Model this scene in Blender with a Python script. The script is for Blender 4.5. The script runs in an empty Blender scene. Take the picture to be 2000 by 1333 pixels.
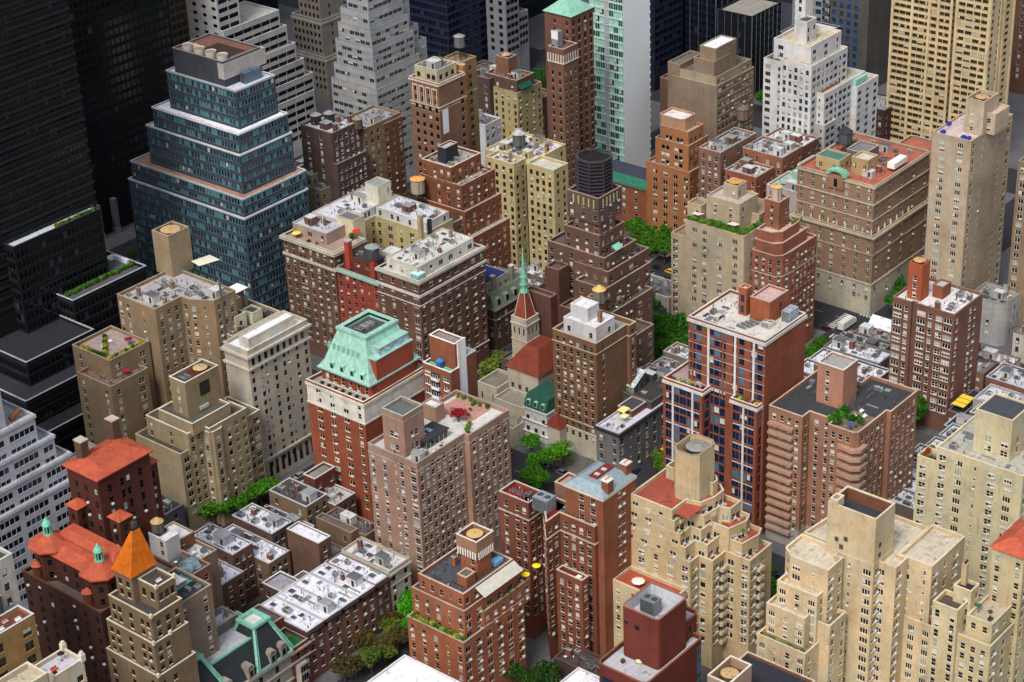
import bpy, math, random
from mathutils import Vector
R = math.radians
S = bpy.context.scene
# ---------------------------------------------------------------- camera, sky, sun, exposure
FOC, PIT, ROL, YAW, CH = 4006.8, 0.492203, -0.041357, 0.710725, 350.0
fw = Vector((math.cos(PIT)*math.cos(YAW), math.cos(PIT)*math.sin(YAW), -math.sin(PIT)))
rt = fw.cross(Vector((0, 0, 1))).normalized(); up = rt.cross(fw)
cR = rt*math.cos(ROL) + up*math.sin(ROL); cU = up*math.cos(ROL) - rt*math.sin(ROL)
CAM = Vector((0, 0, CH))
cd = bpy.data.cameras.new('camera'); cam = bpy.data.objects.new('camera', cd)
S.collection.objects.link(cam); S.camera = cam
cd.sensor_width = 36; cd.lens = 36*FOC/2000; cd.clip_start = 5; cd.clip_end = 9000
from mathutils import Matrix
cam.matrix_world = Matrix(((cR.x, cU.x, -fw.x, 0), (cR.y, cU.y, -fw.y, 0), (cR.z, cU.z, -fw.z, CH), (0, 0, 0, 1)))
wd = bpy.data.worlds.new('World'); S.world = wd; wd.use_nodes = True
wn = wd.node_tree; bg = wn.nodes['Background']
sky = wn.nodes.new('ShaderNodeTexSky'); sky.sky_type = 'NISHITA'; sky.sun_disc = False
SUN_EL, SUN_AZ = R(52), R(196)          # azimuth measured from +X towards +Y: light comes over the left shoulder
sky.sun_elevation = SUN_EL; sky.sun_rotation = math.pi/2 - SUN_AZ
sky.air_density = 1.0; sky.dust_density = 4.0; sky.ozone_density = 1.0
hs = wn.nodes.new('ShaderNodeHueSaturation'); hs.inputs['Saturation'].default_value = 0.6
wn.links.new(sky.outputs[0], hs.inputs['Color']); wn.links.new(hs.outputs[0], bg.inputs[0])
bg.inputs[1].default_value = 0.12
sl = bpy.data.lights.new('sun', 'SUN'); sl.energy = 1.5; sl.angle = R(18); sl.color = (1.0, 0.965, 0.92)
so = bpy.data.objects.new('sun', sl); S.collection.objects.link(so)
sd = Vector((math.cos(SUN_EL)*math.cos(SUN_AZ), math.cos(SUN_EL)*math.sin(SUN_AZ), math.sin(SUN_EL)))
so.rotation_euler = sd.to_track_quat('Z', 'Y').to_euler()
S.view_settings.view_transform = 'Standard'; S.view_settings.look = 'None'
S.view_settings.exposure = 0.58; S.view_settings.gamma = 1
try:
    S.cycles.max_bounces = 5; S.cycles.diffuse_bounces = 3; S.cycles.glossy_bounces = 2; S.cycles.transmission_bounces = 2
except Exception: pass
# ---------------------------------------------------------------- survey helpers: a sighting of the photo + a height gives a place in metres
def at(p, z=0.0):
    if len(p) == 3: p = (p[0]//10*500 + p[1]/3.992, p[0] % 10*333 + p[2]/3.992)
    d = fw + cR*((p[0]-1000)/FOC) - cU*((p[1]-666.5)/FOC)
    t = (z-CH)/d.z
    return (d.x*t, d.y*t)
def q(cr, x, y): return (cr//10*500 + x/3.992, cr % 10*333 + y/3.992)
def dist(p): return math.sqrt((p[0])**2 + (p[1])**2 + (p[2]-CH)**2)
# ---------------------------------------------------------------- materials
MC = {}
def lin(c): return tuple((v/12.92 if v <= .04045 else ((v+.055)/1.055)**2.4) for v in c)
def hexc(h): return lin(tuple(int(h[i:i+2], 16)/255 for i in (0, 2, 4)))
def mat(kind, h, **k):
    key = (kind, h, tuple(sorted(k.items())))
    if key in MC: return MC[key]
    m = bpy.data.materials.new('%s_%s' % (kind, h)); m.use_nodes = True
    nt = m.node_tree; N = nt.nodes; Lk = nt.links.new
    b = N['Principled BSDF']; col = hexc(h)
    b.inputs['Roughness'].default_value = .85
    try: b.inputs['Specular IOR Level'].default_value = .25
    except Exception: pass
    m.diffuse_color = (*col, 1)
    if kind == 'wall':
        g_ = .3*col[0]+.59*col[1]+.11*col[2]; k_ = .19 if col[0] > 2.2*col[1] else .22; col = tuple((v*(1-k_)+g_*k_)*.93 for v in col)
        if col[0] > 2.5*col[1]: col = (col[0]*1.04, col[1]*1.12, col[2]*.84)
        elif col[0] > 1.6*col[1]: col = (col[0]*1.02, col[1]*1.04, col[2]*.95)
    def noise(scale, detail=4, vec=None, sc=None, rough=.6):
        n = N.new('ShaderNodeTexNoise'); n.inputs['Scale'].default_value = scale; n.inputs['Detail'].default_value = detail
        n.inputs['Roughness'].default_value = rough
        g = N.new('ShaderNodeNewGeometry')
        if sc:
            mp = N.new('ShaderNodeMapping'); mp.inputs['Scale'].default_value = sc
            Lk(g.outputs['Position'], mp.inputs[0]); Lk(mp.outputs[0], n.inputs['Vector'])
        else: Lk(g.outputs['Position'], n.inputs['Vector'])
        return n.outputs['Fac']
    def ramp(f, a, b_, lo=.3, hi=.7):
        r = N.new('ShaderNodeMapRange'); r.inputs['From Min'].default_value = lo; r.inputs['From Max'].default_value = hi
        r.inputs['To Min'].default_value = a; r.inputs['To Max'].default_value = b_
        Lk(f, r.inputs[0]); return r.outputs[0]
    def mul(a, b_):
        x = N.new('ShaderNodeMath'); x.operation = 'MULTIPLY'
        for i, v in enumerate((a, b_)):
            if isinstance(v, (int, float)): x.inputs[i].default_value = v
            else: Lk(v, x.inputs[i])
        return x.outputs[0]
    def scale_col(c, f):
        x = N.new('ShaderNodeVectorMath'); x.operation = 'SCALE'
        if isinstance(c, tuple): x.inputs[0].default_value = c[:3]
        else: Lk(c, x.inputs[0])
        Lk(f, x.inputs['Scale']); return x.outputs[0]
    def mixc(f, a, b_):
        x = N.new('ShaderNodeMix'); x.data_type = 'RGBA'
        Lk(f, x.inputs[0])
        for i, v in ((6, a), (7, b_)):
            if isinstance(v, tuple): x.inputs[i].default_value = (*v[:3], 1)
            else: Lk(v, x.inputs[i])
        return x.outputs[2]
    if kind == 'wall':
        f = ramp(noise(.07, 5, rough=.65), .78, 1.17)
        f = mul(f, ramp(noise(1.0, 3, sc=(.35, .35, .05)), .92, 1.06))
        f = mul(f, ramp(noise(2.6, 5, rough=.8), .80, 1.18))
        f = mul(f, ramp(noise(1.0, 5, sc=(.9, .9, .10), rough=.7), 1.0, .70, .57, .72))      # soot runs
        f = mul(f, ramp(noise(.33, 4, rough=.7), 1.0, .86, .55, .62))
        g = N.new('ShaderNodeNewGeometry'); sx = N.new('ShaderNodeSeparateXYZ'); Lk(g.outputs['Position'], sx.inputs[0])
        # per floor tint steps of repointed masonry
        d = N.new('ShaderNodeMath'); d.operation = 'SNAP'; d.inputs[1].default_value = 3.0; Lk(sx.outputs[2], d.inputs[0])
        wn_ = N.new('ShaderNodeTexWhiteNoise'); wn_.noise_dimensions = '1D'; Lk(d.outputs[0], wn_.inputs['W'])
        f = mul(f, ramp(wn_.outputs[0], .965, 1.03, 0, 1))
        warm = mixc(ramp(noise(.16, 3), 0, 1, .38, .62), tuple(v*w for v, w in zip(col, (1.055, .985, .93))), tuple(v*w for v, w in zip(col, (.94, 1.0, 1.06))))
        Lk(scale_col(warm, f), b.inputs['Base Color'])
    elif kind == 'roof':
        f = ramp(noise(.13, 5, rough=.7), .84, 1.14)
        f = mul(f, ramp(noise(.9, 4, rough=.8), .86, 1.12))
        f2 = ramp(noise(.5, 6, rough=.75), 0, .9, .54, .64)
        br = N.new('ShaderNodeTexBrick'); g = N.new('ShaderNodeNewGeometry'); Lk(g.outputs['Position'], br.inputs['Vector'])
        br.inputs['Scale'].default_value = .12; br.inputs['Mortar Size'].default_value = .012; br.inputs['Brick Width'].default_value = 1.0
        br.inputs['Row Height'].default_value = .22; br.inputs['Color1'].default_value = (1, 1, 1, 1); br.inputs['Color2'].default_value = (.94, .94, .94, 1)
        br.inputs['Mortar'].default_value = (.8, .8, .8, 1)
        c1 = mixc(f2, col, tuple(v*.45+.02 for v in col))
        mm = N.new('ShaderNodeMix'); mm.data_type = 'RGBA'; mm.blend_type = 'MULTIPLY'; mm.inputs[0].default_value = 1
        Lk(c1, mm.inputs[6]); Lk(br.outputs[0], mm.inputs[7])
        Lk(scale_col(mm.outputs[2], f), b.inputs['Base Color'])
        b.inputs['Roughness'].default_value = .8
    elif kind == 'tile':
        g = N.new('ShaderNodeNewGeometry'); br = N.new('ShaderNodeTexBrick'); Lk(g.outputs['Position'], br.inputs['Vector'])
        br.inputs['Scale'].default_value = 1.0; br.inputs['Mortar Size'].default_value = .02; br.inputs['Brick Width'].default_value = .34; br.inputs['Row Height'].default_value = .3
        br.inputs['Color1'].default_value = (1, 1, 1, 1); br.inputs['Color2'].default_value = (.9, .88, .86, 1); br.inputs['Mortar'].default_value = (.72, .7, .7, 1)
        f = mul(ramp(noise(.4, 5, rough=.7), .72, 1.14), ramp(noise(1.0, 4, sc=(1.0, 1.0, .15)), .85, 1.1))
        f = mul(f, ramp(noise(.7, 5, rough=.75), 1, .62, .58, .68))
        mm = N.new('ShaderNodeMix'); mm.data_type = 'RGBA'; mm.blend_type = 'MULTIPLY'; mm.inputs[0].default_value = 1
        mm.inputs[6].default_value = (*col, 1); Lk(br.outputs[0], mm.inputs[7]); Lk(scale_col(mm.outputs[2], f), b.inputs['Base Color']); b.inputs['Roughness'].default_value = .75
    elif kind == 'leaf':
        oi = N.new('ShaderNodeObjectInfo')
        f = mul(ramp(noise(.9, 4, rough=.7), .28, 1.15), ramp(oi.outputs['Random'], .75, 1.25, 0, 1))
        hv = mixc(ramp(noise(.3, 2), 0, 1), col, (col[0]*1.9, col[1]*1.25, col[2]*.8))
        Lk(scale_col(hv, f), b.inputs['Base Color']); b.inputs['Roughness'].default_value = .6
        try:
            b.inputs['Transmission Weight'].default_value = 0
        except Exception: pass
    elif kind == 'glass':
        f = ramp(noise(.6, 3), .3, 2.4)
        Lk(scale_col(col, f), b.inputs['Base Color'])
        b.inputs['Roughness'].default_value = k.get('r', .12)
        b.inputs['Specular IOR Level'].default_value = k.get('s', .6); b.inputs['Metallic'].default_value = k.get('m', 0)
    elif kind == 'metal':
        f = ramp(noise(1.2, 4), .75, 1.15)
        Lk(scale_col(col, f), b.inputs['Base Color']); b.inputs['Roughness'].default_value = k.get('r', .45)
        b.inputs['Metallic'].default_value = k.get('m', .5)
    elif kind == 'smooth':
        f = ramp(noise(.03, 2), .96, 1.05); Lk(scale_col(col, f), b.inputs['Base Color']); b.inputs['Roughness'].default_value = .5
    elif kind == 'paint':
        b.inputs['Base Color'].default_value = (*col, 1); b.inputs['Roughness'].default_value = .3
        b.inputs['Specular IOR Level'].default_value = .6
    elif kind == 'road':
        f = mul(ramp(noise(.05, 4), .8, 1.2), ramp(noise(.6, 5, rough=.7), .82, 1.2))
        Lk(scale_col(col, f), b.inputs['Base Color'])
    elif kind == 'patina':
        f = mul(ramp(noise(.4, 5, rough=.7), .74, 1.14), ramp(noise(1, 4, sc=(1.6, 1.6, .12), rough=.7), .72, 1.12))
        g = N.new('ShaderNodeNewGeometry'); sx = N.new('ShaderNodeSeparateXYZ'); Lk(g.outputs['Position'], sx.inputs[0])
        ad = N.new('ShaderNodeMath'); ad.operation = 'ADD'; Lk(sx.outputs[0], ad.inputs[0]); Lk(sx.outputs[1], ad.inputs[1])
        fr = N.new('ShaderNodeMath'); fr.operation = 'FRACT'; Lk(ad.outputs[0], fr.inputs[0]); f = mul(f, ramp(fr.outputs[0], .72, 1.0, .06, .16))
        Lk(scale_col(mixc(ramp(noise(.4, 3), 0, 1), col, (col[0]*.8, col[1]*.95, col[2]*1.0)), f), b.inputs['Base Color'])
        b.inputs['Roughness'].default_value = .7
    else:
        f = ramp(noise(.8, 4), .88, 1.1)
        Lk(scale_col(col, f), b.inputs['Base Color'])
    MC[key] = m
    return m
# ---------------------------------------------------------------- mesh builder
class MB:
    def __init__(s): s.v = []; s.f = []; s.m = []; s.ms = []; s.sm = []
    def mi(s, m):
        if m not in s.ms: s.ms.append(m)
        return s.ms.index(m)
    def face(s, pts, m, sm=False):
        n = len(s.v); s.v.extend(pts); s.f.append(tuple(range(n, n+len(pts)))); s.m.append(s.mi(m)); s.sm.append(sm)
    def box(s, x0, x1, y0, y1, z0, z1, m, bottom=False, top=None):
        if x1 < x0: x0, x1 = x1, x0
        if y1 < y0: y0, y1 = y1, y0
        a = [(x0, y0, z0), (x1, y0, z0), (x1, y1, z0), (x0, y1, z0), (x0, y0, z1), (x1, y0, z1), (x1, y1, z1), (x0, y1, z1)]
        n = len(s.v); s.v.extend(a); i = s.mi(m)
        fs = [(0, 1, 5, 4), (1, 2, 6, 5), (2, 3, 7, 6), (3, 0, 4, 7), (4, 5, 6, 7)]
        if bottom: fs.append((3, 2, 1, 0))
        for j, f in enumerate(fs):
            s.f.append(tuple(n+k for k in f)); s.m.append(s.mi(top) if (top and j == 4) else i); s.sm.append(False)
    def prism(s, poly, z0, z1, m, top=None, bottom=False):
        k = len(poly)
        for i in range(k):
            a, b = poly[i], poly[(i+1) % k]
            s.face([(a[0], a[1], z0), (b[0], b[1], z0), (b[0], b[1], z1), (a[0], a[1], z1)], m)
        s.face([(p[0], p[1], z1) for p in poly], top or m)
        if bottom: s.face([(p[0], p[1], z0) for p in reversed(poly)], m)
    def ring(s, po, pi, z0, z1, m, bottom=True):
        k = len(po)
        for i in range(k):
            j = (i+1) % k; a, b, c, d = po[i], po[j], pi[j], pi[i]
            s.face([(a[0], a[1], z0), (b[0], b[1], z0), (b[0], b[1], z1), (a[0], a[1], z1)], m)
            s.face([(c[0], c[1], z0), (d[0], d[1], z0), (d[0], d[1], z1), (c[0], c[1], z1)], m)
            s.face([(a[0], a[1], z1), (b[0], b[1], z1), (c[0], c[1], z1), (d[0], d[1], z1)], m)
            if bottom: s.face([(d[0], d[1], z0), (c[0], c[1], z0), (b[0], b[1], z0), (a[0], a[1], z0)], m)
    def cyl(s, x, y, z0, z1, r0, r1, m, n=12, cap=True, top=None):
        P = [(x+math.cos(2*math.pi*i/n), y+math.sin(2*math.pi*i/n)) for i in range(n)]
        for i in range(n):
            a = 2*math.pi*i/n; b = 2*math.pi*(i+1)/n
            A = (x+r0*math.cos(a), y+r0*math.sin(a), z0); B = (x+r0*math.cos(b), y+r0*math.sin(b), z0)
            Cc = (x+r1*math.cos(b), y+r1*math.sin(b), z1); D = (x+r1*math.cos(a), y+r1*math.sin(a), z1)
            if r1 < 1e-4: s.face([A, B, (x, y, z1)], m, True)
            elif r0 < 1e-4: s.face([(x, y, z0), Cc, D], m, True)
            else: s.face([A, B, Cc, D], m, True)
        if cap and r1 > 1e-4: s.face([(x+r1*math.cos(2*math.pi*i/n), y+r1*math.sin(2*math.pi*i/n), z1) for i in range(n)], top or m)
    def tube(s, a, b, r, m, n=6, r1=None):
        a = Vector(a); b = Vector(b); d = (b-a)
        if d.length < 1e-6: return
        d.normalize(); r1 = r if r1 is None else r1
        u = d.orthogonal().normalized(); w = d.cross(u)
        for i in range(n):
            t0 = 2*math.pi*i/n; t1 = 2*math.pi*(i+1)/n
            o0 = u*math.cos(t0)+w*math.sin(t0); o1 = u*math.cos(t1)+w*math.sin(t1)
            s.face([tuple(a+o0*r), tuple(a+o1*r), tuple(b+o1*r1), tuple(b+o0*r1)], m, True)
        s.face([tuple(b+(u*math.cos(2*math.pi*i/n)+w*math.sin(2*math.pi*i/n))*r1) for i in range(n)], m)
    def loft(s, secs, m, cap=True):      # list of point rings
        for a, b in zip(secs, secs[1:]):
            k = len(a)
            for i in range(k):
                j = (i+1) % k; s.face([a[i], a[j], b[j], b[i]], m)
        if cap: s.face(list(secs[-1]), m)
    def mesh(s, name, o=(0, 0, 0)):
        me = bpy.data.meshes.new(name)
        me.from_pydata([(p[0]-o[0], p[1]-o[1], p[2]-o[2]) for p in s.v], [], s.f)
        for m in s.ms: me.materials.append(m)
        me.polygons.foreach_set('material_index', s.m)
        if any(s.sm): me.polygons.foreach_set('use_smooth', s.sm)
        return me
    def build(s, name, parent=None, o=None, label=None):
        if not s.f: return None
        if parent is not None and o is None: o = ORG.get(parent.name, (0, 0, 0))
        o = o or (0, 0, 0)
        ob = bpy.data.objects.new(name, s.mesh(name, o)); S.collection.objects.link(ob)
        if parent is not None:
            ob.parent = parent; ORG[ob.name] = o
        else: ob.location = o
        if label: ob['label'] = label
        return ob
ORG = {}
def thing(name, label, cat, loc, group=None):
    o = bpy.data.objects.new(name, None); S.collection.objects.link(o); o.location = loc
    o.empty_display_size = .5; ORG[o.name] = tuple(loc)
    o['label'] = label; o['category'] = cat
    if group: o['group'] = group
    return o
def tag(o, label, cat, group=None):
    o['label'] = label; o['category'] = cat
    if group: o['group'] = group
    return o
def struct(mb, name, kind='structure'):
    o = mb.build(name); o['kind'] = kind; return o
def copy_tree(o, loc, rz=0, label=None, group=None):
    r = o.copy(); S.collection.objects.link(r); r.location = loc; r.rotation_euler = (0, 0, rz)
    if label: r['label'] = label
    if group: r['group'] = group
    for ch in o.children:
        c = ch.copy(); S.collection.objects.link(c); c.parent = r
        for g in ch.children:
            d = g.copy(); S.collection.objects.link(d); d.parent = c
    return r
def inset(poly, t):
    k = len(poly); out = []
    for i in range(k):
        p0, p1, p2 = poly[i-1], poly[i], poly[(i+1) % k]
        a = Vector((p1[0]-p0[0], p1[1]-p0[1])).normalized(); b = Vector((p2[0]-p1[0], p2[1]-p1[1])).normalized()
        na = Vector((-a.y, a.x)); nb = Vector((-b.y, b.x))
        m = na+nb; dn = 1+na.dot(nb)
        if dn < .15: dn = .15
        out.append((p1[0]+m.x/dn*t, p1[1]+m.y/dn*t))
    return out
def pip(p, x, y):
    c = False
    for i in range(len(p)):
        a, d = p[i], p[i-1]
        if (a[1] > y) != (d[1] > y) and x < (d[0]-a[0])*(y-a[1])/(d[1]-a[1])+a[0]: c = not c
    return c
def rect(x0, y0, x1, y1): return [(x0, y1), (x0, y0), (x1, y0), (x1, y1)]
# ---------------------------------------------------------------- windows
WT = {  # width, height, sill height, panes across, panes up
 'n': (1.35, 1.9, .8, 1, 2), 's': (.8, 1.3, 1.15, 1, 2), 'd': (2.25, 1.85, .8, 2, 2), 'w': (3.0, 1.75, .85, 3, 1),
 'q': (3.7, 1.8, .8, 4, 1), 't': (1.4, 2.4, .5, 1, 2), 'g': (1.25, 2.2, .6, 1, 1), 'p': (1.5, 1.7, .9, 1, 1),
 'e': (2.1, 1.85, .8, 2, 1), 'o': (2.4, 2.2, .15, 2, 1), 'a': (1.35, 1.9, .8, 1, 2), 'D': (2.25, 1.85, .8, 2, 2)}
WM = {}
def win_mesh(w, h, nv, nh, var, st):
    key = (w, h, nv, nh, var, st); cur_ = st[3] if len(st) > 3 else '8c948c'; st = st[:3]
    if key in WM: return WM[key]
    fr, gl, si = st
    F = mat('plain', fr); G = gl if not isinstance(gl, str) else mat('glass', gl); Si = mat('plain', si)
    m = MB(); rd = .22; fw_ = .11 if w > .9 else .08
    y = rd-.06
    m.face([(-w/2, y, 0), (w/2, y, 0), (w/2, y, h), (-w/2, y, h)], G)
    y = rd-.12
    def bar(x0, x1, z0, z1): m.face([(x0, y, z0), (x1, y, z0), (x1, y, z1), (x0, y, z1)], F)
    bar(-w/2, -w/2+fw_, 0, h); bar(w/2-fw_, w/2, 0, h); bar(-w/2+fw_, w/2-fw_, h-fw_, h); bar(-w/2+fw_, w/2-fw_, 0, fw_)
    for i in range(1, nv):
        x = -w/2+w*i/nv; bar(x-.06, x+.06, fw_, h-fw_)
    y += .006
    for i in range(1, nh): bar(-w/2+fw_, w/2-fw_, h*i/nh-.05, h*i/nh+.05)
    y = rd-.08
    def bl(x0, x1, z0, z1, mm): m.face([(x0, y, z0), (x1, y, z0), (x1, y, z1), (x0, y, z1)], mm)
    BL = mat('plain', 'c4c0b4'); CU = mat('plain', cur_)
    pw = w/nv
    if var == 1: bl(-w/2+fw_, w/2-fw_, h*.5, h-fw_, BL)
    elif var == 2: bl(-w/2+fw_, w/2-fw_, fw_, h-fw_, CU)
    elif var == 4: bl(-w/2+fw_, -w/2+pw*.9, h*.25, h-fw_, BL)
    elif var == 6: bl(-w/2+fw_, w/2-fw_, h*.22, h-fw_, BL)
    m.box(-w/2-.08, w/2+.08, -.09, rd-.05, -.12, .02, Si, bottom=True)
    if var in (3, 5):
        x = w/2-.45 if w > 1.5 else 0
        m.box(x-.36, x+.36, -.42, rd-.1, .04, .5, mat('plain', 'c9c9c4'), bottom=True)
        if var == 5: bl(-w/2+fw_, w/2-fw_, h*.45, h-fw_, BL)
    me = m.mesh('window'); WM[key] = (me, m)
    return WM[key]
BLDS = []
class Bld:
    def __init__(s, name, label, col, trim=None, roofc='b9b9bc', win=('c9c6bb', '0c1014', None), fh=3.1, pl='n', pr='n', pitch=2.7,
                 var=(.6, .12, .06, .12, .10), cat='building', seed=None, top=1.9, par=1.1, W=None, zones=None, zmin=4.0, maxw=100, group=None):
        s.name = name; s.label = label; s.cat = cat; s.col = col; s.trim = trim or col; s.roofc = roofc
        s.win = (win[0], win[1], win[2] or s.trim)+tuple(win[3:]); s.fh = fh; s.pl = pl; s.pr = pr; s.pitch = pitch; s.var = var
        s.rng = random.Random(seed or name+label); s.top = top; s.par = par; s.W = dict(WT); s.W.update(W or {})
        s.zones = zones or []; s.zmin = zmin; s.maxw = maxw; s.group = group
        s.jobs = []; s.wins = []; s.balc = []; s.parts = []; s.org = None; s.tiers = []
        BLDS.append(s)
    def M(s, c=None, kind='wall'): return mat(kind, c or s.col)
    @property
    def cor(s): return s.part('cornice')
    def part(s, name, label=None):
        m = MB(); s.parts.append((name, m, label)); return m
    def tier(s, poly, z1, z0=0, col=None, roofc=None, par=None, trim=None, pl=None, pr=None, top=None, fh=None, zmin=None, cop=True, band=None, win=None, pitch=None, roofkind='roof'):
        if s.org is None:
            s.org = (min(p[0] for p in poly), min(p[1] for p in poly), 0)
        k_ = len(s.tiers); poly = inset(poly, (.07 if z0 > 0 else 0)+.011*(k_ % 9)); z1 = z1+.013*(k_ % 7); WL = s.part('wall'); RF = s.part('roof')
        par = s.par if par is None else par
        w = s.M(col); T = mat('wall', trim or s.trim); k = len(poly)
        for i in range(k):
            a, b = poly[i], poly[(i+1) % k]
            dx, dy = b[0]-a[0], b[1]-a[1]; L = math.hypot(dx, dy)
            if L < .05: continue
            nx, ny = dy/L, -dx/L
            vis = nx < -.25 or ny < -.25
            pt = None
            if vis:
                if nx < ny - .0: pt = s.pl if pl is None else pl
                else: pt = s.pr if pr is None else pr
                if nx > .3 or ny > .3: pt = 'n' if pt else ''
            s.jobs.append((k_, (WL, a, b, z0, z1, w, pt if vis else '', z1-(s.top if top is None else top), fh or s.fh, max(z0, zmin if zmin is not None else s.zmin), win, pitch or s.pitch)))
        if par > 0:
            inn = inset(poly, .38)
            for i in range(k):
                a, b = inn[(i+1) % k], inn[i]
                WL.face([(a[0], a[1], z1-par), (b[0], b[1], z1-par), (b[0], b[1], z1), (a[0], a[1], z1)], w)
            RF.face([(p[0], p[1], z1-par) for p in inn], mat(roofkind, roofc or s.roofc))
            if cop: s.part('coping').ring(inset(poly, -.07), inset(poly, .44), z1, z1+.14, T)
        else:
            RF.face([(p[0], p[1], z1) for p in poly], mat(roofkind, roofc or s.roofc))
        if band:
            for (zb, hh, out, cc) in band: s.band(poly, zb, hh, out, cc)
        t = dict(poly=poly, z=z1-par if par > 0 else z1, x0=min(p[0] for p in poly), x1=max(p[0] for p in poly), y0=min(p[1] for p in poly), y1=max(p[1] for p in poly), z1=z1, z0=z0)
        s.tiers.append(t)
        return t
    def band(s, poly, z, h, out, c=None):
        s.cor.ring(inset(poly, -out), inset(poly, .01 if out > 0 else .01), z, z+h, mat('wall', c or s.trim))
    def facade(s, W, a, b, z0, z1, w, pt, zt, fh, zmin, win=None, pitch=2.7):
        dx, dy = b[0]-a[0], b[1]-a[1]; L = math.hypot(dx, dy); ux, uy = dx/L, dy/L; nx, ny = uy, -ux
        zb = sorted(set([z0, z1]+[z for zz in s.zones for z in zz[:2] if z0 < z < z1]))
        def mt(z):
            for (a0, a1, c) in s.zones:
                if a0 <= z < a1: return mat('wall', c)
            return w
        def P(t, z, o=0): return (a[0]+ux*t-nx*o, a[1]+uy*t-ny*o, z)
        def wq(t0, t1, za, zz):
            if t1-t0 < 1e-3: return
            cuts = [za]+[z for z in zb if za+1e-3 < z < zz-1e-3]+[zz]
            for c0, c1 in zip(cuts, cuts[1:]):
                W.face([P(t0, c0), P(t1, c0), P(t1, c1), P(t0, c1)], mt((c0+c1)/2))
        if not pt or L < 1.5 or zt-zmin < 2.2:
            wq(0, L, z0, z1); return
        mg = .35 if L < 8 else .6
        if pt[0] == '=':
            chars = pt[1:]
            if (L-2*mg)/len(chars) < 1.5:
                chars = 'n'*max(1, int((L-2*mg)/2.4)) if L > 2 else ''
        else:
            n = max(1, int(round((L-2*mg)/pitch))); chars = (pt*(n//len(pt)+1))[:n]
        if not chars: wq(0, L, z0, z1); return
        sw = (L-2*mg)/len(chars); cur = 0
        nf = int((zt-zmin-.2)//fh)
        if z0 > 0 and zt-zmin > fh*.8:
            k_ = max(1, round((zt-zmin)/fh)); f_ = (zt-zmin-.05)/k_
            if .84 < f_/fh < 1.3: nf, fh = k_, f_
        ang = math.atan2(uy, ux)
        st = win or s.win
        for ci, ch in enumerate(chars):
            if ch in '. ' or ch not in s.W: continue
            ww, wh, ws, nv, nh = s.W[ch]
            if ww > sw-.12:
                if ww/nv > 1.0 and nv > 1: nv = max(1, int(nv*sw/ww))
                ww = max(.5, sw-.12)
            tc = mg+sw*(ci+.5); t0, t1 = tc-ww/2, tc+ww/2
            wq(cur, t0, z0, z1); cur = t1; zc = z0
            zlist = []
            for f in range(nf):
                zf = zt-(nf-f)*fh+ .25
                lo = zf+ws; hi = min(lo+wh, zf+fh-.25)
                if lo < z0+.3: continue
                zlist.append((lo, hi))
            for lo, hi in zlist:
                wq(t0, t1, zc, lo); zc = hi; rd = .22
                mw = mt(lo)
                W.face([P(t0, lo), P(t1, lo), P(t1, lo, rd), P(t0, lo, rd)], mw)
                W.face([P(t0, hi, rd), P(t1, hi, rd), P(t1, hi), P(t0, hi)], mw)
                W.face([P(t0, lo), P(t0, lo, rd), P(t0, hi, rd), P(t0, hi)], mw)
                W.face([P(t1, lo, rd), P(t1, lo), P(t1, hi), P(t1, hi, rd)], mw)
                r = s.rng.random(); v = 0; acc = 0
                for vi, pv in enumerate(s.var):
                    acc += pv
                    if r < acc: v = vi; break
                if ch in 'aD': v = 3 if s.rng.random() < .6 else 5
                if v == 1 and s.rng.random() < .4: v = 6
                s.wins.append((P(tc, lo), ang, (round(ww, 1), round(hi-lo, 2), nv, nh, v, st)))
                if ch == 'o': s.balc.append((P(tc, lo-.15), ang, min(sw*1.02, 4.6)))
            wq(t0, t1, zc, z1)
        wq(cur, L, z0, z1)
    def finish(s):
        o = thing(s.name, s.label, s.cat, s.org, s.group); s.ob = o
        for k_, J in s.jobs:
            J = list(J); a, b_, z0, z1 = J[1], J[2], J[3], J[4]; L = math.hypot(b_[0]-a[0], b_[1]-a[1]); nx, ny = (b_[1]-a[1])/L, -(b_[0]-a[0])/L
            for ui, U in enumerate(s.tiers):
                if ui == k_ or U['z1'] >= z1-.3 or U['z0'] > z0+.6 or U['z1'] <= z0+2: continue
                up_ = inset(U['poly'], -.4)
                if all(pip(up_, a[0]+(b_[0]-a[0])*f+nx*.1, a[1]+(b_[1]-a[1])*f+ny*.1) for f in (.02, .2, .4, .6, .8, .98)): z0 = max(z0, U['z1']-1.7)
            J[3] = z0; J[9] = max(J[9], z0)
            s.facade(*J)
        s.wins.sort(key=lambda t: dist(t[0]))
        ox, oy, oz = s.org
        for p, a, k in s.wins[:s.maxw]:
            me = win_mesh(*k)[0]
            c = bpy.data.objects.new('window', me); S.collection.objects.link(c); c.parent = o
            c.location = (p[0]-ox, p[1]-oy, p[2]-oz); c.rotation_euler = (0, 0, a)
        if len(s.wins) > s.maxw:
            m = MB()
            for p, a, k in s.wins[s.maxw:]:
                t = win_mesh(*k)[1]; ca, sa = math.cos(a), math.sin(a); n = len(m.v)
                m.v.extend([(p[0]+x*ca-y*sa, p[1]+x*sa+y*ca, p[2]+z) for x, y, z in t.v])
                mp = [m.mi(mm) for mm in t.ms]
                m.f.extend([tuple(i+n for i in f) for f in t.f]); m.m.extend([mp[i] for i in t.m]); m.sm.extend(t.sm)
            ob = m.build('window', o); ob['kind'] = 'stuff'
        s.balc.sort(key=lambda t: dist(t[0]))
        bm_ = mat('wall', s.trim); rest = MB()
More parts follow.
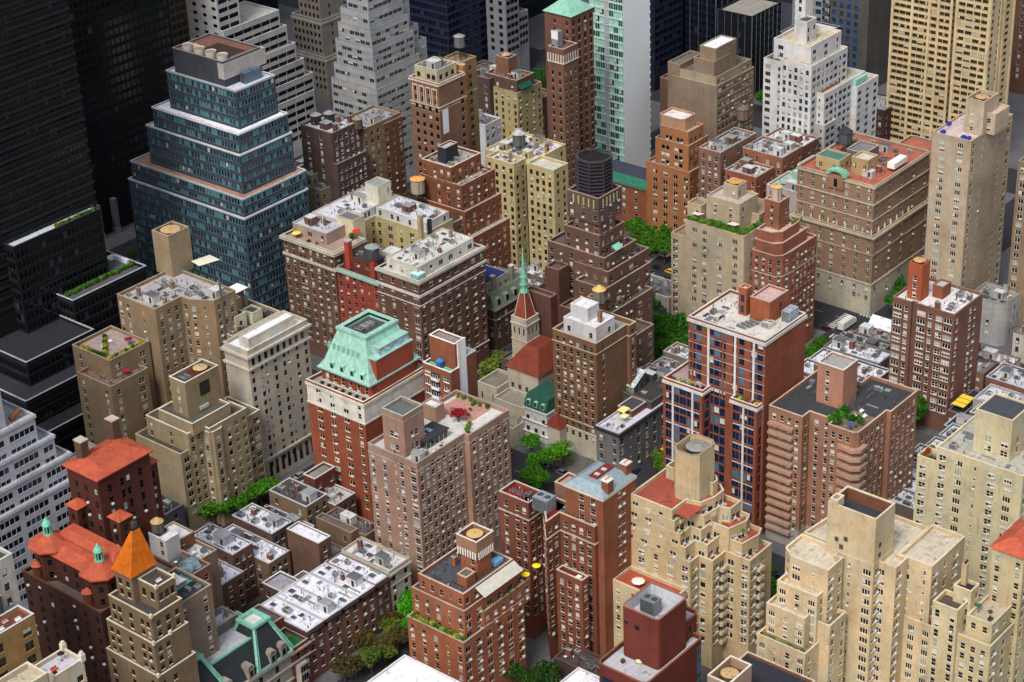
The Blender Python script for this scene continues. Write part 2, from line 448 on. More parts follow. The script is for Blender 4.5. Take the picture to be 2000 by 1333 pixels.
        for i, (p, a, wd_) in enumerate(s.balc):
            def bb(m):
                m.box(-wd_/2, wd_/2, -1.35, -.01, -.16, 0, bm_, bottom=True)
                m.box(-wd_/2, wd_/2, -1.35, -1.23, 0, 1.0, bm_); m.box(-wd_/2, -wd_/2+.12, -1.23, -.01, 0, 1.0, bm_); m.box(wd_/2-.12, wd_/2, -1.23, -.01, 0, 1.0, bm_)
            if i < 60:
                key = ('balc', round(wd_, 2), s.trim)
                if key not in WM:
                    m = MB(); bb(m); WM[key] = m.mesh('balcony')
                c = bpy.data.objects.new('balcony', WM[key]); S.collection.objects.link(c); c.parent = o
                c.location = (p[0]-ox, p[1]-oy, p[2]-oz); c.rotation_euler = (0, 0, a)
            else:
                t = MB(); bb(t); ca, sa = math.cos(a), math.sin(a); n = len(rest.v)
                rest.v.extend([(p[0]+x*ca-y*sa, p[1]+x*sa+y*ca, p[2]+z) for x, y, z in t.v]); mi = rest.mi(bm_)
                rest.f.extend([tuple(i_+n for i_ in f) for f in t.f]); rest.m.extend([mi]*len(t.f)); rest.sm.extend(t.sm)
        ob = rest.build('balcony', o)
        if ob: ob['kind'] = 'stuff'
        roofs = []; late = []
        for nm, m, lb in s.parts:
            if nm in ('chimney', 'skylight', 'vent_pipe', 'stair_head', 'conduit', 'roof_pad', 'antenna', 'duct', 'satellite_dish'): late.append((nm, m, lb)); continue
            ob = m.build(nm, o, o=s.org, label=lb)
            if nm == 'roof' and ob: roofs.append((m.v[0][2], min(p[0] for p in m.v), max(p[0] for p in m.v), min(p[1] for p in m.v), max(p[1] for p in m.v), ob))
        for nm, m, lb in late:
            if not m.f: continue
            x, y, z = m.v[0]; c = [r for r in roofs if r[1]-.5 < x < r[2]+.5 and r[3]-.5 < y < r[4]+.5 and abs(r[0]-z) < 3]
            pr_ = min(c, key=lambda r: abs(r[0]-z))[5] if c else o
            m.build(nm, pr_, o=s.org, label=lb)
        return o
def poly(h, *pts):
    """front outline (left end, corners, right end) sighted at roof height h, squared to the street grid"""
    W = [at(p, h) for p in pts]; out = [W[0]]
    for a, b in zip(W, W[1:]):
        dx, dy = b[0]-a[0], b[1]-a[1]; p = out[-1]
        if abs(dy) > 1.9*abs(dx): out.append((p[0], p[1]+dy))
        elif abs(dx) > 1.9*abs(dy): out.append((p[0]+dx, p[1]))
        else: out.append((p[0]+dx, p[1]+dy))
    return out
def close(out, yb=None, xb=None):
    L, Rr = out[0], out[-1]
    yb = max(L[1], Rr[1]+2) if yb is None else yb
    xb = Rr[0] if xb is None else xb
    if yb > L[1]+.05: out = [(L[0], yb)]+out
    if xb > Rr[0]+.05: out = out+[(xb, Rr[1])]
    out = out+[(xb, yb)]
    return out
def box(h, N, L=None, Rr=None, w=None, d=None):
    n = at(N, h)
    if d is None: d = at(L, h)[1]-n[1]
    if w is None: w = at(Rr, h)[0]-n[0]
    return rect(n[0], n[1], n[0]+w, n[1]+d)
# ---------------------------------------------------------------- roof fittings
def penthouse(b, x0, y0, x1, y1, z0, h, col=None, roofc=None, par=.35, pl='', pr='', trim=None, top=.9, fh=2.9, win=None, kind='roof'):
    """a stair head, lift room or plant room, part of its building"""
    return b.tier(rect(x0, y0, x1, y1), z0+h, z0=z0+.001, col=col, roofc=roofc, par=par, pl=pl, pr=pr, trim=trim, top=top, fh=fh, zmin=z0+.1, win=win, roofkind=kind)
def door(b, x, y, z, face='L', c='3a3d40'):
    m = b.part('door')
    if face == 'L': m.box(x-.06, x+.05, y-.5, y+.5, z+.1, z+2.2, mat('plain', c))
    else: m.box(x-.5, x+.5, y-.06, y+.05, z+.1, z+2.2, mat('plain', c))
def clutter(b, t, seed=1, n=8, ac=2, sky=2, pipes=5, chim=1, margin=1.4, cool=False, bulk=1, bcol=None, avoid=()):
    rng = random.Random(seed*977+3); z = t['z']
    x0, x1, y0, y1 = t['x0']+margin, t['x1']-margin, t['y0']+margin, t['y1']-margin
    if x1-x0 < 1 or y1-y0 < 1: return
    taken = [(a[0], a[1], a[2], a[3]) for a in avoid]
    def inpoly(x, y):
        p = t['poly']; c = False
        for i in range(len(p)):
            a, d = p[i], p[i-1]
            if (a[1] > y) != (d[1] > y) and x < (d[0]-a[0])*(y-a[1])/(d[1]-a[1])+a[0]: c = not c
        return c
    def spot(w, d):
        for _ in range(30):
            x = rng.uniform(x0, max(x0, x1-w)); y = rng.uniform(y0, max(y0, y1-d))
            if not (inpoly(x-.6, y-.6) and inpoly(x+w+.6, y+d+.6) and inpoly(x-.6, y+d+.6) and inpoly(x+w+.6, y-.6)): continue
            if all(x+w < a or x > c or y+d < e or y > f for a, e, c, f in taken):
                taken.append((x-.4, y-.4, x+w+.4, y+d+.4)); return x, y
        return None
    area = (x1-x0)*(y1-y0); pipes = int(pipes*1.5)+int(area/40); ac = ac+int(area/120)
    for i in range(bulk):
        w, d, h = rng.uniform(2.4, 3.6), rng.uniform(3, 4.6), rng.uniform(2.3, 2.9)
        p = spot(w, d)
        if p:
            m = b.part('stair_head'); c = bcol or rng.choice([b.col, 'c9c7c0', 'b8b4aa'])
            m.box(p[0], p[0]+w, p[1], p[1]+d, z+.001, z+h, mat('wall', c), top=mat('roof', rng.choice(['5c6066', 'c4c6c8', '8c8f92'])))
            m.box(p[0]-.1, p[0]+w+.1, p[1]-.1, p[1]+d+.1, z+h-.02, z+h+.12, mat('wall', b.trim), top=mat('roof', rng.choice(['5c6066', 'c4c6c8', '8c8f92'])))
            m.box(p[0]-.05, p[0]+.05, p[1]+.6, p[1]+1.6, z+.1, z+2.1, mat('plain', '33363a'))
    for i in range(chim):
        p = spot(.9, 1.3)
        if p:
            m = b.part('chimney'); h = rng.uniform(1.6, 3); w = rng.uniform(.7, 1.1); d = rng.uniform(.8, 1.8)
            m.box(p[0], p[0]+w, p[1], p[1]+d, z+.001, z+h, mat('wall', rng.choice([b.col, '7d4a3c', '8c7f70'])))
            m.box(p[0]-.08, p[0]+w+.08, p[1]-.08, p[1]+d+.08, z+h, z+h+.15, mat('wall', 'a8a49a'))
            k = 2
            for j in range(k): m.cyl(p[0]+w/2, p[1]+d*(j+.7)/(k+.4), z+h+.15, z+h+.6, .16, .13, mat('plain', '6b4436'), 7)
    for i in range(sky):
        w, d = rng.uniform(1, 1.6), rng.uniform(1.4, 2.4); p = spot(w, d)
        if p:
            m = b.part('skylight')
            m.box(p[0], p[0]+w, p[1], p[1]+d, z+.001, z+.4, mat('metal', '8d9092'))
            m.box(p[0]+.12, p[0]+w-.12, p[1]+.12, p[1]+d-.12, z+.4, z+.46, mat('glass', '2c3538'))
            m.tube((p[0]+w/2, p[1], z+.48), (p[0]+w/2, p[1]+d, z+.48), .05, mat('metal', '8d9092'), 4)
    for i in range(pipes):
        p = spot(.3, .3)
        if p:
            m = b.part('vent_pipe'); h = rng.uniform(.5, 1.5); c = rng.choice(['9a9c9e', '3d4043', 'c2c2be', '6e5c50'])
            m.cyl(p[0], p[1], z+.001, z+h, .12, .12, mat('metal', c), 7)
            if rng.random() < .5: m.cyl(p[0], p[1], z+h, z+h+.2, .25, .05, mat('metal', c), 8)
    for i in range(ac):
        w, d = rng.uniform(1.0, 1.9), rng.uniform(1.2, 2.6); p = spot(w, d)
        if p: ac_unit(p[0], p[1], z, w, d, rng.uniform(.9, 1.5), 'air conditioning unit on the roof of the '+b.short, 'air conditioning units on the roof of the '+b.short, rng)
    if rng.random() < .7:
        p = spot(.2, .2)
        if p:
            m = b.part('antenna'); h = rng.uniform(2, 4); g = mat('metal', '8f8f8c')
            m.tube((p[0], p[1], z), (p[0], p[1], z+h), .04, g, 4); m.tube((p[0]-.5, p[1], z+h*.9), (p[0]+.5, p[1], z+h*.9), .03, g, 4); m.tube((p[0]-.35, p[1], z+h*.75), (p[0]+.35, p[1], z+h*.75), .03, g, 4)
    for i in range(1+int(area/110)):
        p = spot(1.2, 1.2)
        if p:
            m = b.part('roof_pad'); w_ = rng.uniform(.8, 3.2); d_ = rng.uniform(.8, 2.6); m.box(p[0]-.3, min(p[0]-.3+w_, x1), p[1]-.3, min(p[1]-.3+d_, y1), z+.002, z+.03+.01*i, mat('roof', rng.choice(['3c3e42', '6c6e70', '54504c', '8a8c8e'])))
    for i in range(1+int(area/90)):
        if rng.random() < .6:
            ya = rng.uniform(y0, y1); xa = rng.uniform(x0, x1); ln = rng.uniform(2, 6)
            if inpoly(xa, ya) and inpoly(min(xa+ln, x1), ya):
                m = b.part('conduit'); m.tube((xa, ya, z+.15), (min(xa+ln, x1), ya, z+.15), .07, mat('metal', rng.choice(['2c2e30', 'a4a6a8'])), 5)
        else:
            ya = rng.uniform(y0, y1); xa = rng.uniform(x0, x1); ln = rng.uniform(2, 6)
            if inpoly(xa, ya) and inpoly(xa, min(ya+ln, y1)):
                m = b.part('conduit'); m.tube((xa, ya, z+.15), (xa, min(ya+ln, y1), z+.15), .07, mat('metal', rng.choice(['2c2e30', 'a4a6a8'])), 5)
    if rng.random() < .5:
        p = spot(.8, .8)
        if p:
            m = b.part('satellite_dish'); m.tube((p[0], p[1], z), (p[0], p[1], z+.9), .06, mat('metal', '8c8c8c'), 5); m.cyl(p[0], p[1], z+.9, z+1.15, .1, .5, mat('plain', 'd0d0d0'), 10)
    if rng.random() < .8:   # a run of duct or conduit
        p = spot(.4, 4)
        if p:
            m = b.part('duct'); m.box(p[0], p[0]+.35, p[1], p[1]+4, z+.15, z+.5, mat('metal', 'a4a6a8')); m.box(p[0], p[0]+.35, p[1], p[1]+.3, z+.001, z+.15, mat('metal', '6f7173')); m.box(p[0], p[0]+.35, p[1]+3.6, p[1]+3.9, z+.001, z+.15, mat('metal', '6f7173'))
def ac_unit(x, y, z, w, d, h, label, group, rng=None, c=None, fans=1):
    rng = rng or random.Random(int(x*13+y*7))
    c = c or rng.choice(['a9acae', 'c3c4c2', '8a8d90', 'b4b1a8'])
    t = thing('air_conditioner', label, 'air conditioner', (x, y, z), group)
    m = MB(); g = mat('metal', c); dk = mat('metal', '3c4043')
    m.box(x, x+w, y, y+d, z+.2, z+h, g, bottom=True)
    for a in (x+.08, x+w-.18):
        for e in (y+.08, y+d-.18): m.box(a, a+.1, e, e+.1, z, z+.2, dk)
    for i in range(int(h/.22)): m.box(x-.02, x, y+.15, y+d-.15, z+.3+i*.2, z+.4+i*.2, dk)
    m.build('casing', t)
    n = max(1, int(d/1.2)) if fans == 1 else fans
    for i in range(n):
        f = MB(); r = min(w, d/n)*.36; cx, cy = x+w/2, y+d*(i+.5)/n
        f.cyl(cx, cy, z+h, z+h+.14, r, r, g, 12, top=dk); f.box(cx-r, cx+r, cy-.03, cy+.03, z+h+.141, z+h+.17, g); f.box(cx-.03, cx+.03, cy-r, cy+r, z+h+.141, z+h+.17, g)
        f.build('fan', t)
    return t
def tank(x, y, z, r, h, legs, label, wood='8d7b66', cap='b8a488', steel='2c2e31', group=None, cone=.42):
    t = thing('water_tank', label, 'water tank', (x, y, z), group)
    if legs > 0:
        m = MB(); g = mat('metal', steel)
        for sx in (-1, 1):
            for sy in (-1, 1):
                m.tube((x+sx*r*.75, y+sy*r*.75, z), (x+sx*r*.7, y+sy*r*.7, z+legs), .11, g, 5)
        for k in (0, 1):
            for i in range(4):
                P = [(-1, -1), (1, -1), (1, 1), (-1, 1)]; a, b_ = P[i], P[(i+1) % 4]
                m.tube((x+a[0]*r*.74, y+a[1]*r*.74, z+.1), (x+b_[0]*r*.71, y+b_[1]*r*.71, z+legs-.1), .05, g, 4) if k else m.tube((x+a[0]*r*.71, y+a[1]*r*.71, z+legs), (x+b_[0]*r*.71, y+b_[1]*r*.71, z+legs), .13, g, 4)
        m.box(x-r*1.05, x+r*1.05, y-r*1.05, y+r*1.05, z+legs, z+legs+.12, g, bottom=True)
        m.build('stand', t)
    z0 = z+legs+(.13 if legs > 0 else 0)
    m = MB(); wd_ = mat('wall', wood); n = 20
    m.cyl(x, y, z0, z0+h, r, r*.95, wd_, n, cap=False)
    for i in range(5):
        zz = z0+h*(.12+.19*i); rr = r*(1-.05*(zz-z0)/h)+.03
        m.cyl(x, y, zz, zz+.08, rr, rr, mat('metal', '4a443e'), n, cap=False)
    m.build('barrel', t)
    m = MB(); m.cyl(x, y, z0+h, z0+h+r*cone*2, r*1.08, .001, mat('roof', cap), n, cap=False); m.cyl(x, y, z0+h-.05, z0+h, r*1.08, r*1.08, mat('roof', cap), n)
    m.cyl(x, y, z0+h+r*cone*2-.1, z0+h+r*cone*2+.25, .14, .1, mat('metal', '55524c'), 6)
    m.build('conical_roof', t)
    m = MB(); g = mat('metal', steel)
    a = -math.pi*.72; lx, ly = x+(r+.15)*math.cos(a), y+(r+.15)*math.sin(a)
    for o in (-.2, .2): m.tube((lx+o, ly-o*.3, z), (lx+o, ly-o*.3, z0+h), .03, g, 4)
    for i in range(int((z0+h-z)/.5)): m.tube((lx-.2, ly+.06, z+.3+i*.5), (lx+.2, ly-.06, z+.3+i*.5), .025, g, 4)
    m.build('ladder', t)
    return t
def plinth(): pass
# ---------------------------------------------------------------- planting
def leaf_cloud(m, cx, cy, cz, rx, ry, rz, n, s, mt, rng):
    for _ in range(n):
        while True:
            a = (rng.uniform(-1, 1), rng.uniform(-1, 1), rng.uniform(-1, 1)); d = a[0]**2+a[1]**2+a[2]**2
            if .12 < d < 1: break
        k = d**.5; k = (k**.5)/k
        p = Vector((cx+a[0]*rx*k, cy+a[1]*ry*k, cz+a[2]*rz*k))
        u = Vector((rng.gauss(0, 1), rng.gauss(0, 1), rng.gauss(0, .6))).normalized(); v = u.orthogonal().normalized()
        w = (u.cross(v)*math.sin(rng.random()*6.3)+v*math.cos(rng.random()*6.3)).normalized()
        e = s*rng.uniform(.6, 1.3)
        m.face([tuple(p-u*e-w*e*.6), tuple(p+u*e-w*e*.5), tuple(p+u*e*.8+w*e*.6), tuple(p-u*e*.9+w*e*.5)], mt)
TREES = {}
def tree_proto(kind, leaf, h=11, r=4.5, seed=1, n=2600, ls=.25):
    key = (kind, leaf, h, r, seed)
    if key in TREES: return TREES[key]
    rng = random.Random(seed); bark = mat('plain', '4a3d32')
    t = MB(); t.tube((0, 0, 0), (.1, 0, h*.4), .28, bark, 8, .2); tips = []
    for i in range(8):
        a = i*2.4+rng.random(); L = r*rng.uniform(.55, .9); z0 = h*rng.uniform(.28, .45)
        e = (math.cos(a)*L*.6, math.sin(a)*L*.6, z0+h*rng.uniform(.15, .3)); t.tube((0.05, 0, z0), e, .12, bark, 5, .07)
        e2 = (math.cos(a+.3)*L, math.sin(a+.3)*L, e[2]+h*rng.uniform(.05, .22)); t.tube(e, e2, .07, bark, 4, .03); tips.append(e2)
        e3 = (math.cos(a-.5)*L*.8, math.sin(a-.5)*L*.8, e[2]+h*rng.uniform(.1, .25)); t.tube(e, e3, .06, bark, 4, .02); tips.append(e3)
    tips += [(rng.uniform(-1, 1), rng.uniform(-1, 1), h*.85), (rng.uniform(-1.5, 1.5), rng.uniform(-1.5, 1.5), h*.75), (0, 0, h*.62)]
    c = MB(); lm = mat('leaf', leaf)
    for e in tips:
        k = rng.uniform(.8, 1.3)*r*.34
        leaf_cloud(c, e[0], e[1], min(e[2], h*.9), k, k, k*.75, n//len(tips), ls, lm, rng)
    TREES[key] = (t.mesh('trunk'), c.mesh('crown')); return TREES[key]
def tree(x, y, label, group=None, leaf='4c8420', h=11, r=4.5, seed=1, rz=0, s=1, z=0, n=1500, ls=.34):
    a, c = tree_proto('t', leaf, h, r, seed, n, ls)
    o = thing('tree', label, 'tree', (x, y, z), group); o.rotation_euler = (0, 0, rz); o.scale = (s, s, s)
    for nm, me in (('trunk', a), ('crown', c)):
        ob = bpy.data.objects.new(nm, me); S.collection.objects.link(ob); ob.parent = o
    return o
SHR = {}
def shrub(x, y, z, label, group, leaf='4a7a26', r=.9, h=1.4, seed=0, pot=True, cat='shrub', name='potted_shrub'):
    key = (leaf, round(r, 1), round(h, 1), pot, seed % 4)
    if key not in SHR:
        rng = random.Random(str(key)); p = MB()
        if pot: p.box(-r*.45, r*.45, -r*.45, r*.45, 0, .45, mat('plain', rng.choice(['6a4a38', '75726a', '4b4640'])))
        else: p.tube((0, 0, 0), (0, 0, h*.5), .08, mat('plain', '4a3d32'), 5)
        c = MB()
        for _ in range(4): leaf_cloud(c, rng.uniform(-.3, .3)*r, rng.uniform(-.3, .3)*r, .4+h*rng.uniform(.35, .6), r*.7, r*.7, h*.4, 55, .17, mat('leaf', leaf), rng)
        SHR[key] = (p.mesh('planter' if pot else 'stem'), c.mesh('foliage'), 'planter' if pot else 'stem')
    a, c, nm = SHR[key]
    o = thing(name, label, cat, (x, y, z), group); o.rotation_euler = (0, 0, (seed*1.7) % 6.28)
    for n_, me in ((nm, a), ('foliage', c)):
        ob = bpy.data.objects.new(n_, me); S.collection.objects.link(ob); ob.parent = o
    return o
def shrub_row(pts, z, label, group, leafs=('4a7a26', '3d6a22', '6f9a30'), r=.8, h=1.3, seed=0):
    rng = random.Random(seed)
    for i, (x, y) in enumerate(pts): shrub(x+rng.uniform(-.3, .3), y+rng.uniform(-.3, .3), z, label, group, rng.choice(leafs), r, h, i)
def line_pts(x0, y0, x1, y1, step):
    L = math.hypot(x1-x0, y1-y0); n = max(1, int(L/step)); return [(x0+(x1-x0)*i/n, y0+(y1-y0)*i/n) for i in range(n+1)]
def umbrella(x, y, z, c, label, r=1.5, group=None):
    t = thing('parasol', label, 'parasol', (x, y, z), group)
    m = MB(); m.tube((x, y, z), (x, y, z+2.4), .05, mat('metal', '777777'), 6); m.cyl(x, y, z, z+.12, .35, .3, mat('plain', '555555'), 8); m.build('pole', t)
    m = MB(); m.cyl(x, y, z+2.0, z+2.6, r, .02, mat('plain', c), 8, cap=False); m.cyl(x, y, z+1.95, z+2.0, r*.98, r, mat('plain', c), 8, cap=False); m.build('canopy', t)
def table_set(x, y, z, label, group, c='4a4036'):
    t = thing('garden_table', label, 'table', (x, y, z), group)
    m = MB(); m.cyl(x, y, z+.68, z+.74, .6, .6, mat('plain', c), 12); m.build('tabletop', t)
    m = MB(); m.tube((x, y, z), (x, y, z+.68), .06, mat('plain', c), 6); m.cyl(x, y, z, z+.05, .3, .3, mat('plain', c), 8); m.build('pedestal', t)
def bench(x, y, z, label, group, c='3a302a', rz=0):
    t = thing('lounge_chair', label, 'chair', (x, y, z), group)
    w = mat('plain', c)
    m = MB(); m.box(x-.8, x+.8, y-.35, y+.35, z+.25, z+.42, w, bottom=True); m.build('seat', t)
    m = MB(); m.box(x-.8, x+.8, y+.35, y+.47, z+.25, z+.85, w, bottom=True); m.build('backrest', t)
    for a in (-.72, .64):
        for e in (-.3, .26):
            m = MB(); m.box(x+a, x+a+.08, y+e, y+e+.08, z, z+.25, w); m.build('leg', t)
# ---------------------------------------------------------------- vehicles
def car_proto(c, taxi=False, van=False):
    o = thing('parked_car', 'x', 'car', (0, 0, 0)); P = mat('paint', c); G = mat('glass', '101418'); L = 4.6; W = .9
    m = MB(); H = 1.0 if not van else 1.3
    secs = []
    for x, z0, z1, w in ((-L/2, .45, .72, .72), (-L/2+.25, .32, .85, .84), (-1.2, .28, .93, .9), (.9, .28, .95, .9), (L/2-.5, .3, .86, .85), (L/2, .42, .66, .7)):
        secs.append([(x, -w, z0), (x, -w, (z0+z1)/2), (x, -w*.94, z1), (x, w*.94, z1), (x, w, (z0+z1)/2), (x, w, z0)])
    m.loft(secs, P); m.face(list(reversed(secs[0])), P); m.build('body', o)
    m = MB(); zr = 1.45 if not van else 1.9; xa, xb = (-1.15, 1.25) if not van else (-1.5, 2.1)
    lo = [(xa, -.8, .9), (xb+.35, -.8, .9), (xb+.35, .8, .9), (xa, .8, .9)]; lo[0] = (xa-.35, -.8, .9); lo[3] = (xa-.35, .8, .9)
    hi = [(xa+.3, -.66, zr), (xb-.15, -.66, zr), (xb-.15, .66, zr), (xa+.3, .66, zr)]
    m.loft([lo, hi], G, cap=False); m.build('windows', o)
    m = MB(); m.prism([(h[0], h[1]) for h in hi], zr-.005, zr+.06, P); m.build('cabin_roof', o)
    for sx in (-1.4, 1.4):
        for sy in (-1, 1):
            m = MB(); cy = sy*.84
            ring = lambda y, r: [(sx+r*math.cos(k*.628), y, .33+r*math.sin(k*.628)) for k in range(10)]
            m.loft([ring(cy-.1*sy*-1, .33), ring(cy+.1*sy, .33)], mat('plain', '16171a')); m.face(ring(cy+.1*sy, .33), mat('plain', '16171a')); m.face(ring(cy+.11*sy, .18), mat('metal', '9a9da0')); m.build('wheel', o)
    for sy in (-.6, .6):
        m = MB(); m.box(-L/2-.01, -L/2+.12, sy-.16, sy+.16, .55, .7, mat('plain', 'dcdcd8')); m.build('headlight', o)
        m = MB(); m.box(L/2-.1, L/2+.01, sy-.14, sy+.14, .52, .66, mat('plain', '7a1512')); m.build('tail_light', o)
    if taxi:
        m = MB(); m.box(-.15, .15, -.3, .3, zr+.06, zr+.2, mat('plain', 'e8e4d0')); m.build('roof_sign', o)
    return o
# ================================================================ THE CITY
def B(short, label, col, name='apartment_building', **k):
    b = Bld(name, label, col, **k); b.short = short; return b
CREAMW = ('e6e2d6', '14181c', None)
# ---------- west block between the two cross streets: pink slab, red mansard block, row houses
b = B('pinkish brown slab', 'long pinkish brown brick apartment slab with a square stair tower and dark glass penthouse', 'a07868', trim='a89084', roofc='c9c6c0', pl='=n.n.sn.d', pr='=d.d.s.dndns.ddns.d.n', fh=3.0, win=('cfd0c8', '141c20', 'b9a79a'), var=(.5, .14, .16, .1, .1))
P = close(poly(47, (12, 870, 799), (12, 1215, 985), (12, 1610, 757), (12, 1640, 775), (12, 1990, 590)), yb=362.5)
t = b.tier(P, 47, par=1.3, band=[(44.2, .35, .12, 'ab9689')])
T1 = t; n = at((12, 1145, 575), 60)
tw = penthouse(b, n[0], n[1], n[0]+8.6, n[1]+8.4, t['z'], 13.5, roofc='5b625f', par=.8, pl='=.dd.', pr='=.nn.', trim='9fb0a0', top=5, fh=3.6)
b.band(tw['poly'], 57.2, .3, .08)
g = at((12, 1335, 850), 46)
m = b.part('glazed_penthouse'); m.box(g[0], g[0]+9.5, g[1]+.4, g[1]+6.2, t['z'], t['z']+2.6, mat('glass', '1c2226')); m.box(g[0]-.3, g[0]+9.9, g[1], g[1]+6.6, t['z']+2.6, t['z']+2.9, mat('roof', '34373c'))
for i in range(6): m.box(g[0]+i*1.85, g[0]+i*1.85+.15, g[1]+.3, g[1]+.42, t['z'], t['z']+2.6, mat('metal', 'b9bbb8'))
for i in range(2):
    m = b.part('skylight'); m.box(g[0]+2+i*2.6, g[0]+3.4+i*2.6, g[1]+3, g[1]+5.2, t['z']+2.9, t['z']+3.1, mat('metal', 'b9bbb8')); m.box(g[0]+2.15+i*2.6, g[0]+3.25+i*2.6, g[1]+3.15, g[1]+5.05, t['z']+3.1, t['z']+3.13, mat('glass', '6a86a0'))
penthouse(b, g[0]+13, g[1]+8, g[0]+17, g[1]+13.5, t['z'], 5, roofc='d0cec6', par=.3, col='9a7260')
tr = b.part('roof_terrace'); x0, y0 = g[0]+25, t['y0']+2.5; tr.box(t['x1']-11, t['x1']-1, t['y0']+6, t['y1']-2, t['z']+.001, t['z']+.06, mat('roof', 'b08476'))
tree(g[0]+17.6, g[1]+3.4, 'small deep red maple growing on the roof of the pinkish brown slab', leaf='8a1024', h=4.6, r=2.4, seed=7, z=t['z'], n=900, ls=.2)
shrub_row(line_pts(t['x1']-16, t['y0']+2.2, t['x1']-12.5, t['y0']+5, 1.2), t['z'], 'leafy potted shrub on the terrace of the pinkish brown slab', 'potted shrubs on the pinkish brown slab', leafs=('7f9a2c', '5a8a2a', 'a8902c'))
shrub_row(line_pts(t['x1']-1.6, t['y0']+7, t['x1']-1.6, t['y1']-2, 2), t['z'], 'leafy potted shrub on the terrace of the pinkish brown slab', 'potted shrubs on the pinkish brown slab')
for i in range(3): table_set(t['x1']-8+i*2.6, t['y0']+9+i*1.4, t['z']+.06, 'round table on the pink paved terrace of the pinkish brown slab', 'round tables on the pink terrace')
clutter(b, dict(t, x1=t['x0']+16), 11, ac=2, pipes=5, sky=0, avoid=[(tw['x0'], tw['y0'], tw['x1'], tw['y1']), (g[0]-.5, g[1]-.5, g[0]+10, g[1]+7)])
PINK = b
b = B('red block with mint mansard', 'tall red brick hotel block crowned by a mint green copper mansard', '93402e', trim='dcd2bd', roofc='9a928a', pl='=.d.D.d.n', pr='', fh=3.2, win=('d9d0b8', '1b1a1a', 'cdbf9f'), W={'d': (2.1, 1.55, .9, 2, 1), 'D': (2.1, 1.55, .9, 2, 1)}, zones=[(38.8, 45.8, 'dfd8c8')])
P = close(poly(46.5, (12, 390, 300), (12, 805, 500), (12, 925, 440)), xb=at((12, 1290, 245), 42)[0], yb=403)
t = b.tier(P, 46.5, par=1.1, top=1.2, band=[(44.9, .9, .35, 'd6cdb9'), (38.6, .5, .2, 'd6cdb9')])
RX, RY = t['x0'], t['y0']
# attic storey and mansard
ax0, ay0, ax1, ay1 = RX+4.2, RY+.3, t['x1']-5, 402
a = b.tier(rect(ax0, ay0, ax1, ay1), 50.4, z0=t['z'], par=0, pl='=tttttt', pr='', top=.5, fh=3.6, col='8f3526', zmin=t['z']-.5)
m = b.part('mansard_roof'); mn = mat('patina', 'a2cab6'); zb, zt_ = 50.4, 63
bx = [(ax0-.9, ay1+.2), (ax0-.9, ay0-.1), (ax1+.5, ay0-.1), (ax1+.5, ay1+.2)]; tx = [(ax0+3.6, ay1-5), (ax0+3.6, ay0+4.5), (ax1-3.6, ay0+4.5), (ax1-3.6, ay1-5)]
m.ring(inset(bx, -.35), inset(bx, .2), zb-.25, zb+.25, mn)
def rr(p, z): return [(x, y, z) for x, y in p]
def lerp2(A, B_, f): return [(a_[0]+(b_[0]-a_[0])*f, a_[1]+(b_[1]-a_[1])*f) for a_, b_ in zip(A, B_)]
m.loft([rr(bx, zb+.25), rr(lerp2(bx, tx, .3), zb+2.6), rr(tx, zt_)], mn, cap=False)
m.ring(inset(tx, -.5), inset(tx, 1.2), zt_, zt_+.7, mn)
m.face([(p[0], p[1], zt_-.8) for p in inset(tx, 1.2)], mat('roof', '474c4f'))
ii = inset(tx, 1.2)
for i in range(4):
    p0, p1 = ii[(i+1) % 4], ii[i]; m.face([(p0[0], p0[1], zt_-.8), (p1[0], p1[1], zt_-.8), (p1[0], p1[1], zt_+.7), (p0[0], p0[1], zt_+.7)], mn)
for k, yy in enumerate((ay0+3.2, ay0+7.4, ay0+11.6, ay0+15.8)):      # dormers
    d = b.part('dormer'); f = .18; xf = ax0-.9+4.5*f
    d.box(xf-.5, xf+1.6, yy-.75, yy+.75, zb+.6, zb+2.9, mn); d.box(xf-.56, xf-.5, yy-.5, yy+.5, zb+1.0, zb+2.5, mat('glass', '1c2224'))
    d.cyl(xf+.3, yy, zb+2.9, zb+3.5, .95, .25, mn, 10)
for k in range(7):
    d = b.part('louvre'); yy = ay0+6+k*2.0; z_ = 57.5; f = .3+.7*(z_-zb-2.6)/(zt_-zb-2.6); xf = ax0-.9+4.5*f
    d.loft([[(xf-.28, yy, z_-.9), (xf-.28, yy+1.2, z_-.9), (xf+.2, yy+1.2, z_-.9), (xf+.2, yy, z_-.9)], [(xf+.12, yy, z_+.9), (xf+.12, yy+1.2, z_+.9), (xf+.6, yy+1.2, z_+.9), (xf+.6, yy, z_+.9)]], mat('plain', '6f9c8a'))
d = b.part('brick_gable'); d.box(ax0+2.5, ax1-2, ay0-.12, ay0+3.4, t['z'], 57.5, mat('wall', '9c3c2a')); d.box(ax0+2.3, ax1-1.8, ay0-.3, ay0+3.6, 57.5, 57.8, mn)
d.box(ax0+5, ax1-3, ay0+.6, ay0+3.3, 57.8, 60.2, mat('glass', '8aa0a8')); d.box(ax0+4.8, ax1-2.8, ay0+.4, ay0+3.6, 60.2, 60.5, mn)
for i in range(3): ac_unit(ax0+6+i*2.4, ay0+9, zt_-.8, 1.8, 2.6, 1.3, 'grey air conditioning unit sunk in the top of the mint mansard', 'air conditioning units in the mint mansard')
for i in range(7):
    yy = RY+2.2+i*2.9; m = b.part('terrace_planter'); m.cyl(RX+2.4, yy, t['z'], t['z']+.6, .55, .62, mat('plain', '26231f'), 9)
d = b.part('terrace_light')
for i in range(6): d.box(ax0-.2, ax0, ay0+1.6+i*3.3, ay0+1.9+i*3.3, 49.6, 50, mat('plain', 'e8b070'))
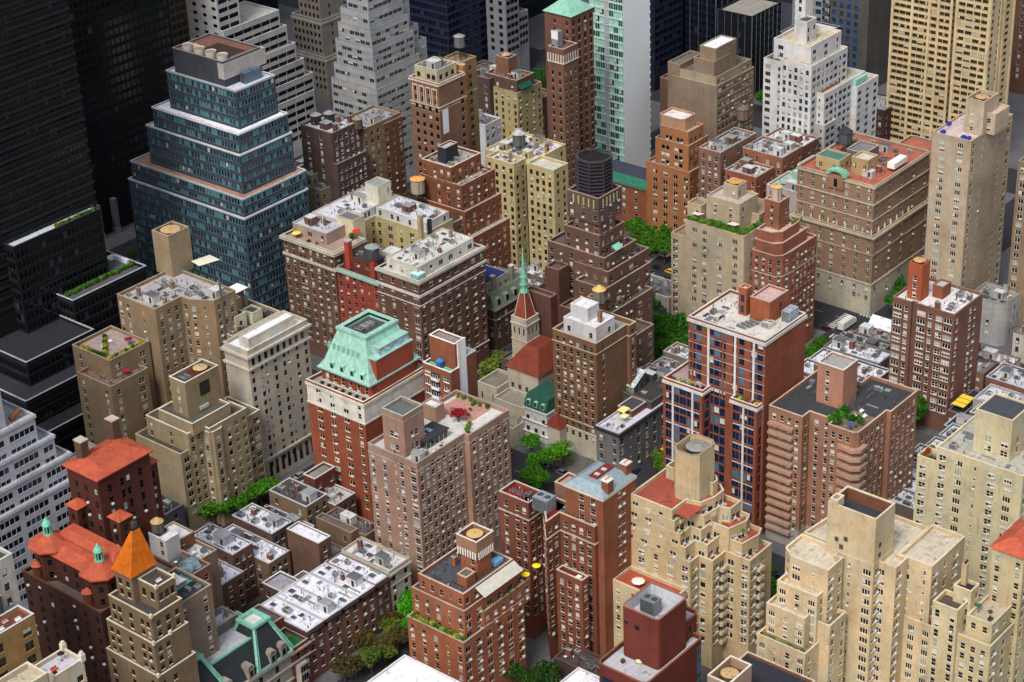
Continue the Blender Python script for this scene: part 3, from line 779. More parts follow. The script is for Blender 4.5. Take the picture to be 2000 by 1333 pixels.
b = B('small block with white party wall', 'small brown block with a bare white party wall and white bay windows', '8c4a3a', trim='e4ded2', roofc='6fae9a', pl='=wn.d', pr='', fh=3.1, win=('eeeae0', '20262a', None))
t = b.tier(box(52, (12, 1515, 250), (12, 1305, 165), (12, 1590, 210)), 52, par=.9)
x0, y0 = t['x0'], t['y0']
b.tier(rect(x0+3.2, y0+.6, x0+8.0, y0+11), 60, z0=44, par=.5, col='8c4a3a', trim='eeeae0', pl='', pr='', roofc='8a8378')
m = b.part('white_party_wall'); m.box(x0+4.2, x0+7.8, y0+.28, y0+.72, 0.01, 60.6, mat('wall', 'e8e8ec'))
m = b.part('rear_stack'); m.box(x0+7.8, x0+12.2, y0+.2, y0+9, 0.01, 54, mat('wall', '7c4436')); m.box(x0+7.7, x0+12.3, y0+.1, y0+9.1, 54, 54.3, mat('roof', 'b5b3ae'))
m = b.part('bay_window')
for i in range(14):
    zz = 47.6-i*3.1
    m.box(x0-.9, x0+.06, y0+4.4, y0+7.4, zz, zz+1.1, mat('wall', 'e6e4de')); m.box(x0-.85, x0+.06, y0+4.5, y0+7.3, zz+1.1, zz+2.4, mat('glass', '2a3236'))
    for j in range(4): m.box(x0-.92, x0-.85, y0+4.4+j*.97, y0+4.5+j*.97, zz+1.1, zz+2.4, mat('plain', 'e6e4de'))
tank(x0+2.2, y0+6, t['z'], 1.2, 2.2, 0, 'small blue water tank on the mint roof beside the white party wall', wood='2f6fb8', cap='3a7ab8')
# row houses on the leafy cross street
ry = 343.5
def townhouse(x0, x1, y0, y1, h, short, label, col, roofc, seed, pr='=n.n.n', pl='', trim='6e5548', cat='town house', zone=None, cl=True, par=.7, win=('8f8676', '14161a', None), fh=3.5, group=None, back='', ac=2, bulk=1, maxw=100, name='town_house', pipes=5, band=None, chim=2, bcol=None):
    b = B(short, label, col, name=name, cat=cat, trim=trim, roofc=roofc, pl=pl, pr=pr, fh=fh, win=win, group=group, zones=zone, maxw=maxw, seed=seed)
    t = b.tier(rect(x0, y0, x1, y1), h, par=par, top=1.3, zmin=.6, band=band)
    if cl: clutter(b, t, seed, ac=ac, pipes=pipes, sky=2, chim=chim, margin=.8, bulk=bulk, bcol=bcol)
    return b, t
specs = [(308.2, 315.0, '6a4038', 'flesh brown'), (315.0, 322.0, '734a3c', 'ruddy brown'), (322.0, 329.0, '7d5340', 'tan brown'), (329.0, 335.5, '6e483c', 'dull brown'), (335.5, 341.6, '5f3e38', 'dark brown')]
ords = ('first', 'second', 'third', 'fourth', 'fifth')
for i, (a0, a1, c, nm) in enumerate(specs):
    townhouse(a0+.01, a1-.01, ry, 363, 17, 'brownstone row', nm+' brownstone with a pale flat roof, '+ords[i]+' from the left in its row', c, 'dcdde6', 31+i, pr='=n.n.n', trim='c6c4ca' if i < 4 else '7a6a60', ac=1, bulk=1 if i % 2 else 0, group=None, par=.12, name='brownstone_house', chim=1 if i % 2 else 0, bcol='d0d0d4', band=[(15.6, .7, .5, '3c2c2a')])
b, t = townhouse(341.7, 350.4, ry+.3, 362.6, 18, 'pale stone end house', 'pale limestone town house with a cornice closing the brownstone row by the pinkish slab', 'b8b09c', 'c8c6cc', 44, pr='=t.t', trim='aaa28e', win=('5a5a52', '14161a', None), band=[(16.4, .6, .45, 'b6ae9a'), (12.6, .4, .25, 'b6ae9a')])
# green terrace house + mansion with copper ribs
b = B('red brick house with green terrace', 'red brick town house with a carved bay and bright green turf roof terrace', '6f2f2c', name='town_house', cat='town house', trim='a59684', roofc='1c6a3a', pl='', pr='=.t.t', fh=3.7, win=('8f8676', '14161a', None))
t = b.tier(rect(301.4, ry-.4, 308.1, 352), 15.2, par=1.2, band=[(13.6, .5, .6, 'a09280'), (10.2, .5, .4, 'a09280')], zmin=.6)
t2 = b.tier(rect(301.4, 352.2, 308.1, 362), 18.5, par=.6, roofc='50585c', pr='=.n.')
m = b.part('bay_window'); m.loft([[(302.4, ry-.4, 3), (303, ry-1.7, 3), (305.6, ry-1.7, 3), (306.2, ry-.4, 3)], [(302.4, ry-.4, 9.5), (303, ry-1.7, 9.5), (305.6, ry-1.7, 9.5), (306.2, ry-.4, 9.5)]], mat('wall', 'a59684'))
for i in range(3): m.box(303.1+i*.9, 303.8+i*.9, ry-1.78, ry-1.7, 4, 6, mat('glass', '16181c')); m.box(303.1+i*.9, 303.8+i*.9, ry-1.78, ry-1.7, 7, 8.8, mat('glass', '16181c'))
table_set(304, 347, t['z'], 'round table on the green turf terrace above the carved bay', None); bench(306, 349, t['z'], 'wooden lounge chair on the green turf terrace', None, '8a6a4a')
b = B('copper ribbed mansion', 'stone mansion with a steep black mansard ribbed in mint green copper', '8d867a', name='mansion', cat='mansion', trim='a39b8c', roofc='b9bcc0', pl='=t.t.t', pr='=t.t.t.t.t.t.', fh=4.4, win=('5a5a52', '14161a', None), seed=5)
mx0, mx1, my0, my1 = 263.5, 301.2, ry-.2, 362
t = b.tier(rect(mx0, my0, mx1, my1), 15, par=0, top=.8, zmin=.6, band=[(14.2, .9, .8, 'a39b8c'), (10, .5, .4, 'a39b8c'), (5.6, .5, .4, 'a39b8c')])
m = b.part('mansard_roof'); sl_ = mat('roof', '2a2f33'); cu = mat('patina', '88bfa4')
bx = rect(mx0, my0, mx1, my1); tx = rect(mx0+4, my0+4.2, mx1-3.6, my1-3)
m.loft([rr(bx, 15.01), rr(tx, 23)], sl_, cap=False); m.face(rr(tx, 23), mat('roof', 'b4b7bb'))
def pavilion(x, y, w, d, zt2):
    p = b.part('pavilion_roof'); o_ = [(x, y+d), (x, y), (x+w, y), (x+w, y+d)]; i_ = [(x+w*.3, y+d*.7), (x+w*.3, y+d*.3), (x+w*.7, y+d*.3), (x+w*.7, y+d*.7)]
    p.loft([rr(o_, 15.05), rr(i_, zt2)], sl_, cap=False); p.face(rr(i_, zt2), mat('roof', 'c6cbcb'))
    r_ = b.part('copper_ridge')
    for A, C_ in zip(o_, i_): r_.tube((A[0], A[1], 15.4), (C_[0], C_[1], zt2+.1), .5, cu, 5); r_.tube((A[0]+.9, A[1], 15.6), (C_[0]+.5, C_[1], zt2), .22, cu, 4)
    r_.ring(inset(i_, -.7), inset(i_, .5), zt2-.1, zt2+.7, cu); r_.ring(inset(o_, -.2), inset(o_, .5), 15.05, 15.5, cu)
pavilion(mx0-.4, my0-.5, 15.5, 16, 27.5); pavilion(mx1-12.5, my0-.5, 12.8, 14, 26)
r_ = b.part('copper_ridge'); r_.ring(inset(tx, -.3), inset(tx, .3), 22.9, 23.4, cu)
for i in (0, 1, 3, 5, 7, 8):
    xx = mx0+2.6+i*4.05; d = b.part('dormer'); d.box(xx-1.0, xx+1.0, my0-.7, my0+2.6, 15.3, 18.2, mat('wall', '9a9284')); d.box(xx-.6, xx+.6, my0-.76, my0-.7, 15.8, 17.7, mat('glass', '16181c'))
    for a_ in range(7):
        an = math.pi*a_/6; d.box(xx+math.cos(an)*1.0-.25, xx+math.cos(an)*1.0+.25, my0-.8, my0+2, 18.1+math.sin(an)*.9, 18.5+math.sin(an)*.9, mat('wall', '9a9284'))
b.tier(rect(mx0+6, my1-8, mx0+16, my1-.6), 27, z0=15, col='a89c86', roofc='9fb4ac', par=.5, pl='=n.', pr='=n.n.n', zmin=20)
b.tier(rect(mx0+19, my1-7, mx0+31, my1-.6), 26, z0=15, col='6d655a', roofc='b4b7bb', par=.4, pl='', pr='=n.n.n', zmin=20)
clutter(b, b.tiers[-1], 5, ac=2)
# rear (north side) low houses of the same block, roofs seen behind the row
k = 0
for (x0, x1, y0, y1, h, c, rc) in ((309, 320, 381, 402, 15, '75503f', 'd8d9e3'), (320, 328, 385, 403, 19, '6a4538', 'd4d6e0'), (328, 336.5, 379, 403, 14, '7a5a48', 'dedfe8'), (336.5, 345, 386, 403, 17, '5e4038', 'dadce4'), (345, 352, 384, 403, 12.5, '8c7254', '3c3e48'), (352, 361, 387, 403, 18, '7a6044', '4a4644'), (361, 370, 384, 402, 15, '6e4a3c', 'b4b2b0')):
    desc = ('ruddy', 'narrow', 'paler', 'taller', 'dark roofed', 'tar roofed', 'broad')[k]
    townhouse(x0+.02, x1-.02, y0, y1, h, 'low house behind the brownstones', desc+' low brick house in the jumbled rear row behind the brownstones', c, rc, 61+k, pr='=n.n.n', trim='b9b9be', pl='=n.n', ac=3, pipes=8, maxw=40, chim=1, bcol='b4b4ba' if k % 2 else '8c7468', par=.4); k += 1
b = B('white topped rear wing', 'narrow brown rear wing with a clean white roof standing above the brownstone yards', '6e4c3e', name='town_house', cat='town house', trim='d8d6d2', roofc='dcdde6', pl='', pr='=.n.', fh=3.2)
b.tier(rect(337.6, 367.5, 342.6, 380.5), 20.5, par=.5); b.tier(rect(322, 365.5, 329.5, 376), 12, par=.6, roofc='9a9aa2', pl='=n.n'); b.tier(rect(330.4, 366, 336.6, 374), 9, par=.4, roofc='6c6a6e')
b = B('brown rear block by pinkish slab', 'blank brown rear block with a cluttered terrace beside the pinkish slab', '755844', name='town_house', cat='town house', trim='8a7864', roofc='6a5a5c', pl='=..n', pr='', fh=3.2)
t = b.tier(rect(350.8, 367.5, 353.9, 382), 17, par=.6); t = b.tier(rect(354, 364.6, 360.5, 382.5), 15.5, par=.6, roofc='5a5450'); clutter(b, t, 76, ac=3, pipes=8); b.tier(rect(343.6, 370, 350.2, 379), 11, par=.5, roofc='8c8c94', pl='=n.n')
b = B('dark red rear penthouse house', 'small dark red rear house with grey roof at the foot of the mansard block', '6a2c26', name='town_house', cat='town house', trim='c4bcb0', roofc='7c847c', pl='=n', pr='=n.n', fh=3.2)
b.tier(rect(361.5, 392.4, 370.5, 397.4), 21, par=.8)
# blank walled brown buildings in the block middle
b = B('tall blank walled brown block', 'narrow brown brick block with a tall blank wall facing the white roofs', '80604e', trim='a29078', roofc='c2c0bc', pl='=n..n', pr='', fh=3.2)
t = b.tier(rect(*[v for v in (291.5, 366, 299, 384)]), 40, par=1); clutter(b, t, 71, ac=2)
t2 = penthouse(b, 292.5, 374, 298.5, 382.5, t['z'], 4, col='7e4536', roofc='dcdad8')
b = B('brown block by the white tank house', 'brown brick block with a white tank house and glass roof on top', '7c4e40', trim='a08070', roofc='55565a', pl='=n.n..n', pr='=n.n', fh=3.2)
t = b.tier(rect(283.2, 360, 291.3, 384), 42, par=.9)
t2 = penthouse(b, 286, 371, 291, 378, t['z'], 6.5, col='b9b6b4', roofc='d8d6d4', trim='d8d6d4', pl='=.n', pr='')
tank(288, 376, t2['z'], 1.7, 3.0, .8, 'wooden water tank on the white tank house beside the orange roofs', wood='6b6660', cap='b89a6c')
m = b.part('glass_roof'); m.loft([[(284, 362, 41.2), (290, 362, 41.2), (290, 367, 41.2), (284, 367, 41.2)], [(284, 364.4, 44), (290, 364.4, 44), (290, 364.6, 44), (284, 364.6, 44)]], mat('glass', '5a6c72'))
clutter(b, t, 72, ac=2, bulk=0, avoid=[(285, 370, 292, 379), (283, 361, 291, 368)])
b = B('tan block beside the orange pyramid', 'plain tan block with grey steel roof frames right of the orange pyramid', '86705a', trim='a5947a', roofc='3c4348', pl='=n.n.', pr='=n.n', fh=3.2)
t = b.tier(rect(270.9, 350.5, 283, 364), 44, par=.8); clutter(b, t, 73, ac=4, pipes=6)
tt = b.part('green_skylight'); tt.box(274, 281, 355, 360, t['z'], t['z']+1.4, mat('metal', '4a6a60')); tt.box(274.3, 280.7, 355.3, 359.7, t['z']+1.4, t['z']+1.5, mat('glass', '54787a'))
# orange pyramid tower
b = B('orange pyramid tower', 'slender tan stone tower topped by a bright orange tiled pyramid roof', '7c6444', trim='c8bc9c', roofc='45403c', pl='=n.n.n', pr='=n.nn.n', fh=3.2, win=('4a4436', '14100c', None), var=(.9, .02, .03, .02, .03))
base = b.tier(rect(257.0, 343.8, 269.8, 364), 33, par=1.0, trim='c8bc9c', pr='=n.n...')
t2 = b.tier(rect(257.9, 345.0, 269.8, 363.4), 42, z0=base['z'], par=1.0, pl='=nn.n.nn', pr='=nn..', top=1.6)
t3 = b.tier(rect(259.2, 346.2, 269.8, 362.8), 49, z0=t2['z'], par=.9, pl='=nn.n.nn', pr='=nnn')
t3b = b.tier(rect(263.2, 347.8, 269.8, 355), 55, z0=t3['z'], par=.9, pl='=tt', pr='=ttt')
t4 = b.tier(rect(261.4, 354.9, 269.2, 361.6), 56.5, z0=t3['z'], par=0, pl='=.tt.', pr='')
m = b.part('pyramid_roof'); og = mat('tile', 'c4640f')
e = rect(260.9, 354.4, 269.7, 362.1); a_ = rect(266.0, 357.8, 268.4, 358.6)
m.loft([rr(e, 56.5), rr(lerp2(e, a_, .12), 57.6), rr(a_, 66.6)], og)
m.box(266.2, 268.2, 357.9, 358.5, 66.6, 67.3, mat('metal', '3a3a3c'))
m = b.part('chimney'); m.box(269.4, 270.6, 361.4, 362.6, t3['z'], 66, mat('wall', '55483c')); m.cyl(270, 362, 66, 66.8, .3, .3, mat('metal', '4c4c4c'), 7)
for (x, y, z) in ((257.9, 345, 42), (263.5, 345, 42), (259.2, 346.2, 49), (257, 343.8, 33), (263.2, 347.8, 55), (269.4, 347.8, 55)):
    f = b.part('finial'); f.box(x-.35, x+.35, y-.35, y+.35, z, z+1.1, mat('wall', 'd8ccb0')); f.cyl(x, y, z+1.1, z+1.6, .3, .02, mat('wall', 'd8ccb0'), 6)
bench(266.6, 350.5, t3b['z'], 'white cushioned lounge chair on the terrace below the orange pyramid', None, 'c9c4bc')
# orange roofed dark brick hotel
b = B('dark brick hotel with orange roofs', 'huge dark brown brick hotel with orange tiled roofs and mint green lanterns', '40201c', name='hotel', cat='hotel', trim='6a3428', roofc='5c5450', pl='=n.n.n.n.n.n.n', pr='=n.n.n', fh=3.3, win=('4e3a34', '08080a', '3c2420'), var=(.7, .06, .02, .18, .04))  # dark brick, its wall colour lowered further to hold the front wall's shade
hx0 = 257.2
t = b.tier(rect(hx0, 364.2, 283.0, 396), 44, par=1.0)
org = mat('tile', 'b4563c'); orl = 'd0502e'
cu = mat('patina', '7fc8a6')
def octo(x, y, r): return [(x+r*math.cos(math.pi*(2*i+1)/8), y+r*math.sin(math.pi*(2*i+1)/8)) for i in range(8)]
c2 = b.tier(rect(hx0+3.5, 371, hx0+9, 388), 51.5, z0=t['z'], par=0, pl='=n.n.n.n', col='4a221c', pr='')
m = b.part('orange_roof'); m.loft([rr(rect(hx0+2.6, 370, hx0+10, 389), 51.5), rr(rect(hx0+5.6, 371, hx0+9.9, 387), 53.6)], org)
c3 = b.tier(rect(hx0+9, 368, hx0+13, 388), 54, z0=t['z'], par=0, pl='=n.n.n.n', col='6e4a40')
m = b.part('orange_roof'); m.loft([rr(rect(hx0+8, 366.5, hx0+13, 389), 54), rr(rect(hx0+10, 368, hx0+12.9, 388), 55.4)], org)
for (x, y, nm) in ((hx0+5.6, 369.0, 'near'), (hx0+5.6, 389.6, 'far')):
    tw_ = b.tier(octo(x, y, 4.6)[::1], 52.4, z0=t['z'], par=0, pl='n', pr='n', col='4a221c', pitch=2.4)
    m = b.part('orange_roof', 'octagonal orange tiled tower roof'); m.loft([rr(octo(x, y, 5.8), 52.2), rr(octo(x, y, 5.85), 52.7), rr(octo(x, y, 1.4), 55.2)], org)
    l = b.part('lantern', 'mint green domed lantern')
    l.cyl(x, y, 55.0, 55.6, 1.3, 1.3, cu, 10)
    for i in range(8): a_ = i*math.pi/4; l.tube((x+1.0*math.cos(a_), y+1.0*math.sin(a_), 55.6), (x+1.0*math.cos(a_), y+1.0*math.sin(a_), 58), .14, cu, 5)
    l.cyl(x, y, 55.6, 57.9, .55, .55, mat('plain', '1c3a30'), 8)
    for z0_, z1_, r0, r1 in ((58, 58.3, 1.35, 1.35), (58.3, 59, 1.25, 1.0), (59, 59.6, 1.0, .5), (59.6, 60.6, .5, .02)): l.cyl(x, y, z0_, z1_, r0, r1, cu, 10)
    m = b.part('orange_roof', 'small orange bay roof'); m.cyl(x-4.2, y+1.2, 47.4, 48.6, 1.8, .2, org, 10); m.cyl(x-4.2, y+1.2, 43.0, 47.4, 1.4, 1.4, mat('wall', '5c2c24'), 10)
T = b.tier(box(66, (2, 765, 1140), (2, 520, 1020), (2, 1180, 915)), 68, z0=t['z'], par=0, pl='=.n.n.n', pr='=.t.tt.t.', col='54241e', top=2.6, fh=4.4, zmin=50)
m = b.part('orange_roof', 'large flat orange tiled roof over the hotel tower'); pz = T['poly']; m.loft([rr(inset(pz, -.9), 68), rr(inset(pz, -.95), 68.35), rr(inset(pz, 3.2), 69.8)], org)
for (x, y, hh) in ((T['x0']+4.2, T['y0']+10.4, 74.5), (T['x0']+16, T['y1']-1.2, 75)):
    c = b.part('chimney', 'brown brick chimney stack'); c.box(x-1.2, x+1.2, y-1.4, y+1.4, 66, hh, mat('wall', '5c4436')); c.box(x-1.35, x+1.35, y-1.55, y+1.55, hh, hh+.3, mat('roof', 'b5a894'))
for (dx, dy, zz) in ((-3.2, 6.5, 58), (T['x1']-T['x0']+.2, 2.5, 62), (.5, -6, 57)):
    x, y = T['x0']+dx, T['y0']+dy
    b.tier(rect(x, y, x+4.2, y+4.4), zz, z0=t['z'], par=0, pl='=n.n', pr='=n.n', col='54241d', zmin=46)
    m = b.part('orange_roof', 'orange hipped roof of a corner turret'); m.loft([rr(rect(x-.4, y-.4, x+4.6, y+4.8), zz), rr(rect(x+1.6, y+1.8, x+2.6, y+2.6), zz+1.6)], org)
# ---------- block north of it: tan tower, bigtan, white stone, white office, black glass blocks
b = B('tan stepped block with white lined roofs', 'tan apartment block with white edged grey roofs and stacked rounded bays', '98845e', trim='d2cbb4', roofc='55534c', pl='=n..n..', pr='=e.w.e.w.w', fh=3.05, win=('b4ad98', '14140f', 'a89a78'), var=(.6, .1, .1, .1, .1))
m0 = at((2, 1460, 740), 35)
lo = b.tier(rect(338, 425.3, 346, 446), 29.5, par=1.0, trim='b3a27c', pl='', pr='=ed', roofc='4c463c')
t = b.tier(close(poly(35, (2, 1135, 590), (2, 1460, 740), (2, 1570, 675), (2, 1620, 700), (2, 1870, 520))), 35.4, par=.9)
t2 = b.tier(rect(t['x0']+1.2, t['y0']+1.8, t['x0']+17, t['y0']+17.5), 38.6, z0=t['z'], par=.8, pl='', pr='=w.d.w')
zb = t2['z']; n = at((2, 1440, 335), 50)
t3 = b.tier(rect(n[0], n[1], n[0]+14, n[1]+7.2), 50, z0=zb, par=1.2, col='8c7850', pl='=.n.', pr='', roofc='5a2a24')
m = b.part('louvre'); m.box(n[0]+5.5, n[0]+9.5, n[1]-.02, n[1]+.05, 43, 47.6, mat('plain', '2c261e')); m = b.part('awning'); m.box(n[0]+4.6, n[0]+8.2, n[1]-.3, n[1]+.05, 38.6, 39.8, mat('wall', 'b8b4aa'))
tank(n[0]+9.6, n[1]+3.6, t3['z'], 2.1, 1.4, 0, 'round tan topped water tank sunk in the brown tower roof of the tan stepped block', wood='6e3a30', cap='c0a878', cone=.1)
ac_unit(n[0]+1.6, n[1]+2, t3['z'], 3, 3, 1.2, 'square grey cooling unit beside the tan topped tank', None, fans=1)
bx_, by_ = t['x0'], t['y0']
b.tier([(bx_+5.6, by_+3), (bx_+5.8, by_+.3), (bx_+7.0, by_-.7), (bx_+10.2, by_-.7), (bx_+11.4, by_+.3), (bx_+11.6, by_+3)], 34, par=.9, pl='n', pr='=d.n')
right = b.tier(rect(t['x1'], t['y0']+1.5, 369.6, t['y0']+16), 31, par=.9, pl='', pr='=ed')
b = B('big tan tiered block', 'big weathered tan apartment block with a blank square tank tower', '8f7450', trim='a89472', roofc='a9a5a6', pl='=n.s.', pr='=d.w.n.w.dw.d', fh=3.1, win=('b8b4a6', '16181a', None), var=(.45, .12, .2, .08, .15))
P = close(poly(64, (1, 945, 960), (1, 1215, 1060), (1, 1390, 950), (1, 1440, 975), (1, 1640, 985), (1, 1805, 900)), yb=470)
t = b.tier(P, 63, par=1.0)
n = at((1, 1370, 830), 62); t2 = b.tier(rect(n[0]-1, n[1], n[0]+8, n[1]+8), 76.5, z0=t['z'], par=1.6, col='94805c', pl='', pr='', roofc='5c5650')
tank(n[0]+3.5, n[1]+4, t2['z'], 3.0, 1.5, 0, 'large round tan tank top filling the square tower of the big tan block', wood='7a6040', cap='bf9f70', cone=.06)
mm = b.part('awning', 'pale cream canvas awning'); mm.face([(n[0]+6, n[1]-1.2, 65.5), (n[0]+14, n[1]-1.2, 64.6), (n[0]+14, n[1]-6, 64.2), (n[0]+6, n[1]-5, 64.8)], mat('plain', 'd8d2bc'))
clutter(b, t, 81, ac=5, pipes=12, sky=3, chim=3, bulk=2, avoid=[(n[0]-2, n[1]-2, n[0]+9, n[1]+9)])
mm = b.part('smokestack', 'thin grey flue pipe running down the front'); fx = P[-3][0]-5; mm.tube((t['x1']-6, t['y0']-.0, 24), (t['x1']-6, t['y0']-.0, 70), .35, mat('metal', '6e6a64'), 7)
t3 = b.tier(rect(t['x1']-.4, t['y0']+4, t['x1']+5.5, 470), 57, par=.9, roofc='8c8674', pl='=n.', pr='=d.')
t4 = b.tier(rect(336, 452, 351, 468), 45, par=1.0, pl='=n..n', pr='=n.d', roofc='8a6a60')
clutter(b, t4, 84, ac=1)
t5 = b.tier(rect(340, 456, 356, 474), 51, par=1.0, pl='=n..', pr='=d.d', roofc='a4938c')
shrub_row(line_pts(341, 457.5, 354, 457.5, 1.5)+line_pts(341.5, 459, 341.5, 472, 1.5)+line_pts(343, 462, 350, 470, 1.6), t5['z'], 'green shrub in the roof garden of the big tan block', 'shrubs in the roof garden of the big tan block', leafs=('2f5a1c', '8aa028', '3c6a20', 'a6b432'), r=1.0)
for i in range(2): bench(346+i*3.5, 466+i, t5['z'], 'white sun lounger among shrubs on the big tan block', 'white sun loungers on the big tan block', 'e2e0dc')
umbrella(352, 461, t5['z'], '7a1c26', 'dark red parasol in the roof garden of the big tan block', 1.4)
umbrella(345, 455, t4['z'], 'a02030', 'red parasol on the lower terrace of the big tan block', 1.3)
# white limestone hotel
b = B('white limestone hotel', 'tall off white limestone hotel with dark square windows and a long white roof', 'b6ae94', name='hotel', cat='hotel', trim='c6bda8', roofc='e2e2e4', pl='', pr='=n.ns.n.ns.n.n', fh=3.25, win=('8a8272', '100f10', 'a89e88'), var=(.78, .06, .06, .02, .08))
n0 = at((2, 1900, 90), 50); P = rect(370.6, 427.3, 397, 438)
t = b.tier(P, 50, par=1.1, top=6.5, band=[(43.2, .6, .6, None), (47.5, .8, .9, None), (8.8, .7, .6, None)], col='bcb29c')
t2 = penthouse(b, 373.5, 429.5, 394, 434, t['z'], 3.2, col='cfcabc', roofc='eceaea', pl='', pr='=d.n.d.n.d')
for i in range(9):
    m = b.part('arched_window') if i < 9 else None; x = 372.6+i*2.7; m.box(x-.55, x+.55, 427.18, 427.35, 44.4, 47.0, mat('glass', '15161a')); m.box(x-.7, x+.7, 427.1, 427.3, 44.1, 44.35, mat('wall', 'c6bda8'))
    m = b.part('arched_window'); m.box(x-.6, x+.6, 427.18, 427.35, 2.4, 7.6, mat('glass', '15161a'))
b = B('cream cluttered roof block', 'cream block with a messy dark roof and white canopy behind the limestone hotel', '9c8864', trim='c2b48c', roofc='3c3c3a', pl='=n.n.n', pr='=n.n.n.n', fh=3.2)
t = b.tier(rect(375, 438.4, 396, 458), 50, par=1.0); clutter(b, t, 91, ac=6, pipes=12, sky=2, chim=3, bulk=3)
m = b.part('canopy', 'bright white square canopy on posts'); m.box(386, 391, 447, 452, 58, 58.25, mat('plain', 'e9e9ec')); m.box(387, 390, 448, 451, 49, 58, mat('wall', '6e5c4c'))
b.tier(rect(379, 441, 384, 446), 54, z0=t['z'], par=.4, col='c9bd94', roofc='504c46'); b.tier(rect(385.5, 440, 390, 445), 53, z0=t['z'], par=.4, col='c9bd94', roofc='3c4a44')
# white office building at the left edge
b = B('white ribbon window office', 'white stepped office block at the left edge with dark ribbon windows', 'b8b8c0', name='office_building', cat='office building', trim='c2c2c8', roofc='a8a6a4', pl='ggggg.', pr='ggggg.', pitch=1.75, fh=3.7, win=('6a6c76', '10141e', 'b2b2ba', '3c4858'), W={'g': (1.7, 2.0, .9, 1, 1)}, var=(.86, 0, .12, 0, .02))
wy = 431.5
for (xb, h, yy) in ((285.5, 118, wy+3), (294, 62, wy+1.2), (299, 53, wy+.8), (303.5, 45, wy+.4), (308, 37, wy)):
    t = b.tier(rect(252, yy, xb, 470), h, z0=0, par=1.1)
    b.cor.ring(inset(t['poly'], -.35), inset(t['poly'], .01), h-1.1, h-.1, mat('wall', 'c2c2c8'))
m = b.part('rusty_vent'); m.tube((288, 436, 62), (292, 436, 63.5), .8, mat('metal', '8a5a3a'), 8); m.tube((289, 434, 61.5), (293, 433.4, 61.8), .5, mat('metal', 'b8b8b4'), 8)
# white low roofs behind the orange hotel
b, t = townhouse(309.5, 322, 436, 468, 22, 'low white roofed building', 'low building with white membrane roof and green pipework beside the white office', 'a8a8b0', 'c4c4d2', 93, pr='=n.n.n', trim='b4b4bc', cat='building', ac=4, bulk=2, pipes=8, name='low_building')
b, t = townhouse(322.1, 337, 440, 466, 20, 'low pale roofed building', 'low building with pale lilac grey roof between orange and tan blocks', '9a98a0', 'cccbd8', 94, pr='=n.n.n', trim='b4b4bc', cat='building', ac=4, bulk=1, pipes=8, name='low_building')
b, t = townhouse(310, 336, 424.5, 435.8, 13, 'dark low building', 'dark tar roofed low building squeezed behind the orange hotel roof', '4c4a50', '2c2e36', 95, pr='=n.n.n', trim='6a6a70', cat='building', ac=3, bulk=1, name='low_building')
# black glass podium, terraces and slab at upper left
BG = ('26282c', '05070b', '1e2024', '2c343a')
b = B('black glass terraced block', 'black glass office block with planted terraces and pale roof ledges at far left', '111317', name='office_building', cat='office building', trim='3c3e42', roofc='55575a', pl='g', pr='g', pitch=1.75, fh=3.8, win=BG, W={'g': (1.5, 2.5, .7, 1, 1)}, var=(.94, 0, .06, 0, .0), maxw=100)
yy = 506
t = b.tier(rect(366, yy, 398, 560), 46, par=.9)
shrub_row(line_pts(368, yy+5.5, 397, yy+5.5, .95), t['z'], 'clipped green hedge plant along the terrace of the black glass block', 'hedge plants on the black glass terrace', leafs=('3f7a22', '4c8a28'), r=.9, h=1.3)
shrub_row([(391+i % 3, yy+12+i) for i in range(6)], t['z'], 'clipped green hedge plant along the terrace of the black glass block', 'hedge plants on the black glass terrace', leafs=('3f7a22', '4c8a28'), r=.9, h=1.3)
m = b.part('white_frame', 'white angled roof frame'); m.box(383, 397, yy+15, yy+16, t['z'], t['z']+1.6, mat('plain', 'd4d8de')); m.box(396.4, 397.4, yy+8, yy+15, t['z'], t['z']+1.6, mat('plain', 'd4d8de'))
t2 = b.tier(rect(352, yy+8, 388.5, 560), 69, z0=0, par=.8, roofc='c0ccd0')
shrub_row(line_pts(371, yy+9.5, 387, yy+9.5, 1.0), t2['z'], 'low green roof planting on the upper terrace of the black glass block', 'plants on the upper black glass terrace', leafs=('3f6a28', '5a7a30'), r=.9, h=1.1)
t3 = b.tier(rect(330, yy+13, 391, 600), 190, z0=0, par=.8, win=('2a2c30', '06080c', '26262a', '2c343a'), zmin=50)
for i in range(38):
    b.cor.ring(inset(t3['poly'], -.3), inset(t3['poly'], .01), 186.5-i*3.8, 187.4-i*3.8, mat('wall', '1f2023'))
t4 = b.tier(rect(338, yy-9, 366, 540), 38, par=.8, roofc='2a2c30'); t5 = b.tier(rect(330, yy-17, 358, 520), 30, par=.8, roofc='303238'); t6 = b.tier(rect(322, yy-25, 362, 500), 21, par=.8, roofc='25272b')
for tt in (t, t4, t5, t6):
    b.cor.ring(inset(tt['poly'], -.2), inset(tt['poly'], .3), tt['z1']+.15, tt['z1']+.4, mat('wall', 'a9adb2'))
    for i in range(int(tt['z1']/3.8)): b.cor.ring(inset(tt['poly'], -.15), inset(tt['poly'], .01), tt['z1']-1.2-i*3.8, tt['z1']-.75-i*3.8, mat('wall', '24272c'))
b = B('black tower behind the plaza', 'very tall black glass tower with two pale columns at its plaza foot', '0b0d12', name='office_tower', cat='office tower', trim='14161a', roofc='202226', pl='g', pr='g', pitch=2.6, fh=3.9, win=('0e1014', '04060c', '0c0e12', '2a3438'), W={'g': (2.2, 2.6, .6, 1, 1)}, var=(.975, 0, .025, 0, .0), zmin=24)
t = b.tier(rect(452, 618, 515, 670), 210, par=.8)
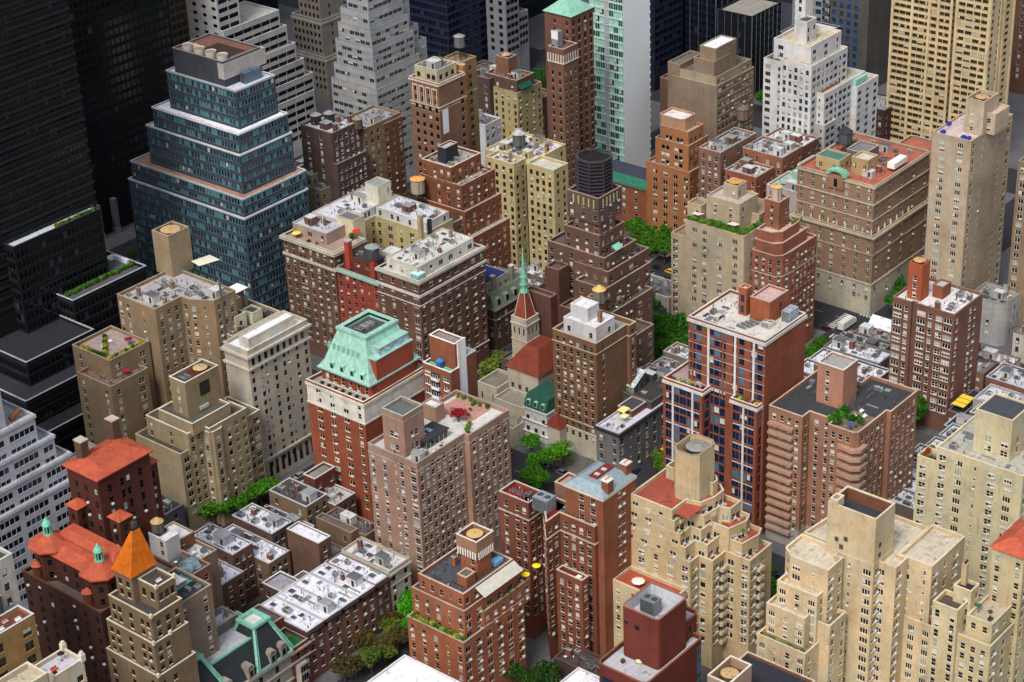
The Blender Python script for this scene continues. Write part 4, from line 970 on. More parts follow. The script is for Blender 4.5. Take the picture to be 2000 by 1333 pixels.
for i, xx in enumerate((454.5, 463.5, 472)):
    m = b.part('column'); m.box(xx, xx+2.0, 615.4, 617.6, .2, 15, mat('wall', '6f747c')); m.box(xx-.2, xx+2.2, 615.2, 617.8, 0.1, 2.5, mat('wall', '8d9096'))
# ---------- lower middle block: orange brick terrace block, red brick tower, cream stepped towers, maroon tower
b = B('orange brick terraced block', 'orange brick apartment block with planted corner terraces and a flared tank tower', '995038', trim='b99a84', roofc='48494e', pl='=n.n.n.s.n', pr='=e.D.e.D.e.D', fh=3.0, win=('b9b2a4', '15181a', 'b08a74'))
n0 = at((13, 1620, 1030), 26)
t1 = b.tier(rect(n0[0], n0[1], n0[0]+25, 317.6), 26, par=.9, roofc='8a7468')
t1b = b.tier(rect(n0[0]+8.5, n0[1]-.0, n0[0]+28, 317.4), 31, z0=24, par=.9, roofc='55504c')
t2 = b.tier(rect(n0[0]+2.2, n0[1]+1.2, n0[0]+27, 317.5), 34.2, z0=24, par=.6, roofc='4c4a48')
t3 = b.tier(rect(n0[0]+3.6, n0[1]+2.4, n0[0]+24, 316), 38.4, z0=t2['z'], par=.9, trim='c6b09c', top=1.4)
tn = at((13, 1720, 260), 49.5)
tw = b.tier(rect(tn[0]+.8, tn[1]+.8, tn[0]+6.6, tn[1]+6.8), 45.2, z0=t3['z'], par=0, pl='=.n', pr='')
tw2 = b.tier(rect(tn[0], tn[1], tn[0]+7.2, tn[1]+7.4), 49.8, z0=45.15, par=2.2, pl='', pr='', trim='d8cdb8', col='9c6a50', roofc='6b5c50')
for i in range(8):
    m = b.part('tower_slot'); yy = tn[1]+.6+i*.85; m.box(tn[0]-.02, tn[0]+.1, yy, yy+.35, 44.2, 46.4, mat('plain', 'e4e0d8')); m.box(tn[0]+.6+i*.8, tn[0]+.95+i*.8, tn[1]-.02, tn[1]+.1, 44.2, 46.4, mat('plain', 'e4e0d8'))
tank(tn[0]+3.6, tn[1]+3.7, tw2['z'], 2.1, 2.0, 0, 'round tan tank top inside the flared tower of the orange brick block', wood='8a6a4a', cap='c8a468', cone=.05)
penthouse(b, tn[0]-4.2, tn[1]+.5, tn[0]-.2, tn[1]+4, t3['z'], 3.2, col='995038', roofc='6b6a60', trim='c6b09c')
m = b.part('awning', 'long pale grey canvas awning'); ay = n0[1]+2.2; m.face([(n0[0]+8, ay, 38.2), (n0[0]+24, ay, 38.2), (n0[0]+24, ay-3.2, 36.4), (n0[0]+8, ay-3.2, 36.4)], mat('plain', 'b9b8ac'))
m = b.part('tarpaulin', 'light blue tarpaulin'); m.box(tn[0]+8, tn[0]+11.5, tn[1]+1, tn[1]+3, t3['z']+.1, t3['z']+1.2, mat('plain', '7fb4dc'))
clutter(b, t3, 101, ac=1, pipes=5, bulk=0, sky=1, avoid=[(tn[0]-5, tn[1]-1, tn[0]+9, tn[1]+9)])
lf = ('6a8a28', '3c6a1e', '8aa83a', '4c7a26')
shrub_row(line_pts(n0[0]+1.1, n0[1]+1, n0[0]+1.1, 316, 1.25), t1['z'], 'bushy plant on the lower left terrace of the orange brick block', 'plants on the lower terrace of the orange brick block', leafs=lf, r=.95, h=1.6)
shrub_row(line_pts(n0[0]+9, n0[1]+.6, n0[0]+22, n0[1]+.6, 2.2), t1b['z'], 'planter shrub on the side terrace of the orange brick block', 'planter shrubs on the side terrace of the orange brick block', leafs=lf, r=.6, h=1)
for i, pxx in enumerate(((23, 190, 415), (23, 105, 482))):
    p = at(pxx, 33.5); umbrella(p[0], p[1], 31.2, 'e8d21c', ('bright yellow parasol at the rear', 'bright yellow parasol nearer the awning')[i]+' of the orange brick block terrace', 1.25)
b = B('dark red brick block', 'dark red brick block with maroon roof, stone window surrounds and grey hipped penthouse', '7e3e30', trim='c4b49c', roofc='7a1c1e', pl='=n.n.s.n.n', pr='=..n.n', fh=3.1, win=('c6bcae', '16181a', 'b09a86'))
P = close(poly(46, (22, 0, 1215), (22, 110, 1280), (22, 240, 1215), (23, 270, 110), (23, 370, 30), (23, 620, 160), (23, 720, 90)), yb=317)
t = b.tier(P, 46, par=1.0, band=[(40.3, .35, .25, None)])
n = at((23, 580, 520), 31); lo = b.tier(rect(t['x0']+1.0, n[1], n[0]+1.0, n[1]+9), 31, par=.8, roofc='6e2020', pl='=..e.e.n')
m = b.part('skylight_box'); m.box(lo['x1']-2.6, lo['x1']-1.2, lo['y0']+1.2, lo['y0']+2.6, lo['z'], lo['z']+1, mat('plain', 'd8d6d0'))
n = at((22, 710, 1210), 56); px_ = at((22, 945, 1020), 56)[0]; py_ = at((22, 400, 1100), 56)[1]
t2 = b.tier(rect(n[0], n[1], px_, py_), 55, z0=t['z'], par=0, col='8f4a36', pl='=..n.n.', pr='', top=1.2, W=None) if False else b.tier(rect(n[0], n[1], px_, py_), 55, z0=0, par=0, col='8a4836', pl='=..d.d.', pr='=...nn..', top=1.2)
b.cor.ring(inset(t2['poly'], -.25), inset(t2['poly'], .01), 54.2, 55, mat('wall', 'd9cba8'))
m = b.part('hipped_roof', 'grey standing seam hipped roof'); e = inset(t2['poly'], -.35); ii = inset(t2['poly'], 2.6)
m.loft([rr(e, 55.01), rr(ii, 57.0)], mat('metal', '8fa0a6', m=.2))
m = b.part('red_deck'); cx, cy = (n[0]+px_)/2, (n[1]+py_)/2; m.box(cx-3, cx+4.6, cy-1.2, cy+1.6, 57, 57.5, mat('roof', '7a2e28'))
for i in range(2): m.box(cx-2+i*3, cx-1+i*3, cy-.8, cy+.6, 57.5, 57.8, mat('plain', 'b9b6b0'))
for (x, y) in ((n[0]+3.2, n[1]+1.0), (px_-1.5, n[1]+2.2)):
    c = b.part('chimney'); c.box(x-1.2, x+1.2, y-1.1, y+1.1, 50, 59, mat('wall', '8a4634')); c.box(x-1.35, x+1.35, y-1.25, y+1.25, 59, 59.3, mat('roof', 'd4d0c8'))
    for k in range(3): c.cyl(x-.7+k*.7, y, 59.3, 59.8, .18, .16, mat('plain', 'c8643c'), 7)
n = at((22, 310, 1310), 47); ac_unit(n[0]-1, n[1]+1, t['z'], 4.2, 5, 4.2, 'large grey cooling tower with two fans on the maroon roof', None, c='a4a9ae', fans=2)
b.tier(rect(t2['x0']+5, t2['y1']-.5, t2['x1']-3, t2['y1']+8), 50, z0=t['z'], par=.9, roofc='c09a94', pl='', pr='=n..n', col='8a5a48')
clutter(b, t, 103, ac=3, pipes=5, bulk=0, chim=0, avoid=[(t2['x0'], t2['y0'], t2['x1'], t2['y1']), (n[0]-2, n[1]-1, n[0]+5, n[1]+8)])
CR = 'c8ad78'
b = B('cream octagon tower block', 'cream stepped apartment block with a chamfered water tower and red tiled terraces', CR, trim='d4c29c', roofc='9a4c3c', pl='e.D.n.', pr='Dos.n', pitch=2.3, fh=3.0, win=('e2dccb', '1a1c1e', 'cdb98e'), var=(.45, .17, .12, .16, .1))
n = at((22, 1250, 1333), 52)
base = b.tier([(375, 286), (375, 263), (379, 263), (379, 258.5), (385, 258.5), (385, 250.5), (395.5, 250.5), (395.5, 286)], 36, par=1.1, roofc='8d5040')
f0 = b.tier([(375, 285), (375, 264.6), (379.5, 264.6), (379.5, 260.6), (385.5, 260.6), (385.5, 253.5), (392, 252.4), (395, 253.5), (395, 285)], 40, par=1.1)
f1 = b.tier([(375, 284), (375, 266.4), (380, 266.4), (380, 263), (385, 263), (385, 257.5), (391, 255.8), (394.4, 257), (394.4, 284)], 43.5, par=1.1)
f1b = b.tier([(375, 283.5), (375, 268.2), (380, 268.2), (382, 263.4), (388, 262.6), (389, 259.6), (394, 259.6), (394, 283.5)], 47, par=1.1)
f2 = b.tier([(375, 283), (375, 269), (381.5, 269), (382.6, 265), (387, 263.6), (391.5, 263.6), (393.5, 266), (393.5, 283)], 50.2, par=1.1)
f3 = b.tier([(388.6, 281), (388.6, 265.2), (391, 265.2), (393, 267), (393, 281)], 53, z0=49, par=1.0)
x0, y0, x1, y1 = 381.9, 266.1, 392.3, 274.6
oc = [(x0, y1-1.6), (x0, y0+1.8), (x0+1.8, y0), (x1-1.6, y0), (x1, y0+1.6), (x1, y1-1.6), (x1-1.6, y1), (x0+1.6, y1)]
tw = b.tier(oc, 64.2, z0=46, par=2.6, pl='', pr='', roofc='6e4438', trim='b0916a')
tank(x0+(x1-x0)*.62, (y0+y1)/2, tw['z'], 2.9, 1.7, 0, 'grey conical tank top inside the chamfered cream tower', wood='3c3a38', cap='8a8a84', cone=.12)
mast = b.part('roof_terrace'); mast.box(f2['x0']+.6, f2['x0']+9, f2['y0']+.6, f2['y0']+12, f2['z']+.002, f2['z']+.05, mat('roof', 'a04e3c'))
shrub_row([(377, 270.4), (384, 264.6), (390, 260.6), (380.8, 264.4), (387, 254.4), (376.4, 266.6)], 42.5, 'small potted shrub on a red tiled terrace of the cream octagon tower block', 'potted shrubs on the cream octagon tower block', r=.6, h=1)
fe = at((23, 820, 560), 24)
lowc = b.tier(rect(366.4, 264, 374.9, 283), 27, par=1.0, roofc='a4503c', pl='=n.n.n.n', pr='')
umbrella(369, 276, lowc['z'], 'f0dccb', 'open cream parasol on the red terrace behind the maroon tower', 1.9)
m = b.part('chute', 'green rubbish chute pipe hanging down the wall'); m.tube((374.2, 286.5, 26), (374.6, 284.5, 38), .45, mat('patina', '4f9c74'), 8)
MR = '6e2824'
b = B('maroon brick tower', 'maroon brick tower with rounded corners and a white walled cooling yard', MR, trim='8c4c40', roofc='b4b3b8', pl='=..s..s...', pr='', fh=3.3, win=('3a3436', '10161e', MR))
def rnd(x0, y0, x1, y1, r=1.6):
    o = []
    for cx, cy, a0 in ((x0+r, y0+r, 180), (x1-r, y0+r, 270), (x1-r, y1-r, 0), (x0+r, y1-r, 90)):
        for k in range(4): a = R(a0+30*k); o.append((cx+r*math.cos(a), cy+r*math.sin(a)))
    return o
nl = at((23, 1010, 1333), 36); ll = at((23, 630, 1165), 36)
lx0, ly0 = ll[0], nl[1]
t = b.tier(rnd(lx0, 241.2, 350, 256.5), 36, par=1.2, pl='', pr='')
b.tier(rect(lx0+.4, 241.3, lx0+.5, 250), 35.9, par=0) if False else None
m = b.part('ribbon_window'); m.box(lx0-.04, lx0+.1, 243.2, 254.8, 29, 32.6, mat('glass', '161c30')); m.box(lx0-.04, lx0+.1, 243.2, 254.8, 21, 24.6, mat('glass', '161c30'))
nu = at((23, 1140, 860), 50); ul = at((23, 840, 740), 50); ur = at((23, 1370, 670), 50)
t2 = b.tier(rnd(nu[0], nu[1], ur[0], ul[1], 1.1), 50, z0=34, par=3.4, pl='', pr='', trim='9c6458')
b.tier(rnd(ur[0]-1, nu[1]+1.4, ur[0]+7, ul[1]+2, 1.6), 41, par=1.1, pl='', pr='=..n')
m = b.part('yard_wall', 'white painted inner wall of the cooling yard'); pin = inset(t2['poly'], .42)
for i in range(len(pin)):
    A, C_ = pin[(i+1) % len(pin)], pin[i]; m.face([(A[0], A[1], t2['z']), (C_[0], C_[1], t2['z']), (C_[0], C_[1], 49.9), (A[0], A[1], 49.9)], mat('wall', 'c9c9cc'))
ac_unit(nu[0]+4.6, nu[1]+4.6, t2['z'], 3.2, 4.4, 4.0, 'large grey cooling tower inside the white walled maroon yard', None, c='8a8f92', fans=2)
m = b.part('slot_window'); m.box(nu[0]-.03, nu[0]+.1, nu[1]+6.0, nu[1]+7.2, 44.6, 45.8, mat('glass', '14181c')); m.box(nu[0]-.03, nu[0]+.1, nu[1]+9.4, nu[1]+10.4, 45, 45.8, mat('glass', '14181c'))
m = b.part('tall_window', 'tall blue glazed slot on the side wall'); m.box(347.2, 348.8, 241.14, 241.3, 12, 34, mat('glass', '3a5664'))
m = b.part('skydome', 'round pale green glass dome'); m.cyl(lx0+8, 249, t['z'], t['z']+.3, 1.25, 1.25, mat('metal', '9a9c98'), 16); m.cyl(lx0+8, 249, t['z']+.3, t['z']+.9, 1.1, .3, mat('plain', 'b6c890'), 16)
for i in range(2): shrub(lx0+5+i*5, 252-i*7, t['z'], 'brown potted shrub on the pale roof of the maroon tower', 'brown potted shrubs on the maroon tower', leaf='5c4c40', r=.7, h=1)
# big cream block
b = B('big cream stepped block', 'big cream apartment block with many stepped wings and a square tank tower', 'd0b684', trim='dcc8a2', roofc='c4b9a4', pl='w.s.', pr='D.n.', pitch=2.5, fh=3.0, win=('e6e0d2', '16181c', 'd0bd92'), var=(.46, .16, .14, .14, .1))
P = close(poly(54, (33, 60, 310), (33, 170, 350), (33, 470, 465), (33, 710, 350)), yb=233, xb=403)
L = at((33, 170, 350), 54); N_ = at((33, 470, 465), 54); Rr_ = at((33, 710, 350), 54)
t = b.tier([(N_[0], L[1]), (N_[0], N_[1]), (Rr_[0]-3, N_[1]), (Rr_[0]-3, N_[1]+2.2), (Rr_[0], N_[1]+2.2), (Rr_[0], L[1]+3), (N_[0]+2.5, L[1]+3)], 54, par=1.1)
N2 = at((33, 1000, 445), 54); L2 = at((33, 835, 375), 54); R2 = at((33, 1105, 370), 54)
t2 = b.tier([(N2[0], L[1]+3), (N2[0], N2[1]), (R2[0], N2[1]), (R2[0], N2[1]+2.6), (403, N2[1]+2.6), (403, L[1]-6), (399, L[1]+1)], 54, par=1.1)
N3 = at((33, 1280, 430), 54); b.tier(rect(N3[0], N3[1], 405, N2[1]+2.7), 53.8, par=1.1)
N4 = at((33, 1250, 600), 47); L4 = at((33, 1050, 505), 47); R4 = at((33, 1440, 415), 47)
t4 = b.tier(rect(N4[0], N4[1], R4[0], L4[1]+2), 47, par=1.1, roofc='8c4434', pl='=s.n.s', pr='=D.n.D')
N5 = at((33, 1300, 880), 36); L5 = at((33, 990, 790), 36)
t5 = b.tier(rect(L5[0], N5[1], R4[0]+1, L5[1]+1), 36, par=1.1, roofc='6a4a3c', pl='=w.w.w', pr='=D.D')
shrub_row(line_pts(L5[0]+1.2, N5[1]+1.4, L5[0]+1.2, L5[1], 1.3), t5['z'], 'potted green shrub on the low terrace of the big cream block', 'potted shrubs on the low cream terrace', r=.7, h=1.3)
umbrella(L5[0]+2, N5[1]+6.4, t5['z'], '9c2420', 'dark red parasol upper left on the low cream terrace', 1.3); umbrella(L5[0]+2, N5[1]+1.4, t5['z'], 'a82828', 'dark red parasol nearest the corner of the low cream terrace', 1.2)
l1 = b.tier(rect(N_[0]-2.8, N_[1]+1.2, N_[0]+2, L[1]+2), 47, par=1.0, pl='=w.n.w', pr='=n'); l2 = b.tier(rect(N_[0]-5.4, N_[1]+3, N_[0]+2, L[1]+3.4), 41, par=1.0, pl='=w.n.w', pr='=n')
l3 = b.tier(rect(N_[0]-8.6, N_[1]+.5, N_[0]+2, L[1]+4), 33, par=1.0, pl='=w.s.n.w', pr='=n.n', roofc='7a6a58')
l4 = b.tier(rect(N_[0]-2, N_[1]-2.4, N_[0]+6, N_[1]+3), 39, par=1.0, pl='', pr='=n.n', roofc='7a6a58')
shrub_row(line_pts(N_[0]-7.6, N_[1]+2, N_[0]-7.6, L[1]+3, 1.5), l3['z'], 'small shrub on the bottom left terrace of the big cream block', 'shrubs on the bottom left cream terrace', r=.6, h=1)
NT = at((33, 845, 70), 68); LT = at((32, 455, 1265), 68); RT = at((32, 1000, 1270), 68)
tw = b.tier(rect(NT[0], NT[1], RT[0], LT[1]), 68, z0=52.9, par=3.6, roofc='3a3c44', pl='', pr='')
m = b.part('inner_yard_wall', 'rust red inner wall of the tank yard'); pin = inset(tw['poly'], .42)
for i in range(4):
    A, C_ = pin[(i+1) % 4], pin[i]; m.face([(A[0], A[1], tw['z']), (C_[0], C_[1], tw['z']), (C_[0], C_[1], 67.8), (A[0], A[1], 67.8)], mat('wall', '7c4434'))
b.tier(rect(NT[0]+.05, NT[1]+.05, RT[0], LT[1]), 54.4, par=.3, pl='w.s.', pr='D.n.')
for (a_, z_) in ((11, 57.4), (8.4, 58.4), (9.6, 55.6)): m = b.part('louvred_window'); m.box(NT[0]-.03, NT[0]+.1, NT[1]+a_-.55, NT[1]+a_+.55, z_, z_+1.3, mat('plain', '4a463c'))
for (a_, z_) in ((2.6, 58.6), (2.6, 55.6)): m = b.part('louvred_window'); m.box(NT[0]+a_-.5, NT[0]+a_+.5, NT[1]-.03, NT[1]+.1, z_, z_+1.3, mat('plain', '4a463c'))
penthouse(b, tw['x0']-.3, tw['y1']-3, tw['x0']+3, tw['y1']-.6, 67, 2.4, col='d0b684', roofc='8c8478')
# right hand cream blocks
b = B('pale cream block at right', 'pale cream block with a mottled grey roof and planted rounded corner terrace', 'c9bb8c', trim='d6c9a0', roofc='aaa89a', pl='D.w.s.', pr='n.D.', pitch=2.5, fh=3.0, win=('dcd6c4', '1a1c1c', 'c9bb8c'), var=(.5, .14, .14, .1, .12))
N = at((32, 1990, 1060), 56); L = at((32, 1330, 820), 56)
t = b.tier(rect(N[0], N[1], N[0]+26, L[1]), 56, par=.35)
n2 = at((32, 1600, 1070), 50); l2_ = at((32, 1165, 915), 50)
t2 = b.tier(close([(n2[0], l2_[1]), (n2[0], n2[1]+1), (n2[0]+1, n2[1]), (N[0]+6, n2[1])], yb=l2_[1]), 51, par=1.1, roofc='8f8070')
shrub_row(line_pts(n2[0]+1.2, n2[1]+6, n2[0]+1.2, l2_[1]-1, 1.2)+line_pts(n2[0]+2, l2_[1]-1, n2[0]+6, l2_[1]-1, 1.2), t2['z'], 'dense green shrub on the corner terrace of the pale cream block', 'shrubs on the pale cream corner terrace', leafs=('4a6a1e', '7a7a2a', '8a4a30'), r=.8, h=1.4)
nt2 = at((32, 1910, 630), 68.5); lt2 = at((32, 1610, 540), 68.5)
tw = b.tier(rect(nt2[0], nt2[1], nt2[0]+11, lt2[1]), 68.5, z0=t['z'], par=.3, roofc='44464c', pl='=.d.d', pr='=.n.n', top=7, fh=3.2)
b.tier(rect(N[0]-3, N[1]-5, N[0]+12, N[1]+2), 40, par=1.0, roofc='8f8070')
clutter(b, t, 121, ac=1, bulk=0, chim=0, pipes=3, avoid=[(tw['x0'], tw['y0'], tw['x1'], tw['y1'])])
b = B('cream block with orange roofed attic', 'cream stepped block with an orange hipped roof at the right edge', 'c6b27e', trim='d2c296', roofc='b0a490', pl='=D.n.n.n.D', pr='=D.n.D.n', fh=3.0, win=('d8d2be', '1a1c1c', 'c6b27e'))
N = at((33, 1735, 1060), 42); L = at((33, 1450, 970), 42); Rr_ = at((33, 1990, 830), 42)
t = b.tier(rect(N[0], N[1], Rr_[0]+4, L[1]), 42, par=.9)
N = at((33, 1750, 890), 47); L = at((33, 1540, 840), 47); R_ = at((33, 1925, 690), 47)
t2 = b.tier(rect(N[0], N[1], R_[0]+6, L[1]+.6), 47, z0=t['z'], par=1.0, top=1.4)
bench(N[0]+3, N[1]+2, t2['z'], 'dark brown lounge sofa on the stone terrace below the orange roof', None)
table_set(N[0]+5.4, N[1]+3.4, t2['z'], 'round dark table on the stone terrace below the orange roof', None)
q1 = b.tier(rect(N[0]+1.5, N[1]+7, N[0]+6, N[1]+12), 53, z0=41, par=.8, pl='=.t', pr='=.n', roofc='2e2c2a')
pq = at((1998, 1088), 62); q2 = b.tier(rect(pq[0]-.4, pq[1]-.6, pq[0]+14, at((1940, 1067), 62)[1]), 62, z0=0, par=0, pl='=n..n', pr='=n.n.n', top=2)
m = b.part('orange_roof', 'bright orange hipped tile roof'); m.loft([rr(inset(q2['poly'], -.7), 62.05), rr(inset(q2['poly'], 3.4), 64.6)], mat('tile', 'bc5a40'))
q3 = b.tier(rect(N[0]-3, N[1]+8, N[0]+3.4, N[1]+15), 49.5, z0=0, par=1.2, pl='=t.t', pr='=.n', roofc='5a4c40')
c = b.part('chimney'); c.box(N[0]+4, N[0]+5.2, N[1]+10, N[1]+11.4, 50, 58.4, mat('wall', 'b8a070')); c.cyl(N[0]+4.6, N[1]+10.7, 58.4, 59, .3, .3, mat('metal', '2c2c2c'), 8)
umbrella(N[0]+4.2, N[1]+6, t2['z'], '24584c', 'dark green folded parasol beside the cream attic', .8)
# bottom edge pieces
b = B('brown tank roof block', 'brown brick building with an open tank enclosure at the bottom edge', '7c4838', trim='c9b49c', roofc='2f3038', pl='=n.n.n', pr='=n.n.n.n', fh=3.1)
N = at((23, 1700, 1333), 38); N = at((23, 1990, 1270), 30); P_ = at((23, 1830, 1100), 32)
t = b.tier(rect(at((23, 1600, 1400), 32)[0], at((33, 160, 1300), 32)[1]-6, at((33, 160, 1300), 32)[0]+3, P_[1]), 32, par=1.0)
e0 = at((23, 1690, 1140), 42); e1 = at((23, 1840, 1195), 42)
tw = b.tier(rect(at((23, 1520, 1280), 42)[0], at((23, 1700, 1350), 42)[1], e1[0]+.5, at((23, 1520, 1280), 42)[1]), 42, z0=30, par=2.6, pl='', pr='', col='a88a70', trim='dccdb4', roofc='5c3a30')
tank((tw['x0']+tw['x1'])/2, (tw['y0']+tw['y1'])/2, tw['z'], 2.1, 1.8, 0, 'round tan tank top in the enclosure at the bottom edge', wood='6a5440', cap='b89a6c', cone=.06)
b = B('white roofed hall', 'low building with a clean bright white roof at the bottom edge', 'b4aea6', trim='d4d4d8', roofc='f0f0f4', pl='', pr='=n.n.n.n', fh=4, name='low_building', cat='building')
p1 = at((13, 1160, 1120), 22); p2 = at((13, 1500, 1300), 22)
b.tier(rect(p2[0]-16, p2[1]-6, p2[0]+.5, p1[1]), 22, par=.3)
b.tier(rect(p2[0]-20, p2[1]-1, p2[0]-15, p1[1]-3), 18, par=.3, roofc='dadae0')
b = B('small white peaked roof house', 'small house with a white gabled roof at the bottom edge', 'a8a098', trim='d8d8dc', roofc='e6e6ea', pl='', pr='', name='low_building', cat='building')
p1 = at((23, 510, 1225), 14); t = b.tier(rect(p1[0]-10, p1[1]-11, p1[0]+.5, p1[1]), 14, par=.3)
# bottom left
b = B('ochre brick block', 'ochre brick office block with large dark windows and a roof lounge at lower left', 'a5783a', trim='c9c9cc', roofc='6a4038', pl='=g.g.g', pr='=g.g.g.g', fh=4.0, win=('6a5c40', '181c1c', 'b08848'), W={'g': (2.6, 2.5, .8, 2, 2)})
e = at((3, 265, 800), 64); t = b.tier(rect(200, e[1], e[0], e[1]+6), 64, par=1.0, top=2.2)
b.tier(rect(200, e[1]+6.05, e[0]-4, e[1]+16), 69, par=.8, col='3a4a48', trim='8c8c8c', roofc='4c5054')
for i in range(4): bench(e[0]-3.2-i*2.5, e[1]+2+(i % 2)*1.7, t['z'], ('white cushion seat nearest the corner of the ochre block lounge', 'pink cushion seat on the ochre block roof lounge', 'white cushion seat mid way along the ochre block lounge', 'dusty rose cushion seat farthest left on the ochre block')[i], None, ('dcdad6', 'b98c94', 'd0cecb', 'a87880')[i])
b = B('white corner block', 'narrow off white block with brown framed windows at the left edge', 'bcb7aa', trim='c9c6be', roofc='4c4440', pl='', pr='=n.n.n.n', fh=4.2, win=('6a4a34', '14222c', 'a8a294'), W={'n': (1.5, 2.2, .8, 1, 2)})
e = at((3, 95, 330), 74); b.tier(rect(200, e[1], e[0], e[1]+14), 74, par=1.0)
b = B('cream block with roof lounge', 'cream stone building with pinnacled parapet and pale roof lounge at bottom left', 'c2b694', trim='d6ccb0', roofc='bdbac2', pl='', pr='=e.s.e.s.e.e', fh=4.0, win=('d8d0b8', '14181a', 'c2b694'))
e = at((3, 650, 1150), 70); t = b.tier(rect(198, e[1], e[0], e[1]+7), 70, par=1.0, top=2.6)
for (x, y) in ((e[0]-.2, e[1]+.2), (e[0]-.2, e[1]+6.8), (e[0]-9.5, e[1]+.2)):
    m = b.part('pinnacle'); m.box(x-.6, x+.6, y-.6, y+.6, 69.5, 71.4, mat('wall', 'd6ccb0')); m.box(x-.4, x+.4, y-.4, y+.4, 71.4, 71.9, mat('wall', 'd6ccb0'))
b.tier(rect(198, e[1]-.5, e[0]-10.4, e[1]+6.4), 72.5, par=1.4, roofc='b4ac94')
umbrella(e[0]-2.6, e[1]+4.6, t['z'], '1c1e26', 'black round parasol on the pale roof at bottom left', .9); bench(e[0]-6, e[1]+3, t['z'], 'orange and black lounge chair on the pale roof at bottom left', None, 'b8502c')
table_set(e[0]-7, e[1]+1.6, t['z'], 'round black table on the pale roof at bottom left', None, '1c1e24')
# ---------- east of the avenue
b = B('long brown brick block', 'long brown brick block with black roof, brick lift tower and stacked corner balconies', '9c6850', trim='c8ac90', roofc='3c3e42', pl='=D.n.D.s.s.n.D.n', pr='=n.a.D.s.D.s.a.D.n', fh=3.0, win=('dcd6ca', '15181a', 'b08870'), var=(.42, .2, .1, .18, .1), zones=[(0, 7, 'a8a098')])
P = close(poly(46, (32, 75, 570), (32, 220, 620), (32, 250, 590), (32, 365, 665), (32, 560, 725), (32, 660, 740), (32, 890, 590), (32, 1020, 425)), yb=283)
x0 = at((32, 75, 570), 46)[0]; y_a = at((32, 370, 670), 46)[1]
P = [(442.5, 282.6), (442.5, 271), (446.5, 271), (446.5, 263), (443.4, 263), (443.4, 254.6), (444.6, 253.4), (460, 253.4), (460, 252), (475.5, 252), (475.5, 268), (470, 268), (470, 282.6)]
t = b.tier(P, 46.4, par=1.1)
n = at((32, 590, 270), 57); tw = b.tier(rect(n[0], n[1], n[0]+8, n[1]+9), 58.5, z0=t['z'], par=.5, col='a8705a', trim='d6d0c4', roofc='9a9c94', pl='=.n..', pr='')
TG = b.part('terrace_deck'); TG.box(444.4, 456, 254.6, 262, t['z']+.002, t['z']+.07, mat('roof', '7c6a54'))
shrub_row(line_pts(446, 263.5, 454, 263.5, .9)+line_pts(450, 256, 450, 262, 1.1)+line_pts(446.4, 261, 446.4, 264, 1), t['z'], 'leafy tree like shrub in the roof garden of the long brown block', 'roof garden shrubs on the long brown block', leafs=('2c6a1c', '3c8a24', '24581a'), r=1.3, h=2.4)
for i in range(4): bench(451+i*1.9, 257.5+(i % 2)*2.2, t['z'], 'white lounge chair on the roof garden of the long brown block', 'lounge chairs on the long brown block', 'e6e4e0')
table_set(448, 256.5, t['z'], 'round table on the roof garden of the long brown block', None)
umbrella(445.6, 257.2, t['z'], '1f4fa0', 'blue parasol at the corner of the long brown block roof', .9)
for i in range(13):
    z_ = 40.4-i*3.0; m = b.part('balcony', 'angular brick fronted corner balcony'); m.loft([[(442.3, 259, z_-.2), (442.0, 254.2, z_-.2), (443.6, 252, z_-.2), (447.6, 252, z_-.2), (447.6, 254, z_-.2), (444, 259, z_-.2)], [(442.3, 259, z_+.9), (442.0, 254.2, z_+.9), (443.6, 252, z_+.9), (447.6, 252, z_+.9), (447.6, 254, z_+.9), (444, 259, z_+.9)]], mat('wall', 'b48a70'))
for i in range(13):
    z_ = 41.0-i*3.0; m = b.part('balcony', 'long left side balcony'); m.box(440.9, 442.5, 273.6, 282, z_-.15, z_+.8, mat('wall', 'b48a70'))
clutter(b, dict(t, x0=456), 131, ac=1, bulk=0, sky=0, chim=0, pipes=3, avoid=[(n[0], n[1], n[0]+8, n[1]+9)])
b = B('modern brick and glass tower', 'modern red brick grid tower with white pilasters and a flat grey roof', '8f4430', trim='d2cdc4', roofc='c9c4ba', pl='=ggPgggPggPgg', pr='', fh=3.3, win=('44525e', '101c34', '8f4430', '4c6a80'), W={'g': (2.5, 2.85, .3, 2, 1)}, var=(.7, .02, .2, 0, .08))
HM = 67.4; n = at((31, -20, 1333), HM); lm = at((21, 1385, 1130), HM); rm = at((31, 285, 1110), HM)
t = b.tier(rect(n[0], n[1], rm[0], lm[1]), HM, par=.9, top=1.2, band=[(HM-1.6, 1.0, .35, 'd2cdc4')])
L_ = lm[1]-n[1]
for i, fr in enumerate((.27, .62, .86)):
    m = b.part('white_pilaster'); yy = lm[1]-L_*fr; m.box(n[0]-.22, n[0]+.06, yy-.35, yy+.35, 44, HM-1.6, mat('wall', 'd8d4cc'))
for i in range(6): b.cor.box(n[0]-.12, n[0]+.02, n[1], lm[1], HM-4.9-i*3.3-.1, HM-4.9-i*3.3+.05, mat('wall', 'b4b0a8'))
for i in range(5): b.cor.box(n[0]-.14, n[0]-.002, lm[1]-L_*(.06+.2*i)-.3, lm[1]-L_*(.06+.2*i)+.3, 43, HM-1.7, mat('wall', '8f4430'))
k0 = at((31, -190, 1160), 66)
tb = b.tier(rect(n[0]+10.5, n[1]+5.5, n[0]+20.5, n[1]+12.5), HM+6.4, z0=t['z'], par=.6, pl='', pr='=..n.', roofc='c4a49c', trim='b0a49a', col='9a4a32')
tc = b.tier(rect(n[0]+11, n[1]+14, n[0]+14, n[1]+17), HM+8, z0=t['z'], par=.6, pl='=t', pr='', col='9a4a32', trim='c07858')
